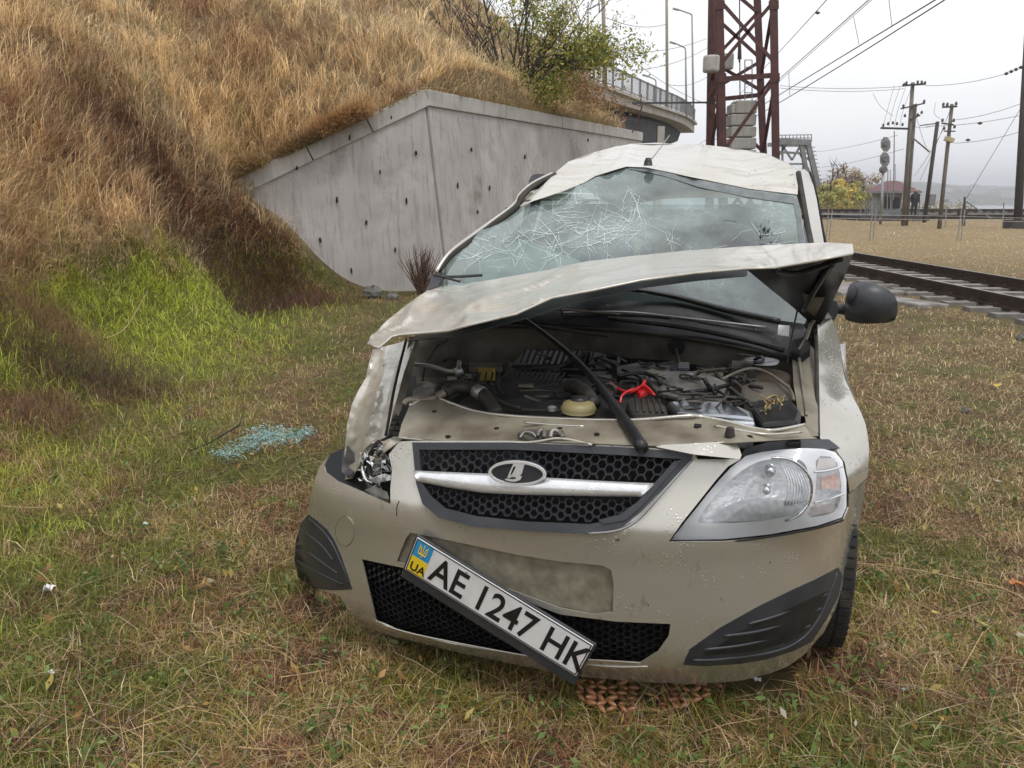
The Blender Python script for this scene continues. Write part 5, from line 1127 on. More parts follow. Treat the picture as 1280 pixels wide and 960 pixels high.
# image-right pillar and body side
sheet('front_pillar', [(999, 214), (1005, 211), (1011, 216), (1016, 228), (1021, 250), (1026, 280), (1030, 304), (1036, 345), (1045, 388), (1040, 398), (1030, 398), (1022, 350), (1016, 304), (1009, 262), (1003, 232)], [(999, 214, 1.98), (1011, 216, 2.05), (1026, 280, 1.72), (1016, 304, 1.55), (1045, 388, 1.3), (1030, 398, 1.15), (1003, 232, 1.9), (1036, 345, 1.46)], m_paint, step=6, thick=.003)
tub('pillar_seal', [(998, 216, 1.96), (1003, 245, 1.82), (1009, 280, 1.64), (1014, 305, 1.5), (1021, 350, 1.33), (1028, 396, 1.14)], .012, m_rubber); tub('door_seal', [(1012, 216, 2.06), (1020, 242, 1.95), (1028, 285, 1.75), (1032, 305, 1.64), (1040, 350, 1.5)], .006, m_matblack)
# mirror
mir = sheet('door_mirror', chaikin([(1059, 362), (1064, 353), (1074, 352), (1092, 354), (1108, 360), (1118, 368), (1122, 378), (1122, 392), (1118, 402), (1104, 404), (1080, 405), (1062, 402), (1055, 398), (1056, 380)], 1), None, m_plastic, step=5, thick=.02, surf=lambda x, y: cl(x, y, 1.24 - .07*math.sqrt(max(0, 1-((x-1088)/36)**2-((y-379)/28)**2))))
mb = MB(); c0 = cl(1088, 379, 1.30)
mb.add([cl(x, y, 1.26) for x, y in [(1059, 360), (1075, 353), (1105, 360), (1120, 378), (1119, 398), (1085, 403), (1058, 398)]] + [cl(x, y, 1.33) for x, y in [(1062, 362), (1076, 356), (1103, 363), (1116, 380), (1115, 396), (1085, 400), (1062, 396)]], [(6, 5, 4, 3, 2, 1, 0), (7, 8, 9, 10, 11, 12, 13)] + [(i, (i+1) % 7, 7+(i+1) % 7, 7+i) for i in range(7)]); mb.build('mirror_case', m_plastic, mir, bevel=.01)
sheet('mirror_glass', [(1064, 364), (1076, 358), (1102, 364), (1114, 380), (1113, 395), (1085, 399), (1064, 395)], 1.335, m_chrome, mir, thick=.002)
sheet('mirror_dimple', chaikin([(1058, 374), (1062, 358), (1070, 356), (1072, 364), (1066, 376), (1061, 384)], 2), None, m_black, mir, step=4, thick=.001, surf=lambda x, y: cl(x, y, 1.232 - .07*math.sqrt(max(0, 1-((x-1088)/36)**2-((y-379)/28)**2))))
tub('mirror_stalk', [(1040, 386, 1.26), (1050, 386, 1.26), (1060, 388, 1.26)], .020, m_plastic, mir, n=12); sheet('mirror_foot', chaikin([(1037, 378), (1046, 374), (1048, 392), (1042, 402), (1037, 398)], 1), 1.22, m_plastic, mir, step=5, thick=.03)
# ---- body sides, doors, tail, wheels
def side(sg):
    Xs = .845*sg; names = 'right' if sg > 0 else 'left'; wa = [(.82, .32), (3.72, .32)]; base = .25; belt = 1.02
    ys = [.72, .80, .95, 1.10, 1.24, 1.7, 2.22, 2.24, 2.7, 3.2, 3.32, 3.5, 3.72, 3.95, 4.12, 4.3]
    def low(y):
        z = base
        for c, zc in wa:
            if abs(y-c) < .38: z = max(z, zc + math.sqrt(.38**2-(y-c)**2)*.98)
        return z
    def seg(name, y0, y1, mt=m_paint, lab=None, belt=1.02):
        m = MB(); n = max(3, int((y1-y0)/.06)); 
        for i in range(n+1):
            y = y0 + (y1-y0)*i/n; zl = low(y)
            for k in range(7):
                z = zl + (belt-zl)*k/6; bul = .03*math.sin(math.pi*min(1, max(0, (z-.2)/.9))); tap = .06*max(0, (y-3.8)/.5)**2 
                m.v.append((Xs - sg*(.035 - bul + tap + .05*max(0, (z-.85)/.2)**2), y, z))
        for i in range(n):
            for k in range(6): a = i*7+k; m.f.append((a, a+7, a+8, a+1) if sg > 0 else (a, a+1, a+8, a+7))
        o = m.build(name, mt, car, smooth=True, solid=.004)
        if lab: o['label'] = lab
        return o
    seg('fender_side', .72, 1.16, belt=.72); d1 = seg('front_door', 1.175, 2.24); d2 = seg('rear_door', 2.26, 3.22); seg('rear_quarter', 3.235, 4.3)
    for d, y in ((d1, 2.08), (d2, 3.05)): MB().beam((Xs-sg*.0+sg*.015, y-.1, .88), (Xs+sg*.015, y+.08, .88), .02, .03).build('door_handle', m_black, d, bevel=.004)
    top = lambda y: 1.46 if y > 2 else 1.05 + (y-1.3)*.58
    for d, y0, y1 in ((d1, 1.45, 2.2), (d2, 2.3, 3.18)):
        m = MB(); xt = (.885-.20)*sg; m.add([(.82*sg, y0, 1.03), (.82*sg, y1, 1.03), (xt, y1, top(y1)), (xt, y0+.05, top(y0+.05))], [(0, 1, 2, 3)]); m.build('window', m_glass, d, solid=.003)
    m = MB(); m.add([(.82*sg, 3.3, 1.03), (.80*sg, 4.0, 1.05), (.685*sg, 3.95, 1.45), (.685*sg, 3.3, 1.46)], [(0, 1, 2, 3)]); m.build('quarter_window', m_glass, car, solid=.003)
    for y in (2.23, 3.24, 4.1): MB().beam((.825*sg, y, 1.0), (.675*sg, y-.03, 1.52), .07, .02).build('pillar', m_rubber if y < 4 else m_paint, car)
    MB().beam((.67*sg, 2.0, 1.51), (.66*sg, 4.15, 1.50), .06, .05).build('side_rail', m_paint, car, bevel=.01)
    MB().beam((.84*sg, 1.2, .21), (.84*sg, 3.35, .21), .05, .09).build('sill', m_black, car)
side(1); side(-1)
m = MB(); m.box((0, 2.3, .24), (1.5, 3.4, .04)); m.build('floor_pan', m_matblack, car)
m = MB(); m.box((0, 4.26, .75), (1.58, .06, .62)); m.build('tailgate', m_paint, car, bevel=.02)
m = MB(); m.box((0, 4.34, .42), (1.64, .14, .34)); m.build('rear_bumper', m_paint, car, bevel=.04)
m = MB(); m.add([(-.68, 4.26, 1.06), (.68, 4.26, 1.06), (.60, 4.14, 1.45), (-.60, 4.14, 1.45)], [(0, 1, 2, 3)]); m.build('rear_window', m_glass, car, solid=.004)
m_tread = mat('tyre_rubber', (.022, .021, .020), (.07, .058, .042), 14, rough=.85, thr=(.45, .75))
tyre_me = {}
def wheel(X, Y, sg, steer=0, r=.315):
    c = empty('wheel', (X, Y, r), 0); c.parent = car; c.rotation_euler = (0, 0, steer)
    for nm in ('tyre', 'tread_block', 'rim'):
        if nm not in tyre_me:
            m = MB()
            if nm == 'tyre': m.lathe([(.20, -.085), (.26, -.10), (.295, -.092), (.307, -.07), (.309, 0), (.307, .07), (.295, .092), (.26, .10), (.20, .085)], (0, 0, 0), 'x', 48)
            elif nm == 'rim': m.lathe([(.20, -.08), (.20, .07), (.185, .075), (.17, .04), (.06, .05), (.03, .06)], (0, 0, 0), 'x', 32)
            else:
                for k in range(60):
                    a = 2*math.pi*k/60
                    from mathutils import Matrix
                    R = Matrix.Rotation(a, 3, 'X')
                    for x_, w_ in ((-.072, .036), (-.026, .038), (.026, .038), (.072, .036)):
                        m.box(R @ Vector((x_, 0, .311 - (.006 if abs(x_) > .05 else 0))), (w_, .024, .012), R)
            tyre_me[nm] = m.build(nm, {'tyre': m_tread, 'rim': m_steel, 'tread_block': m_tread}[nm], c, smooth=(nm != 'tread_block'))
        else:
            o = tyre_me[nm].copy(); COL.objects.link(o); o.parent = c
    if sg < 0:
        pass
wheel(.822, .80, 1, rad(3)); wheel(-.76, .95, -1); wheel(.78, 3.72, 1); wheel(-.78, 3.72, -1)
for o in list(bpy.data.objects):
    if o.name.startswith('tread_block'): o['kind'] = 'stuff'
# ================================================================ SEAT BEADS UNDER THE BUMPER
beads = empty('beaded_seat_cover', car_to_world(clz(790, 868, 0)), -YAW, 'wooden beaded seat cover lying in the grass under the bumper', 'seat cover')
m = MB(); m.lathe([(.001, -.019), (.005, -.015), (.0075, -.007), (.0082, 0), (.0075, .007), (.005, .015), (.001, .019)], (0, 0, 0), 'x', 8)
bme = None; rg = random.Random(3); binv = beads.location
cnt = 0
for i in range(14):
    for j in range(8):
        fx = 726 + i*13 + rg.uniform(-1, 1); fy = 845 + j*6.6 + i*.3
        if not inside([(722, 848), (760, 846), (900, 853), (890, 870), (852, 886), (800, 892), (746, 890), (722, 872)], np.array([fx]), np.array([fy]))[0]: continue
        if rg.random() < .04: continue
        for s in (0,):
            w = car_to_world(clz(fx, fy, .035 + .02*math.sin(i*.7) + rg.uniform(-.006, .01))) - beads.location
            loc = Vector((w.x*cyw - w.y*syw, w.x*syw + w.y*cyw, w.z))
            if bme is None: o = m.build('bead', m_bead, beads, smooth=True); bme = o.data
            else: o = bpy.data.objects.new('bead', bme); COL.objects.link(o); o.parent = beads
            o.location = loc; o.rotation_euler = (rg.uniform(-.3, .3), rg.uniform(-.35, .35), (.62 if (i+j) % 2 else -.62) + rg.uniform(-.35, .35)); sc = rg.uniform(.85, 1.15); o.scale = (sc, sc, sc); cnt += 1
m = MB()
for i in range(9):
    p = [Vector((-.11 + i*.03, -.05, .02)), Vector((-.10 + i*.03 + rg.uniform(-.01, .01), .03, .035)), Vector((-.09+i*.03, .09, .03))]; m.tube(p, .0012, 4)
m.build('bead_cord', m_rubber, beads)
#PART3
# ================================================================ GROUND DETAILS NEAR THE CAR
def leaf_cloud(name, centers, n, size, colf, root=None, sig=.2, label=None, seed=0, mt=None):
    g = np.random.default_rng(seed); C = np.array([tuple(c) for c in centers]); i = g.integers(0, len(C), n); P = C[i] + g.normal(0, sig, (n, 3))
    u = g.normal(0, 1, (n, 3)); u /= np.linalg.norm(u, axis=1)[:, None]; v = np.cross(u, g.normal(0, 1, (n, 3))); v /= np.linalg.norm(v, axis=1)[:, None]; s = size*g.uniform(.5, 1.2, (n, 1))
    V = np.stack([P-u*s, P+v*s*.42, P+u*s, P-v*s*.42], 1).reshape(-1, 3).astype(np.float32)
    me = bpy.data.meshes.new(name); me.vertices.add(len(V)); me.vertices.foreach_set('co', V.ravel()); me.loops.add(len(V)); me.loops.foreach_set('vertex_index', np.arange(len(V), dtype=np.int32))
    me.polygons.add(n); me.polygons.foreach_set('loop_start', np.arange(0, 4*n, 4, dtype=np.int32)); me.update(); set_col(me, np.repeat(colf(g, n, P), 4, 0))
    return link(name, me, mt or m_blade, root)
def pal(cols, w):
    def f(g, n, P): return np.array(cols)[g.choice(len(cols), n, p=np.array(w)/sum(w))]*g.uniform(.65, 1.3, (n, 1))
    return f

def gpt(px, py, dz=0.):
    x, y = hits_at(px, py); return Vector((x, y, float(hz(np.array([x]), np.array([y]))[0]) + dz))
def stalk(pts, r, mt, label, dz=.03):
    P = [gpt(px, py, dz) for px, py in pts]; sp = smooth_path(P, 5); n = len(sp)
    o = MB().tube(sp, [r*(1-.6*i/n) for i in range(n)], 6).build('dry_stalk', mt, smooth=True); return tag(o, label, 'stalk')
m_straw = mat('straw', (.55, .40, .22), (.42, .28, .14), 20, rough=.7)
stalk([(1285, 762), (1250, 744), (1200, 733), (1160, 724), (1090, 714), (1040, 712)], .0035, m_straw, 'long pale stalk lying in the grass from the car wheel towards the orange leaf')
stalk([(300, 798), (330, 812), (390, 850)], .0026, m_straw, 'pale stalk lying diagonally in front of the left bumper corner')
stalk([(350, 858), (390, 852), (412, 848)], .0022, m_straw, 'short pale stalk crossing the end of the diagonal one')
stalk([(1200, 850), (1232, 790), (1242, 768)], .0026, m_straw, 'upright leaning straw right of the car near the front wheel')
stalk([(0, 640), (40, 642), (78, 638), (92, 620)], .003, m_straw, 'bent dry stalk at the left edge of the grass')
stalk([(180, 915), (230, 895), (262, 900)], .0028, m_straw, 'pale stalk lying at the bottom left of the grass')
stalk([(296, 946), (360, 950), (405, 942)], .0026, m_straw, 'thin pale stalk at the bottom of the grass left of centre')
stalk([(122, 650), (130, 672), (142, 678)], .0026, m_straw, 'short curved stalk in the grass left of the car')
stalk([(1122, 780), (1150, 812), (1165, 840)], .0022, m_straw, 'thin straw lying below the right front wheel')
def leafob(name, px, py, size, mt, label, cat, dz=.035, seed=1, flat=.5):
    c = gpt(px, py, dz); rg = random.Random(seed); m = MB(); n = 11; ring = []
    for k in range(n):
        a = 2*math.pi*k/n; r = size*rg.uniform(.7, 1.1)*(1 if k % 2 else .78); ring.append(c + Vector((r*math.cos(a), r*.75*math.sin(a), rg.uniform(0, size*flat))))
    m.add([c + Vector((0, 0, size*.1))] + ring, [(0, k+1, (k+1) % n + 1) for k in range(n)])
    return tag(m.build(name, mt, solid=.001), label, cat)
leafob('fallen_leaf', 1270, 741, .038, m_leaf, 'crumpled orange leaf at the right edge of the grass', 'leaf', seed=4)
leafob('fallen_leaf', 1167, 777, .014, m_yleaf, 'small yellow leaf in the grass right of the car wheel', 'leaf', seed=6)
leafob('fallen_leaf', 1168, 924, .018, mat('green_leaf', (.25, .34, .16), rough=.6), 'pale green leaf in the grass at the bottom right', 'leaf', seed=8)
leafob('fallen_leaf', 1246, 488, .05, m_yleaf, 'pale yellow leaf lying in the field right of the car', 'leaf', seed=9)
leafob('paper_scrap', 63, 748, .026, m_paper, 'folded white paper scrap in the grass at the left', 'paper', seed=11, flat=1.)
leafob('paper_scrap', 66, 856, .018, m_paper, 'torn white scrap in the grass at the lower left', 'paper', seed=12, flat=1.)
leafob('paper_scrap', 1129, 876, .014, m_shard, 'crumpled clear wrapper in the grass at the lower right', 'wrapper', seed=13, flat=1.)
leafob('paper_scrap', 946, 862, .016, m_paper, 'thin white sliver in the grass below the right bumper end', 'litter', seed=14, flat=.3)
leafob('fallen_leaf', 183, 664, .016, mat('mint_scrap', (.4, .55, .42), rough=.5), 'tiny pale green scrap in the grass left of the car', 'litter', seed=15)
x, y = hits(520, -60, 1340, 380, 1000); z = hz(x, y); ok = clear_of_things(x, y) & (z < .5); x, y, z = x[ok], y[ok], z[ok]
lc = [Vector((a, b, c_+.03)) for a, b, c_ in zip(x, y, z)]
tag(leaf_cloud('broad_leaved_weeds', lc, 5200, .016, pal([(.16, .24, .06), (.24, .31, .10), (.11, .17, .05)], [2, 1, 2]), None, .022, seed=61), 'small broad leaved weeds scattered through the turf', kind='stuff')
x, y = hits(420, -60, 1340, 330, 1000); z = hz(x, y); ok = clear_of_things(x, y) & (z < .6); x, y, z = x[ok], y[ok], z[ok]
lc = [Vector((a, b, c_+.045)) for a, b, c_ in zip(x, y, z)]
tag(leaf_cloud('leaf_litter', lc, 620, .021, pal([(.45, .28, .10), (.30, .17, .08), (.55, .44, .14), (.6, .55, .45)], [3, 3, 2, .6]), None, .01, seed=62), 'small dead leaves strewn over the turf', kind='stuff')
# heap of crumbled window glass
m = MB(); rg = random.Random(21)
for i in range(2300):
    t = rg.random(); px = 268 + t*118 + rg.gauss(0, 5); py = 561 - t*30 + rg.gauss(0, 6.5*(1-abs(t-.5))) + 4*math.sin(t*9)
    if t < .3 and rg.random() < .55: continue
    c = gpt(px, py, rg.uniform(.035, .075)) if i < 0 else None
    x, y = (px-640)/F, None
    c = Vector((0, 0, 0)); g = gp(px, py, .05); c = Vector((g.x, g.y, float(hz(np.array([g.x]), np.array([g.y]))[0]) + rg.uniform(.005, .042)))
    s = rg.uniform(.004, .013)*(1.8 if rg.random() < .06 else 1); q = [c + Vector((rg.uniform(-s, s), rg.uniform(-s, s), rg.uniform(-s*.6, s*.6))) for _ in range(3)]; m.add(q, [(0, 1, 2)])
tag(m.build('glass_crumbs', m_shard, solid=.003), 'scattered heap of pale turquoise crumbled window glass in the grass left of the car', kind='stuff')
def gflat(px, py, dz): g = gp(px, py, .05); return Vector((g.x, g.y, float(hz(np.array([g.x]), np.array([g.y]))[0]) + dz))
m = MB(); m.tube([gflat(238, 563, .05), gflat(262, 556, .06), gflat(300, 541, .09), gflat(306, 527, .12)], [.003, .005, .005, .003], 6); tag(m.build('rubber_strip', m_rubber), 'dark rubber strip lying along the broken glass', 'rubber strip')
# dry reeds leaning at the left
stalk([(135, 440), (160, 425), (186, 378)], .005, m_straw, 'thick dry reed standing out of the bank at the left', .12)

# ================================================================ SHRUB ON THE BANK
def seg_tree(root, name, base, stems, mt, seed, h, fan, splits=3, r0=.05, lean=None):
    rg = random.Random(seed); ends = []
    for s in range(stems):
        a = -fan + 2*fan*s/(stems-1) + rg.uniform(-.12, .12); dirv = Vector((math.sin(a), rg.uniform(-.35, .35), math.cos(a))).normalized(); L_ = h*rg.uniform(.6, 1.); m = MB()
        p = Vector((rg.uniform(-.3, .3), rg.uniform(-.2, .2), 0)); pts = [p.copy()]; r = r0*rg.uniform(.5, 1)
        for k in range(7):
            p = p + dirv*L_/7; dirv = (dirv + Vector((rg.uniform(-.1, .1), rg.uniform(-.1, .1), .03))).normalized(); pts.append(p.copy())
        m.tube(pts, [r*(1-.12*k) for k in range(8)], 5, False)
        for b in range(splits*3):
            k = rg.randint(2, 7); q = pts[k].copy(); bd = (dirv + Vector((rg.uniform(-.9, .9), rg.uniform(-.7, .7), rg.uniform(-.2, .4)))).normalized(); bp = [q.copy()]; bl = L_*rg.uniform(.15, .38)
            for j in range(4): q = q + bd*bl/4; bd = (bd + Vector((rg.uniform(-.2, .2), rg.uniform(-.2, .2), rg.uniform(-.05, .12)))).normalized(); bp.append(q.copy())
            m.tube(bp, [r*.35, r*.28, r*.2, r*.14, r*.07], 3, False); ends += bp[2:]
            for j in range(3):
                q = bp[rg.randint(1, 4)]; e = q + Vector((rg.uniform(-.4, .4), rg.uniform(-.3, .3), rg.uniform(-.1, .35)))*h*.09; m.tube([q, e], [r*.12, r*.05], 3, False); ends.append(e)
        m.build(name, mt, root, smooth=True)
        ends += pts[5:]
    return ends
sx_, sy_ = hits_at(648, 112); sz_ = float(height(sx_, sy_)); sD = sy_
shrub = empty('leafy_shrub', (sx_, sy_, sz_-.1), 0, 'many stemmed shrub with thin yellow green leaves on the bank above the concrete wall', 'shrub')
k_ = sD/F
ends = seg_tree(shrub, 'stem', None, 26, m_bark, 4, 138*k_, .95, 3, .0024*sD)
g = np.random.default_rng(8)
right = [Vector((g.normal(85, 26)*k_, g.normal(0, 14)*k_, (46 + g.normal(0, 9))*k_)) for _ in range(46)]
right += [Vector((g.normal(38, 20)*k_, g.normal(0, 12)*k_, (70 + g.normal(0, 18))*k_)) for _ in range(30)] + [Vector((g.normal(-25, 26)*k_, g.normal(0, 12)*k_, (10 + g.normal(0, 7))*k_)) for _ in range(26)] + [Vector((g.normal(30, 22)*k_, g.normal(0, 12)*k_, (6 + g.normal(0, 6))*k_)) for _ in range(26)]
leaf_cloud('foliage', right, 12000, .0027*sD, pal([(.44, .42, .08), (.26, .31, .07), (.58, .46, .12), (.14, .19, .05)], [4, 4, 2, 2]), shrub, .0085*sD, seed=2)
leaf_cloud('foliage', [e for e in ends if e.x > -.2], 1500, .0024*sD, pal([(.50, .42, .10), (.30, .32, .08)], [1, 1]), shrub, .004*sD, seed=3)
m = MB()
for v in right[:24]: m.tube([Vector((0, 0, .1)), v*.55 + Vector((0, 0, .05*sD*.3)), v], [.012, .008, .003], 3, False)
m.build('branch', m_bark, shrub)
# russet scrub running down the crest beyond the shrub
cr = [hits_at(px, py) for px, py in [(700, 118), (715, 124), (735, 132), (755, 140), (775, 150), (790, 156)]]
cs = [Vector((a + g.normal(0, .3), b + g.normal(0, .3), float(height(a, b)) + abs(g.normal(0, .22)))) for a, b in cr for _ in range(9)]
o = leaf_cloud('russet_scrub', cs, 9000, .05, pal([(.38, .20, .10), (.26, .13, .07), (.40, .30, .12), (.15, .14, .05)], [3, 2, 2, 1]), None, .24, seed=5); tag(o, 'russet dry scrub along the top of the wall below the bridge', kind='stuff')
# dim bare bushes on the crest behind
for px, py, hpx, lab in ((590, 40, 75, 'leafless brown bush at the top of the bank left of the leafy shrub'), (560, 15, 60, 'leafless brown bush at the top edge of the picture above the wall corner')):
    a, b = hits_at(px, py+18); z0 = float(height(a, b)); r = empty('bare_bush', (a, b, z0-.1), 0, lab, 'bush'); seg_tree(r, 'stem', None, 9, m_bark, px, hpx*b/F, .9, 3, .0016*b)

# ================================================================ BRIDGE
def dk(px, py, D): return wp(px, py, D)
bridge = empty('road_bridge', (7, 48, 0), 0, 'curving concrete road bridge with a metal railing above the wall', 'bridge'); bo = Vector((7, 48, 0))
topl = [(690, 80, 33), (735, 104, 37), (765, 114, 41), (800, 127, 46), (826, 136, 51), (850, 144, 57), (862, 150, 62), (868, 156, 68)]
botl = [(690, 98, 33), (738, 119, 37), (765, 127, 41), (800, 138, 46), (826, 145, 51), (850, 153, 57), (862, 160, 62), (868, 166, 68)]
T = smooth_path([dk(*p) for p in topl], 4); B = smooth_path([dk(*p) for p in botl], 4); m = MB()
wd_ = Vector((-8.5, 3.0, 0)); n = len(T)
for a, b in zip(T, B):
    m.v += [tuple(a-bo), tuple(b-bo), tuple(b+wd_-bo), tuple(a+wd_-bo)]
for i in range(n-1):
    for k in range(4): m.f.append((4*i+k, 4*i+(k+1) % 4, 4*i+4+(k+1) % 4, 4*i+4+k))
m.f += [(0, 1, 2, 3), (4*n-4, 4*n-1, 4*n-2, 4*n-3)]; m.build('deck', m_deck, bridge)
# parapet coping proud of the fascia
m = MB(); 
for a, b in zip(T[:-1], T[1:]): m.beam(a-bo+Vector((.06, -.02, .05)), b-bo+Vector((.06, -.02, .05)), .35, .16)
m.build('kerb', m_deck, bridge)
gird = [(700, 110, 34), (745, 130, 38), (775, 142, 42), (805, 150, 46), (835, 155, 52), (858, 162, 60), (866, 168, 67)]; gb = [(700, 165, 34), (745, 178, 38), (775, 181, 42), (805, 182, 46), (835, 182, 52), (852, 180, 60), (862, 176, 67)]  # one dark box for the girder and the shaded void below the deck
T2 = smooth_path([dk(*p) for p in gird], 3); B2 = smooth_path([dk(*p) for p in gb], 3); m = MB(); off = Vector((-.9, .35, 0)); w2 = Vector((-6.2, 2.2, 0)); n = len(T2)
for a, b in zip(T2, B2): a = a+Vector((0, 0, .25)); m.v += [tuple(a+off-bo), tuple(b+off-bo), tuple(b+w2-bo), tuple(a+w2-bo)]
for i in range(n-1):
    for k in range(4): m.f.append((4*i+k, 4*i+(k+1) % 4, 4*i+4+(k+1) % 4, 4*i+4+k))
m.f += [(0, 1, 2, 3), (4*n-4, 4*n-1, 4*n-2, 4*n-3)]; m.build('girder_and_void', m_underside, bridge)
c = dk(826, 158, 49); m = MB(); m.beam(Vector((c.x, c.y, c.z))-bo, Vector((c.x, c.y, 0))-bo, .42, .42); m.build('pier', m_deck, bridge)
c = dk(760, 170, 44); m = MB(); m.beam(Vector((c.x-3, c.y+3, 4))-bo, Vector((c.x-3, c.y+3, 0))-bo, 1.2, 1.2); m.build('pier', m_deck, bridge)
# railing: top and bottom rail, each post, and its bars
H1 = 1.12
for i in range(1, len(T)-1):
    pass
RT = smooth_path([dk(*p) for p in topl], 8)
m = MB()
for a, b in zip(RT[:-1], RT[1:]): m.beam(a-bo+Vector((0, 0, H1)), b-bo+Vector((0, 0, H1)), .07)
rail_ = m.build('handrail', m_lattice, bridge)
m = MB()
for a, b in zip(RT[:-1], RT[1:]): m.beam(a-bo+Vector((0, 0, .28)), b-bo+Vector((0, 0, .28)), .05)
m.build('bottom_rail', m_lattice, bridge)
tot = 0; nxt = 0; bars = MB(); nb = 0; pm = None
for a, b in zip(RT[:-1], RT[1:]):
    L_ = (b-a).length
    while nxt < tot + L_:
        p = a.lerp(b, (nxt-tot)/L_)
        if pm is None: q = MB(); q.beam((0, 0, 0), (0, 0, H1+.05), .10); o = q.build('railing_post', m_lattice, bridge); pm = o.data
        else: o = bpy.data.objects.new('railing_post', pm); COL.objects.link(o); o.parent = bridge
        o.location = p - bo; nxt += 1.75
    while nb < tot + L_:
        p = a.lerp(b, (nb-tot)/L_) - bo; bars.beam(p+Vector((0, 0, .28)), p+Vector((0, 0, H1)), .028); nb += .22
    tot += L_
tag(bars.build('railing_bars', m_lattice, bridge), kind='stuff')
# poles and lamps standing on the bridge and beyond
def pole(name, base, top, r0, r1, mt, label, cat, group=None, n=10, root=True):
    a, b = Vector(base), Vector(top); o = empty(name, a, 0, label, cat, group); MB().tube([(0, 0, 0), (b-a)*.5, b-a], [r0, (r0+r1)/2, r1], n).build('pole', mt, o, smooth=True); return o
def pxpole(name, bx_, by_, tx_, ty_, D, w0, w1, mt, label, cat, group=None): # widths in px
    return pole(name, wp(bx_, by_, D), wp(tx_, ty_, D), w0*D/F/2, w1*D/F/2, mt, label, cat, group)
m_lamp = mat('lamp_post_grey', (.30, .31, .32), (.24, .24, .25), 2, rough=.7); m_cpole = mat('concrete_pole', (.38, .34, .27), (.30, .27, .22), 2, rough=.9)
pxpole('tall_pole', 757, 112, 752, -60, 38, 5, 4, m_cpole, 'tall tan concrete pole rising behind the leafy shrub', 'pole', 'tall poles of the bridge')
pxpole('tall_pole', 834, 138, 833, -70, 52, 3.6, 3, m_cpole, 'tall thin tan pole at the middle of the bridge railing', 'pole', 'tall poles of the bridge')
pxpole('thin_pole', 735, 100, 735, 2, 37, 1.6, 1.2, m_lattice, 'thin dark pole beside the shrub on the bridge', 'pole')
def street_lamp(bx_, by_, kx, ky, hx, hy, D, label):
    o = pxpole('street_lamp', bx_, by_, kx, ky+3, D, 2.6, 1.8, m_lamp, label, 'street lamp', 'street lamps on the bridge'); b = wp(bx_, by_, D); v = lambda x, y: wp(x, y, D) - b
    MB().tube(smooth_path([v(kx, ky+3), v(kx-1, ky-1), v((kx+hx)/2, (ky+hy)/2-1), v(hx+3, hy)], 4), .8*D/F, 6).build('arm', m_lamp, o, smooth=True)
    MB().beam(v(hx+4, hy+.8), v(hx-4, hy-1.4), 3.2*D/F, 1.8*D/F).build('lamp_head', m_lamp, o, bevel=.02)
street_lamp(867, 150, 865, 19, 845, 12, 62, 'street lamp nearest the rusty mast, the tallest of the three')
street_lamp(858, 146, 857, 61, 841, 54, 58, 'street lamp in the middle of the three on the bridge')
street_lamp(820, 131, 820, 101, 807, 95, 90, 'small distant street lamp beyond the bridge railing')

# ================================================================ RUSTY LATTICE MAST
mast = empty('lattice_mast', wp(932, 480, 17.5)*1 + Vector((0, 0, 0)), 0, 'rust red steel lattice mast standing behind the wrecked car', 'mast')
mo = Vector((wp(932, 200, 17.5).x, 17.5, 0)); mast.location = mo
def mp3(px, py, D): return wp(px, py, D) - mo
legs = {'fl': ((898, -60), (903.5, 186), 17.0), 'fr': ((966, -60), (969.5, 193), 17.0), 'bl': ((893, -60), (889, 183), 18.1), 'br': ((944, -60), (954, 190), 18.1)}
LP = {}
for k, (t, b, D) in legs.items():
    tp, bt = mp3(*t, D), mp3(*b, D); d = (bt-tp)/(tp.z-bt.z); gnd = bt + d*(bt.z); LP[k] = (tp, gnd)
    tp = tp + (tp-gnd)*.25
    m = MB(); w_ = .155 if k[0] == 'f' else .15; s = 1 if k[1] == 'l' else -1
    m.beam(tp, gnd, w_, .018, up=(0, 1, 0)); m.beam(tp + Vector((-s*w_/2, .07, 0)), gnd + Vector((-s*w_/2, .07, 0)), .018, .14, up=(0, 1, 0)); m.build('leg', m_rust, mast)
def on(k, z):
    tp, g_ = LP[k]; return g_ + (tp-g_)*((z-g_.z)/(tp.z-g_.z))
zof = lambda py: wp(930, py, 17.0).z
def brace(k1, p1, k2, p2, w_=.07):
    MB().beam(on(k1, zof(p1)), on(k2, zof(p2)), w_, .02, up=(0, 1, 0)).build('brace', m_rust, mast)
brace('fl', 99, 'fr', 94, .10); brace('bl', 117, 'br', 110, .09); brace('fl', 99, 'bl', 110, .07); brace('fr', 94, 'br', 108, .07)
for a in (('fl', 0, 'fr', 78), ('fr', 2, 'fl', 80), ('fl', 190, 'fr', 100), ('bl', 4, 'br', 60), ('br', 0, 'bl', 64), ('bl', 66, 'br', 104), ('br', 66, 'bl', 104), ('bl', 120, 'br', 186), ('fl', -60, 'fr', -4), ('fr', 4, 'br', 90), ('fl', 30, 'bl', 90), ('fr', 104, 'br', 186), ('fl', 112, 'bl', 180), ('bl', -50, 'br', 0)): brace(*a)
z_ = zof(235); 
for z0, z1 in ((zof(200), zof(300)),):
    for a, b in (('fl', 'fr'), ('bl', 'br')): MB().beam(on(a, z0), on(b, z1), .07, .02, up=(0, 1, 0)).build('brace', m_rust, mast); MB().beam(on(b, z0), on(a, z1), .07, .02, up=(0, 1, 0)).build('brace', m_rust, mast)
m = MB(); m.box((0, 0, .12), (1.9, 1.9, .3)); m.build('footing', m_cap, mast, bevel=.02)
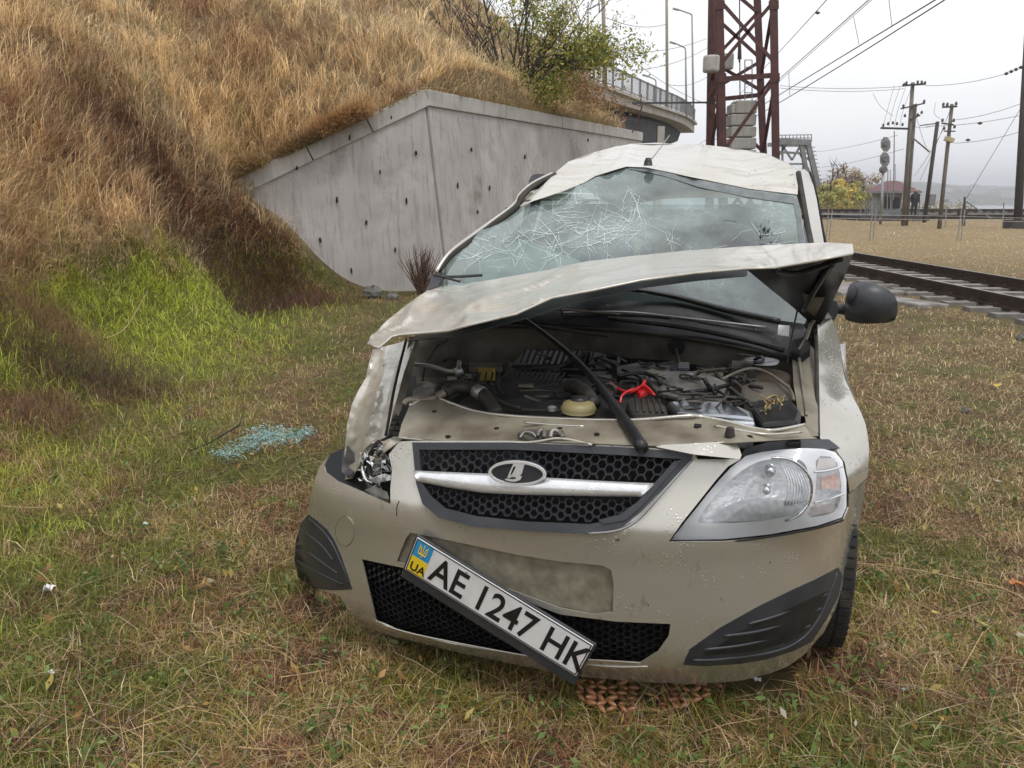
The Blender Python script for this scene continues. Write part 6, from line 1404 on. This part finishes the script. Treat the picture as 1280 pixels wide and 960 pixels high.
for k in ('fl', 'fr'):
    for py in (97, 6): MB().beam(on(k, zof(py-5)) + Vector((0, -.015, 0)), on(k, zof(py+6)) + Vector((0, -.015, 0)), .2, .012, up=(0, 1, 0)).build('gusset', m_rust, mast)
# suspended balance weights inside it, each block its own
wt = empty('balance_weights', mo + mp3(926, 195, 17.6)*1, 0, 'stack of grey concrete balance weights hanging inside the rusty mast', 'weights'); wto = Vector(wt.location)
rg = random.Random(2); yb = 193
for i, (y0, y1, xl, xr) in enumerate([(127, 143, 917, 942), (144, 158, 911, 941), (159, 172, 911, 941), (173, 187, 911, 941), (188, 201, 911, 941), (202, 214, 911, 941)]):
    a = wp((xl+xr)/2, (y0+y1)/2, 17.6) - wto; m = MB(); m.box(a, ((xr-xl)*17.6/F, .46, (y1-y0-1.2)*17.6/F)); m.build('weight_block', m_cap, wt, bevel=.025)
a = wp(914, 137, 17.6)-wto; m = MB(); m.box(a, (.10, .4, .19)); m.build('weight_block', m_cap, wt, bevel=.02)
m = MB(); m.tube([wp(924, -80, 17.6)-wto, wp(925, 127, 17.6)-wto], .012, 6); m.build('hanging_rope', m_wire, wt)
m = MB(); m.tube([wp(924.5, 50, 17.6)-wto, wp(924.5, 74, 17.6)-wto], [.03, .045], 8); m.tube([wp(924.5, 74, 17.6)-wto, wp(924.5, 78, 17.6)-wto], .02, 8); m.build('tensioner', m_insul, wt)
m = MB()
for x in (931, 940): m.tube([wp(x, 75, 17.7)-wto, wp(x, 127, 17.7)-wto], .012, 5)
for y in (75, 84, 93, 105, 116): m.tube([wp(931, y, 17.7)-wto, wp(940, y, 17.7)-wto], .009, 5)
m.build('guide_frame', m_lattice, wt)
# round concrete blocks hung on the mast's left leg
for px, py, wpx, hpx, D, lab in ((889, 80, 19, 18, 16.6, 'round grey concrete weight fixed to the left side of the rusty mast'), (910, 77, 13, 17, 18.0, 'smaller round concrete weight inside the rusty mast')):
    c = wp(px, py, D); r = wpx*D/F/2; h = hpx*D/F; m = MB(); m.lathe([(r*.9, -h/2), (r, -h/2+.03), (r, h/2-.03), (r*.9, h/2)], (0, 0, 0), 'z', 20); o = m.build('round_weight', m_cap, smooth=False); o.location = c; tag(o, lab, 'weight', 'round weights on the mast')
# cantilever arm to the left of the mast
arm = empty('bracket_arm', wp(838, 129, 17.4), 0, 'thin dark bracket arm reaching left from the rusty mast', 'bracket'); ao = Vector(arm.location)
MB().beam(wp(790, 129, 17.4)-ao, wp(893, 128, 17.4)-ao, .035).build('bar', m_wire, arm); MB().tube([wp(803, 130, 17.4)-ao, wp(797, 152, 17.4)-ao, wp(790, 166, 17.4)-ao], .014, 5).build('stay', m_rust, arm); MB().tube([wp(790, 129, 17.4)-ao, wp(800, 133, 17.4)-ao, wp(802, 118, 17.4)-ao], .012, 5).build('stay', m_rust, arm)

# ================================================================ TRACKS
def railway(name, p0, p1, label, ballast_w=3.6, ties=True, nmax=90, h=.14, gauge=1.52, zb=0.02, tie_step=.62, skipblocks=0):
    a, b = Vector(p0), Vector(p1); d = (b-a).normalized(); nn = Vector((-d.y, d.x, 0)); L_ = (b-a).length; root = empty(name, a, 0, label, 'railway track')
    m = MB(); w0, w1 = ballast_w/2, ballast_w/2 - .35; n = 30
    for i in range(n+1):
        c = d*L_*i/n; m.v += [tuple(c+nn*w0+Vector((0, 0, -.05))), tuple(c+nn*w1+Vector((0, 0, zb+.04))), tuple(c-nn*w1+Vector((0, 0, zb+.04))), tuple(c-nn*w0+Vector((0, 0, -.05)))]
    for i in range(n):
        for k in range(3): q = 4*i+k; m.f.append((q, q+1, q+5, q+4))
    m.build('ballast_bed', m_ballast, root)
    ztop = zb+.115; me_ = None; k = 0; s = .3
    ang = math.atan2(nn.y, nn.x)
    while s < L_ and ties and k < nmax:
        if me_ is None:
            m = MB(); m.box((0, 0, 0), (2.5, .21, .16)); o = m.build('sleeper', m_sleeper, root, bevel=.015); me_ = o.data
        else: o = bpy.data.objects.new('sleeper', me_); COL.objects.link(o); o.parent = root
        o.location = d*s + Vector((0, 0, ztop-.06)); o.rotation_euler = (0, 0, ang + random.uniform(-.01, .01)); s += tie_step; k += 1
    for sg in (1, -1):
        m = MB(); c = nn*sg*gauge/2; z0 = ztop+.02
        m.beam(c+Vector((0, 0, z0+.012)), c+d*L_+Vector((0, 0, z0+.012)), .15, .024); m.beam(c+Vector((0, 0, z0+.078)), c+d*L_+Vector((0, 0, z0+.078)), .022, .108)
        m.beam(c+Vector((0, 0, z0+.150)), c+d*L_+Vector((0, 0, z0+.150)), .072, .036); r = m.build('rail', m_rail, root)
        MB().beam(c+Vector((0, 0, z0+.170)), c+d*L_+Vector((0, 0, z0+.170)), .05, .006).build('rail_head', m_railtop, r)
    m = MB(); s = .3; k = 0
    while s < L_ and k < nmax and ties:
        for sg in (1, -1):
            for e in (-.1, .1): m.box(nn*(sg*gauge/2+e) + d*s + Vector((0, 0, ztop+.05)), (.05, .05, .05))
        s += tie_step; k += 1
    if ties: tag(m.build('fastenings', m_rail, root), kind='stuff')
    return root
near = railway('railway_track', (7.42, -7, .0), (7.55, 58, .0), 'nearer railway track on concrete sleepers right of the car', ballast_w=2.6, nmax=112, zb=-.085, tie_step=.58)
c = gp(1150, 366, .0)
m = MB(); m.box((0, 0, 0), (1.1, 1.5, .10)); o = m.build('concrete_slab', m_sleeper, bevel=.02); o.location = (5.75, 13.2, .0); tag(o, 'flat pale concrete slab beside the nearer railway track', 'slab')
m = MB(); m.box((0, 0, 0), (.55, 1.2, .09)); o = m.build('concrete_slab', m_sleeper, bevel=.02); o.location = (5.75, 11.6, .0); o.rotation_euler = (0, .04, .3); tag(o, 'broken tilted concrete slab at the corner of the paved patch by the track', 'slab')
far_ = railway('railway_track', (9, 59.5, .35), (110, 62.5, .35), 'far railway track running across in front of the water', ballast_w=4.6, nmax=160, tie_step=.64)
m = MB(); m.box((0, 0, 0), (110, 3.6, .5)); o = m.build('track_embankment', m_ballast); o.location = (60, 60.9, .12); o.rotation_euler = (0, 0, math.atan2(3, 101)); tag(o, kind='structure')

# ================================================================ FENCE, POLES, SIGNAL
fence = empty('pipe_fence', wp(1093, 300, 29), 0, 'low grey pipe rail fence crossing the field behind the nearer track', 'fence'); fo = Vector(fence.location)
for px in (1038, 1093, 1204, 1300):
    for dx in (-2.2, 2.2):
        a = wp(px+dx, 262, 29); m = MB(); m.tube([Vector((a.x, 29, 0))-fo, a-fo], .02, 7); m.build('post', m_steel, fence)
for y0, y1 in ((267.5, 272.5), (272.5, 277)): m = MB(); m.tube([wp(1028, y0, 29)-fo, wp(1204, y0+3, 29)-fo, wp(1310, y1+1, 29)-fo], .009, 6); m.build('rail', m_steel, fence)
def util(bx_, by_, tx_, ty_, D, w0, w1, mt, label, arms=(), ins=()):
    b = wp(bx_, by_, D); b.z = min(b.z, .0); o = empty('utility_pole', b, 0, label, 'utility pole', 'utility poles by the far track'); v = lambda x, y, dd=0.: wp(x, y, D+dd) - b
    MB().tube([Vector((0, 0, 0)), v((bx_+tx_)/2, (by_+ty_)/2), v(tx_, ty_)], [w0*D/F/2, (w0+w1)*D/F/4, w1*D/F/2], 10).build('pole', mt, o, smooth=True)
    for (x0, y0, x1, y1, t) in arms: MB().beam(v(x0, y0, -.15), v(x1, y1, -.15), t*D/F, t*D/F).build('crossarm', m_darkpole, o)
    for (x, y) in ins: MB().lathe([(.03, -.02), (.07, .0), (.05, .05), (.075, .07), (.04, .12), (.02, .15)], v(x, y, -.15), 'z', 8).build('insulator', m_insul, o)
    return o, v
p1, v1 = util(1129, 284, 1141, 103, 44, 5.5, 4.2, m_woodpole, 'tall weathered utility pole with a low crossarm left of the other poles', [(1128, 107, 1157, 105, 2), (1126, 136, 1156, 129, 1.6), (1101, 160, 1136, 161, 2.2), (1137, 150, 1150, 144, 1.6)], [(1130, 107), (1133, 105), (1147, 104), (1152, 104), (1156, 105), (1129, 134), (1145, 133), (1155, 128), (1104, 158), (1110, 156), (1116, 155), (1121, 156), (1128, 157), (1131, 146), (1147, 145), (1152, 142)])
MB().tube([v1(1132, 282, .4), v1(1144, 130, .1)], [.13, .10], 8).build('prop_pole', m_woodpole, p1, smooth=True); MB().tube([v1(1143, 174), v1(1162, 190)], .04, 6).build('strut', m_woodpole, p1)
p2, v2 = util(1156, 271, 1172, 152, 50, 5, 4.2, m_darkpole, 'dark tarred utility pole leaning between the two pale ones', [(1150, 157, 1172, 154, 1.2)], [])
p3, v3 = util(1174, 285, 1190, 130, 40, 5, 4, m_woodpole, 'pale leaning utility pole right of the dark one', [(1178, 134, 1196, 133, 2), (1177, 154, 1192, 156, 1.6), (1180, 164, 1194, 164, 1.4)], [(1179, 132), (1195, 131), (1184, 132), (1178, 152), (1192, 152), (1193, 160), (1180, 162)])
MB().beam(v3(1182, 173, -.2), v3(1191, 176, -.2), .28, .2).build('junction_box', mat('pale_box', (.40, .36, .22), rough=.6), p3)
MB().beam(v2(1166, 243, -.2), v2(1164, 257, -.2), .34, .2).build('cable_box', m_lattice, p2)
# leaning dark mast at the right edge on its block
b = wp(1273, 271, 40); b.z = -.02; o = empty('dark_mast', b, 0, 'dark leaning mast on a concrete block at the right edge of the view', 'mast'); q = wp(1285, 30, 40)-b; q0 = Vector((0, 0, .4))
MB().tube([q0, q*.5+q0*.5, q], [.20, .17, .14], 8).build('pole', m_darkpole, o, smooth=True)
MB().tube([q0*.7+q*.3+Vector((-.2, 0, 0)), q0*.7+q*.3+Vector((.2, 0, .02))], .05, 6).build('band', m_steel, o)
m = MB(); m.box((0, 0, .22), (.95, .8, .48)); m.build('footing', m_darkpole, o, bevel=.03)
# signal
sb = wp(1104, 278, 46); sb.z = 0; sig = empty('railway_signal', sb, 0, 'grey railway signal post with two octagonal backplates left of the poles', 'signal'); v = lambda x, y, dd=0.: wp(x, y, 46+dd)-sb
MB().tube([v(1100, 290), v(1104, 212)], [.09, .08], 8).build('post', m_steel, sig, smooth=True)
for cx_, cy_, rx_, ry_ in ((1107, 180.5, 6.2, 9.2), (1106, 199.5, 6.2, 9.2)):
    oct_ = [(cx_ + rx_*math.cos(t)/math.cos(math.pi/8), cy_ + ry_*math.sin(t)/math.cos(math.pi/8)) for t in [math.pi/8+k*math.pi/4 for k in range(8)]]
    m = MB(); m.add([v(*p) for p in oct_] + [v(*p, .12) for p in oct_], [tuple(range(8))[::-1], tuple(range(8, 16))] + [(i, (i+1) % 8, 8+(i+1) % 8, 8+i) for i in range(8)]); bp_ = m.build('backplate', m_lamp, sig)
    MB().lathe([(.14, -.12), (.17, .0), (.17, .1)], v(cx_, cy_-1, -.04), 'y', 14).build('signal_lamp', m_lattice, bp_)
MB().lathe([(.16, -.1), (.20, 0), (.2, .2)], v(1105, 212, -.05), 'y', 12).build('lower_lamp', m_lattice, sig)
MB().tube([v(1109, 262), v(1110, 212)], .025, 5).build('ladder', m_steel, sig); MB().tube([v(1113, 262), v(1113, 212)], .02, 5).build('ladder', m_steel, sig)
m = MB(); m.tube([wp(1117, 250, 45)-sb, wp(1118, 164, 45)-sb], .03, 5); m.build('conduit', m_steel, sig)
# ================================================================ KIOSK
D = 54.; kb = wp(1118, 266, D); kb.z = 0; ki = empty('guard_kiosk', kb, 0, 'small open guard shelter with a maroon hipped roof by the far track', 'shelter'); v = lambda x, y, dd=0.: wp(x, y, D+dd)-kb
m = MB(); e0, e1, e2, e3 = v(1083, 239), v(1153, 234), v(1153, 234, 3.2), v(1083, 239, 3.2); r0, r1 = v(1108, 226, 1.6), v(1122, 226, 1.6)
for e_ in (e0, e1, e2, e3): e_.z = e0.z
m.add([e0, e1, e2, e3, r0, r1], [(0, 1, 5, 4), (1, 2, 5), (2, 3, 4, 5), (3, 0, 4), (3, 2, 1, 0)]); m.build('roof', m_roofred, ki); MB().beam(e0-Vector((0, 0, .05)), e1-Vector((0, 0, .05)), .08, .14).build('fascia', m_lattice, ki)
for x, dd in ((1087, 0), (1149, 0), (1087, 3.1), (1149, 3.1)): a = v(x, 240, dd); MB().beam((a.x, a.y+.1, 0), (a.x, a.y+.1, e0.z-.05), .09).build('post', m_lattice, ki)
a, b_ = v(1103, 241, .9), v(1129, 241, .9); m = MB(); m.box(((a.x+b_.x)/2, a.y+.8, e0.z/2), (b_.x-a.x, 1.5, e0.z-.1)); hut = m.build('hut_wall', m_kiosk, ki)
for x0, x1 in ((1107, 1114), (1118, 1126)):
    a, b_ = v(x0, 243, .9), v(x1, 243, .9); m = MB(); m.box(((a.x+b_.x)/2, a.y-.0, e0.z-.75), (b_.x-a.x, .12, .75)); m.build('window', m_plastic, ki)
m = MB(); a, b_ = v(1099, 262, .4), v(1133, 262, .4); m.box(((a.x+b_.x)/2, a.y, .32), (b_.x-a.x, .1, .62)); m.build('wall_panel', m_lattice, ki)
for (x0, x1, y) in ((1077, 1099, 252), (1133, 1150, 251)): 
    MB().beam(v(x0, y), v(x1, y), .07).build('handrail', m_lattice, ki); MB().beam(v(x0, y+7), v(x1, y+7), .05).build('handrail', m_lattice, ki)
    for k in range(5): a = v(x0+(x1-x0)*k/4, y); MB().beam((a.x, a.y, 0), a, .05).build('baluster', m_lattice, ki)
m = MB(); m.box((0, 0, .1), (4.6, 3.6, .3)); q = m.build('plinth', m_darkpole, ki); q.location = (0, 1.5, .05)
MB().tube([v(1119, 226, 1.6), v(1119, 205, 1.6)], .02, 5).build('antenna', m_wire, ki)
# person standing by the kiosk
pb = wp(1142, 264, 52.5); pb.z = .30; per = empty('person', pb, 0, 'person in dark coat standing at the right end of the maroon roofed shelter', 'person')
def skinbody(name, chain, mt, parent):
    me = bpy.data.meshes.new(name); vs = [c[0] for c in chain]; ed = [(c[2], i) for i, c in enumerate(chain) if c[2] is not None]; me.from_pydata(vs, ed, []); me.update(); me.materials.append(mt)
    o = bpy.data.objects.new(name, me); COL.objects.link(o); o.parent = parent; md = o.modifiers.new('skin', 'SKIN'); md.use_smooth_shade = True
    me.skin_vertices.new(name='s') if not me.skin_vertices else None
    for i, c in enumerate(chain): me.skin_vertices[0].data[i].radius = (c[1], c[1]); me.skin_vertices[0].data[i].use_root = (i == 0)
    s = o.modifiers.new('sub', 'SUBSURF'); s.levels = 1; s.render_levels = 1; return o
skinbody('body', [((0, 0, .92), .16, None), ((0, 0, 1.15), .17, 0), ((0, 0, 1.38), .18, 1), ((0, 0, 1.50), .07, 2), ((0, -.01, 1.60), .10, 3), ((0, 0, 1.72), .09, 4),
   ((-.22, 0, 1.40), .075, 2), ((-.27, .02, 1.12), .06, 6), ((-.24, -.1, .88), .045, 7), ((.22, 0, 1.40), .075, 2), ((.28, .03, 1.12), .06, 9), ((.24, -.08, .90), .045, 10),
   ((-.10, 0, .82), .11, 0), ((-.11, 0, .48), .08, 12), ((-.11, .02, .08), .06, 13), ((-.11, -.1, .04), .05, 14), ((.10, 0, .82), .11, 0), ((.12, 0, .48), .08, 16), ((.13, .02, .08), .06, 17), ((.13, -.1, .04), .05, 18)], m_cloth, per)
MB().lathe([(.02, -.11), (.075, -.07), (.095, 0), (.08, .07), (.03, .115)], (0, -.04, 1.64), 'z', 12).build('head', m_skin, per, smooth=True)
# guyed post with box, and small trackside things
gb_ = wp(1205, 276, 44); gb_.z = 0; gpst = empty('guyed_post', gb_, 0, 'short dark post with a box and two guy wires in front of the water', 'post'); v = lambda x, y, dd=0.: wp(x, y, 44+dd)-gb_
MB().tube([(0, 0, 0), v(1206, 246)], [.10, .05], 8).build('post', m_darkpole, gpst); m = MB(); m.box(v(1203, 266), (.42, .3, .42)); m.build('box', m_darkpole, gpst, bevel=.02)
MB().tube([v(1208, 252), v(1240, 274)], .035, 5).build('stay', m_lattice, gpst)
for px, y0, y1, lab in ((1183, 257, 274, 'slim white marker post right of the pale leaning pole'), (1255, 253, 270, 'thin grey post by the far track near the right edge')):
    a = wp(px, y1, 42); a.z = 0; q = empty('marker_post', a, 0, lab, 'post'); MB().tube([(0, 0, 0), wp(px, y0, 42)-a], .03, 6).build('post', m_steel, q)
    if px == 1183: MB().beam(wp(1179, 251, 42)-a, wp(1186, 251, 42)-a, .04, .16).build('plate', m_steel, q)
leafob('paper_scrap', 1116, 294, .12, m_paper, 'white scrap lying in the field near the fence post', 'litter', dz=.05, seed=31, flat=.8)

# ================================================================ RAILWAY TRUSS BRIDGE
tb = wp(1000, 240, 74); tb.z = 0; tru = empty('truss_bridge', tb, 0, 'grey steel railway truss bridge end behind the crushed car roof', 'bridge'); v = lambda x, y, dd=0.: wp(x, y, 74+dd)-tb
def tbm(name, a, b, w_): MB().beam(v(*a), v(*b), w_, w_).build(name, m_lattice, tru)
tbm('end_post', (1009, 176), (1031, 268), .42); tbm('end_post', (1001, 178), (1018, 268), .34)
tbm('top_chord', (968, 177), (1013, 178), .5); tbm('top_chord', (960, 181, 12), (1010, 181, 12), .4); tbm('portal_beam', (972, 190), (1008, 192), .2)
for a, b in (((975, 178), (990, 200)), ((990, 200), (1003, 178)), ((985, 178), (972, 196)), ((996, 190), (1012, 200)), ((978, 205), (1006, 205)), ((1000, 192), (1016, 222)), ((1004, 212), (1022, 232)), ((978, 178), (978, 240)), ((1006, 182), (1002, 240)), ((1020, 222), (1006, 232))): tbm('diagonal', a, b, .16)
for y in (169, 173): tbm('handrail', (972, y), (1015, y-.6), .07)
for k in range(10): tbm('rail_post', (973+k*4.6, 168.5), (973+k*4.6, 177), .06)
m = MB(); 
for k in range(16): y = 184+k*5; m.beam(v(1014+k*1.05, y), v(1019+k*1.0, y), .06)
m.build('rungs', m_lattice, tru)
# ================================================================ TREES BEYOND
def far_tree(px, py0, wpx, hpx, D, label, cols, seed, n=4200):
    b = wp(px, py0, D); b.z = -.3; k = D/F; r = empty('autumn_tree', b, 0, label, 'tree', 'autumn trees beyond the field'); g = np.random.default_rng(seed); rg = random.Random(seed)
    m = MB(); 
    for s in range(6):
        a = rg.uniform(-.4, .4); top = Vector((a*hpx*k*.8, rg.uniform(-.5, .5), hpx*k*rg.uniform(.75, 1))); m.tube([Vector((rg.uniform(-.2, .2), 0, 0)), top*.5 + Vector((rg.uniform(-.2, .2), 0, 0)), top], [.10, .06, .015], 5, False)
        for j in range(7): q = top*rg.uniform(.4, 1); m.tube([q, q + Vector((rg.uniform(-1, 1), rg.uniform(-.5, .5), rg.uniform(.2, 1.1)))*hpx*k*.22], [.03, .006], 3, False)
    m.build('trunk', m_bark, r)
    cs = [Vector((g.normal(0, wpx*k*.26), g.normal(0, wpx*k*.22), abs(g.normal(.48, .22))*hpx*k)) for _ in range(26)]; cs = [c for c in cs if c.z < hpx*k*.92]
    leaf_cloud('crown', cs, n, .0026*D, pal(*cols), r, .055*hpx*k, seed=seed); return r
YEL = ([(.85, .66, .18), (.66, .56, .18), (.44, .45, .17), (.72, .48, .16)], [4, 3, 2, 2]); BRN = ([(.42, .34, .28), (.50, .42, .30), (.56, .46, .22)], [3, 2, 1]); GRN = ([(.52, .52, .19), (.38, .42, .16), (.70, .6, .2)], [3, 2, 2])
far_tree(1036, 268, 30, 52, 68, 'yellow green tree beside the truss bridge end', GRN, 1); far_tree(1052, 268, 32, 46, 72, 'bright yellow tree second from the truss bridge', YEL, 2)
far_tree(1070, 268, 28, 42, 76, 'yellow and olive tree in the middle of the far row', GRN, 3); far_tree(1066, 266, 30, 58, 84, 'tall thin brown tree behind the yellow trees', BRN, 4, 2200); far_tree(1084, 267, 22, 40, 80, 'brownish tree just left of the shelter', BRN, 5, 2600); far_tree(1044, 266, 24, 62, 88, 'tall bare tree behind the bright yellow tree', BRN, 6, 1500)
o = leaf_cloud('reed_belt', [Vector((x, 65 + (x % 3)*.4, .4)) for x in np.linspace(20, 37, 70)], 9000, .10, pal([(.45, .36, .14), (.30, .26, .12), (.20, .18, .08)], [2, 2, 1]), None, .32, seed=44); tag(o, 'pale reeds and low brush behind the far track', kind='stuff')
# ================================================================ WATER AND FAR SHORE
m_water = mat('river_water', (.16, .19, .21), (.20, .23, .25), .03, rough=.22, bump=.02, bscale=.8, spec=.6)
m = MB(); m.add([(-500, 70, -6.5), (2600, 70, -6.5), (2600, 2200, -6.5), (-500, 2200, -6.5)], [(0, 1, 2, 3)]); tag(m.build('river_water', m_water), kind='structure')
m_far = mat('far_shore', (.11, .12, .09), (.20, .19, .17), .006, rough=1., detail=10, extra=lambda t, b, l, s: layer(t, b, l, s, (.42, .41, .40), .035, .60, .70))
def shore(name, D, x0, x1, zf, depth, label=None):
    n = 120; m = MB()
    for i in range(n+1):
        x = x0 + (x1-x0)*i/n; z = zf(x)
        m.v += [(x, D, -7), (x, D+depth*.25, -7 + (z+7)*.35), (x, D+depth*.6, -7+(z+7)*.8), (x, D+depth, z), (x, D+depth*1.6, z*.6)]
    for i in range(n):
        for k in range(4): a = i*5+k; m.f.append((a, a+5, a+6, a+1))
    tag(m.build(name, m_far, smooth=True), kind='structure')
hn = lambda x, s, a: a*mnoise.noise(Vector((x/s, 3.3, 0)))
shore('far_shore', 900, 150, 1700, lambda x: 4 + 13*math.exp(-((x-480)/90)**2) + 8*math.exp(-((x-620)/140)**2) + hn(x, 35, 4) + hn(x, 9, 2), 120)
shore('distant_hills', 1400, 150, 2400, lambda x: 20 + 7*math.exp(-((x-800)/220)**2) + hn(x, 120, 7) + hn(x, 22, 3), 250)
m_bld = mat('far_buildings', (.5, .49, .48), (.38, .37, .37), .02, rough=.9); rg = random.Random(12)
for k in range(26):
    x = rg.uniform(455, 680); y = 930 + rg.uniform(0, 60); h = rg.uniform(5, 12); z0 = -5 + (y-900)/9 + rg.uniform(0, 3); w_ = rg.uniform(6, 20)
    m = MB(); m.box((0, 0, h/2), (w_, 9, h)); m.box((0, 0, h+.6), (w_*.9, 8, 1.2)); o = m.build('far_building', m_bld); o.location = (x, y, z0)
    tag(o, 'pale building on the hazy far shore across the river', 'building', 'buildings on the far shore')
# ================================================================ OVERHEAD WIRES
def wire(name, pts, r, label, cat='wire', group='overhead wires', sag=0.):
    P = [wp(*p) for p in pts]; 
    if len(P) == 2:
        a, b = P; P = [a.lerp(b, i/14) - Vector((0, 0, sag*4*(i/14)*(1-i/14))) for i in range(15)]
    else: P = smooth_path(P, 6)
    base = P[0].copy(); o = MB().tube([p-base for p in P], r, 4, False).build(name, m_wire, smooth=True); o.location = base; return tag(o, label, cat, group)
lab = lambda s: s
wire('overhead_wire', [(1060, -30, 9), (975, 64, 18), (900, 145, 40)], .008, 'thin overhead wire passing highest beside the rusty mast')
wire('overhead_wire', [(1122, -32, 9), (975, 98, 19), (872, 190, 44)], .009, 'overhead wire with a joint clamp, second from the top beside the mast')
wire('overhead_wire', [(1126, -32, 9.3), (975, 101, 19.4), (876, 190, 46)], .006, 'thin wire running just below the second overhead wire')
wire('overhead_wire', [(1215, -28, 9), (975, 118, 20), (868, 184, 48)], .010, 'upper of the two thick contact wires crossing the sky')
wire('overhead_wire', [(1225, -28, 9), (975, 128, 20), (870, 188, 48)], .010, 'lower of the two thick contact wires crossing the sky')
wire('dropper_wire', [(1067, 21, 11.8), (1074, 56, 12.6)], .004, 'short hanging wire linking the catenary wires left of centre of the sky', group='dropper wires')
wire('dropper_wire', [(1110, -10, 10.5), (1115, 33, 10.6)], .004, 'short hanging wire linking the wires at the top of the sky', group='dropper wires')
wire('dropper_wire', [(986, 90, 18), (987, 119, 18.5)], .005, 'short hanging wire just right of the rusty mast', group='dropper wires')
for a, b_, l in (((975, 107, 45), (1141, 107, 44), 'level wire from the mast to the top of the tall weathered pole'), ((975, 110, 45), (1130, 111, 44), 'lower level wire from the mast towards the tall weathered pole'), ((1157, 107, 44), (1258, 92, 40), 'wire rising from the tall weathered pole to the insulator string'),
   ((1193, 150, 42), (1290, 124, 40), 'upper wire from the pale leaning pole to the right edge'), ((1157, 158, 44), (1290, 141, 40), 'middle wire running right from the poles to the edge'), ((1192, 179, 42), (1290, 160, 40), 'lowest wire running right from the pale leaning pole'),
   ((1017, 190, 74), (1122, 169, 46), 'thin wire from the truss bridge to the signal, the upper one'), ((1026, 209, 74), (1130, 186, 46), 'thin wire from the truss bridge to the signal, the lower one'), ((1143, 158, 44), (1172, 154, 50), 'short wire between the weathered pole and the dark pole'), ((1141, 128, 44), (1160, 190, 50), 'slanting wire from the weathered pole towards the dark pole'),
   ((1190, 132, 40), (1150, 225, 50), 'slanting wire from the pale pole down to the shelter'), ((1180, 160, 42), (1143, 220, 50), 'second slanting wire from the pale pole down to the shelter')):
    wire('service_wire', [a, b_], .011, l, sag=.15, group='service wires around the utility poles')
wire('guy_wire', [(1208, 248, 44), (1276, 135, 43), (1300, 95, 42)], .014, 'slanting guy wire rising right from the short post to the edge', group='guy wires')
for i, (px, py) in enumerate([(1136, 122), (1128, 130), (1122, 140), (1115, 150)]):
    wire('service_wire', [(1118+i*7, 107+i, 44), (1110+i*6, 135+i*2, 44), (1104+i*7, 158, 44)], .009, ['hanging loop wire at the left end of the low crossarm', 'hanging loop wire second along the low crossarm', 'hanging loop wire third along the low crossarm', 'hanging loop wire beside the weathered pole shaft'][i], group='service wires around the utility poles')
wire('service_wire', [(1091, 116, 44), (1100, 132, 44), (1116, 145, 44)], .009, 'curved slack wire left of the weathered pole', group='service wires around the utility poles'); wire('service_wire', [(1170, 128, 44), (1168, 142, 44), (1178, 150, 44)], .009, 'slack looped wire between the dark and the pale pole', group='service wires around the utility poles')
for a, b_, l in (((753, 20, 38), (833, 30, 52), 'upper trolley wire between the tall poles of the bridge'), ((755, 66, 38), (884, 48, 60), 'lower trolley wire between the tall poles and the rusty mast'), ((790, 88, 48), (884, 60, 60), 'trolley wire passing behind the street lamps'), ((778, 64, 45), (884, 130, 52), 'trolley wire falling to the right behind the bridge'), ((833, 105, 52), (884, 96, 60), 'low trolley wire right of the middle bridge pole')):
    wire('trolley_wire', [a, b_], .014, l, sag=.3, group='trolley wires over the bridge')
ib = wp(1268, 88, 40); io = empty('insulator_string', ib, 0, 'dark string of insulators on the wires at the upper right edge', 'insulators')
for k in range(5): MB().lathe([(.04, -.07), (.11, 0), (.04, .07)], wp(1258+k*6, 92-k*2.6, 40)-ib, 'z', 8).build('insulator', m_insul, io)
for px, py, D_ in ((1022, 16, 11), (1225, 154, 42), (1210, 175, 42)):
    o = MB().lathe([(.01, -.05), (.04, 0), (.01, .05)], (0, 0, 0), 'x', 8).build('wire_clamp', m_insul); s = D_/20; o.scale = (s*1.2, s, s); o.location = wp(px, py, D_)
    tag(o, {1022: 'small clamp on the thin wire above the rusty mast', 1225: 'small dark clamp on the middle wire right of the pale pole', 1210: 'small dark clamp on the lowest wire right of the pale pole'}[px], 'clamp', 'wire clamps')
# ================================================================ HAZE
m = bpy.data.materials.new('haze_air'); m.use_nodes = True; t = m.node_tree; t.nodes.clear(); pv = N(t, 'ShaderNodeVolumePrincipled'); pv.inputs['Density'].default_value = .0008; pv.inputs['Color'].default_value = (.93, .95, 1, 1); pv.inputs['Anisotropy'].default_value = .2
oo = N(t, 'ShaderNodeOutputMaterial'); t.links.new(pv.outputs[0], oo.inputs['Volume'])
hb = MB(); hb.box((900, 900, 21.5), (4200, 4200, 60)); tag(hb.build('haze', m), kind='stuff')
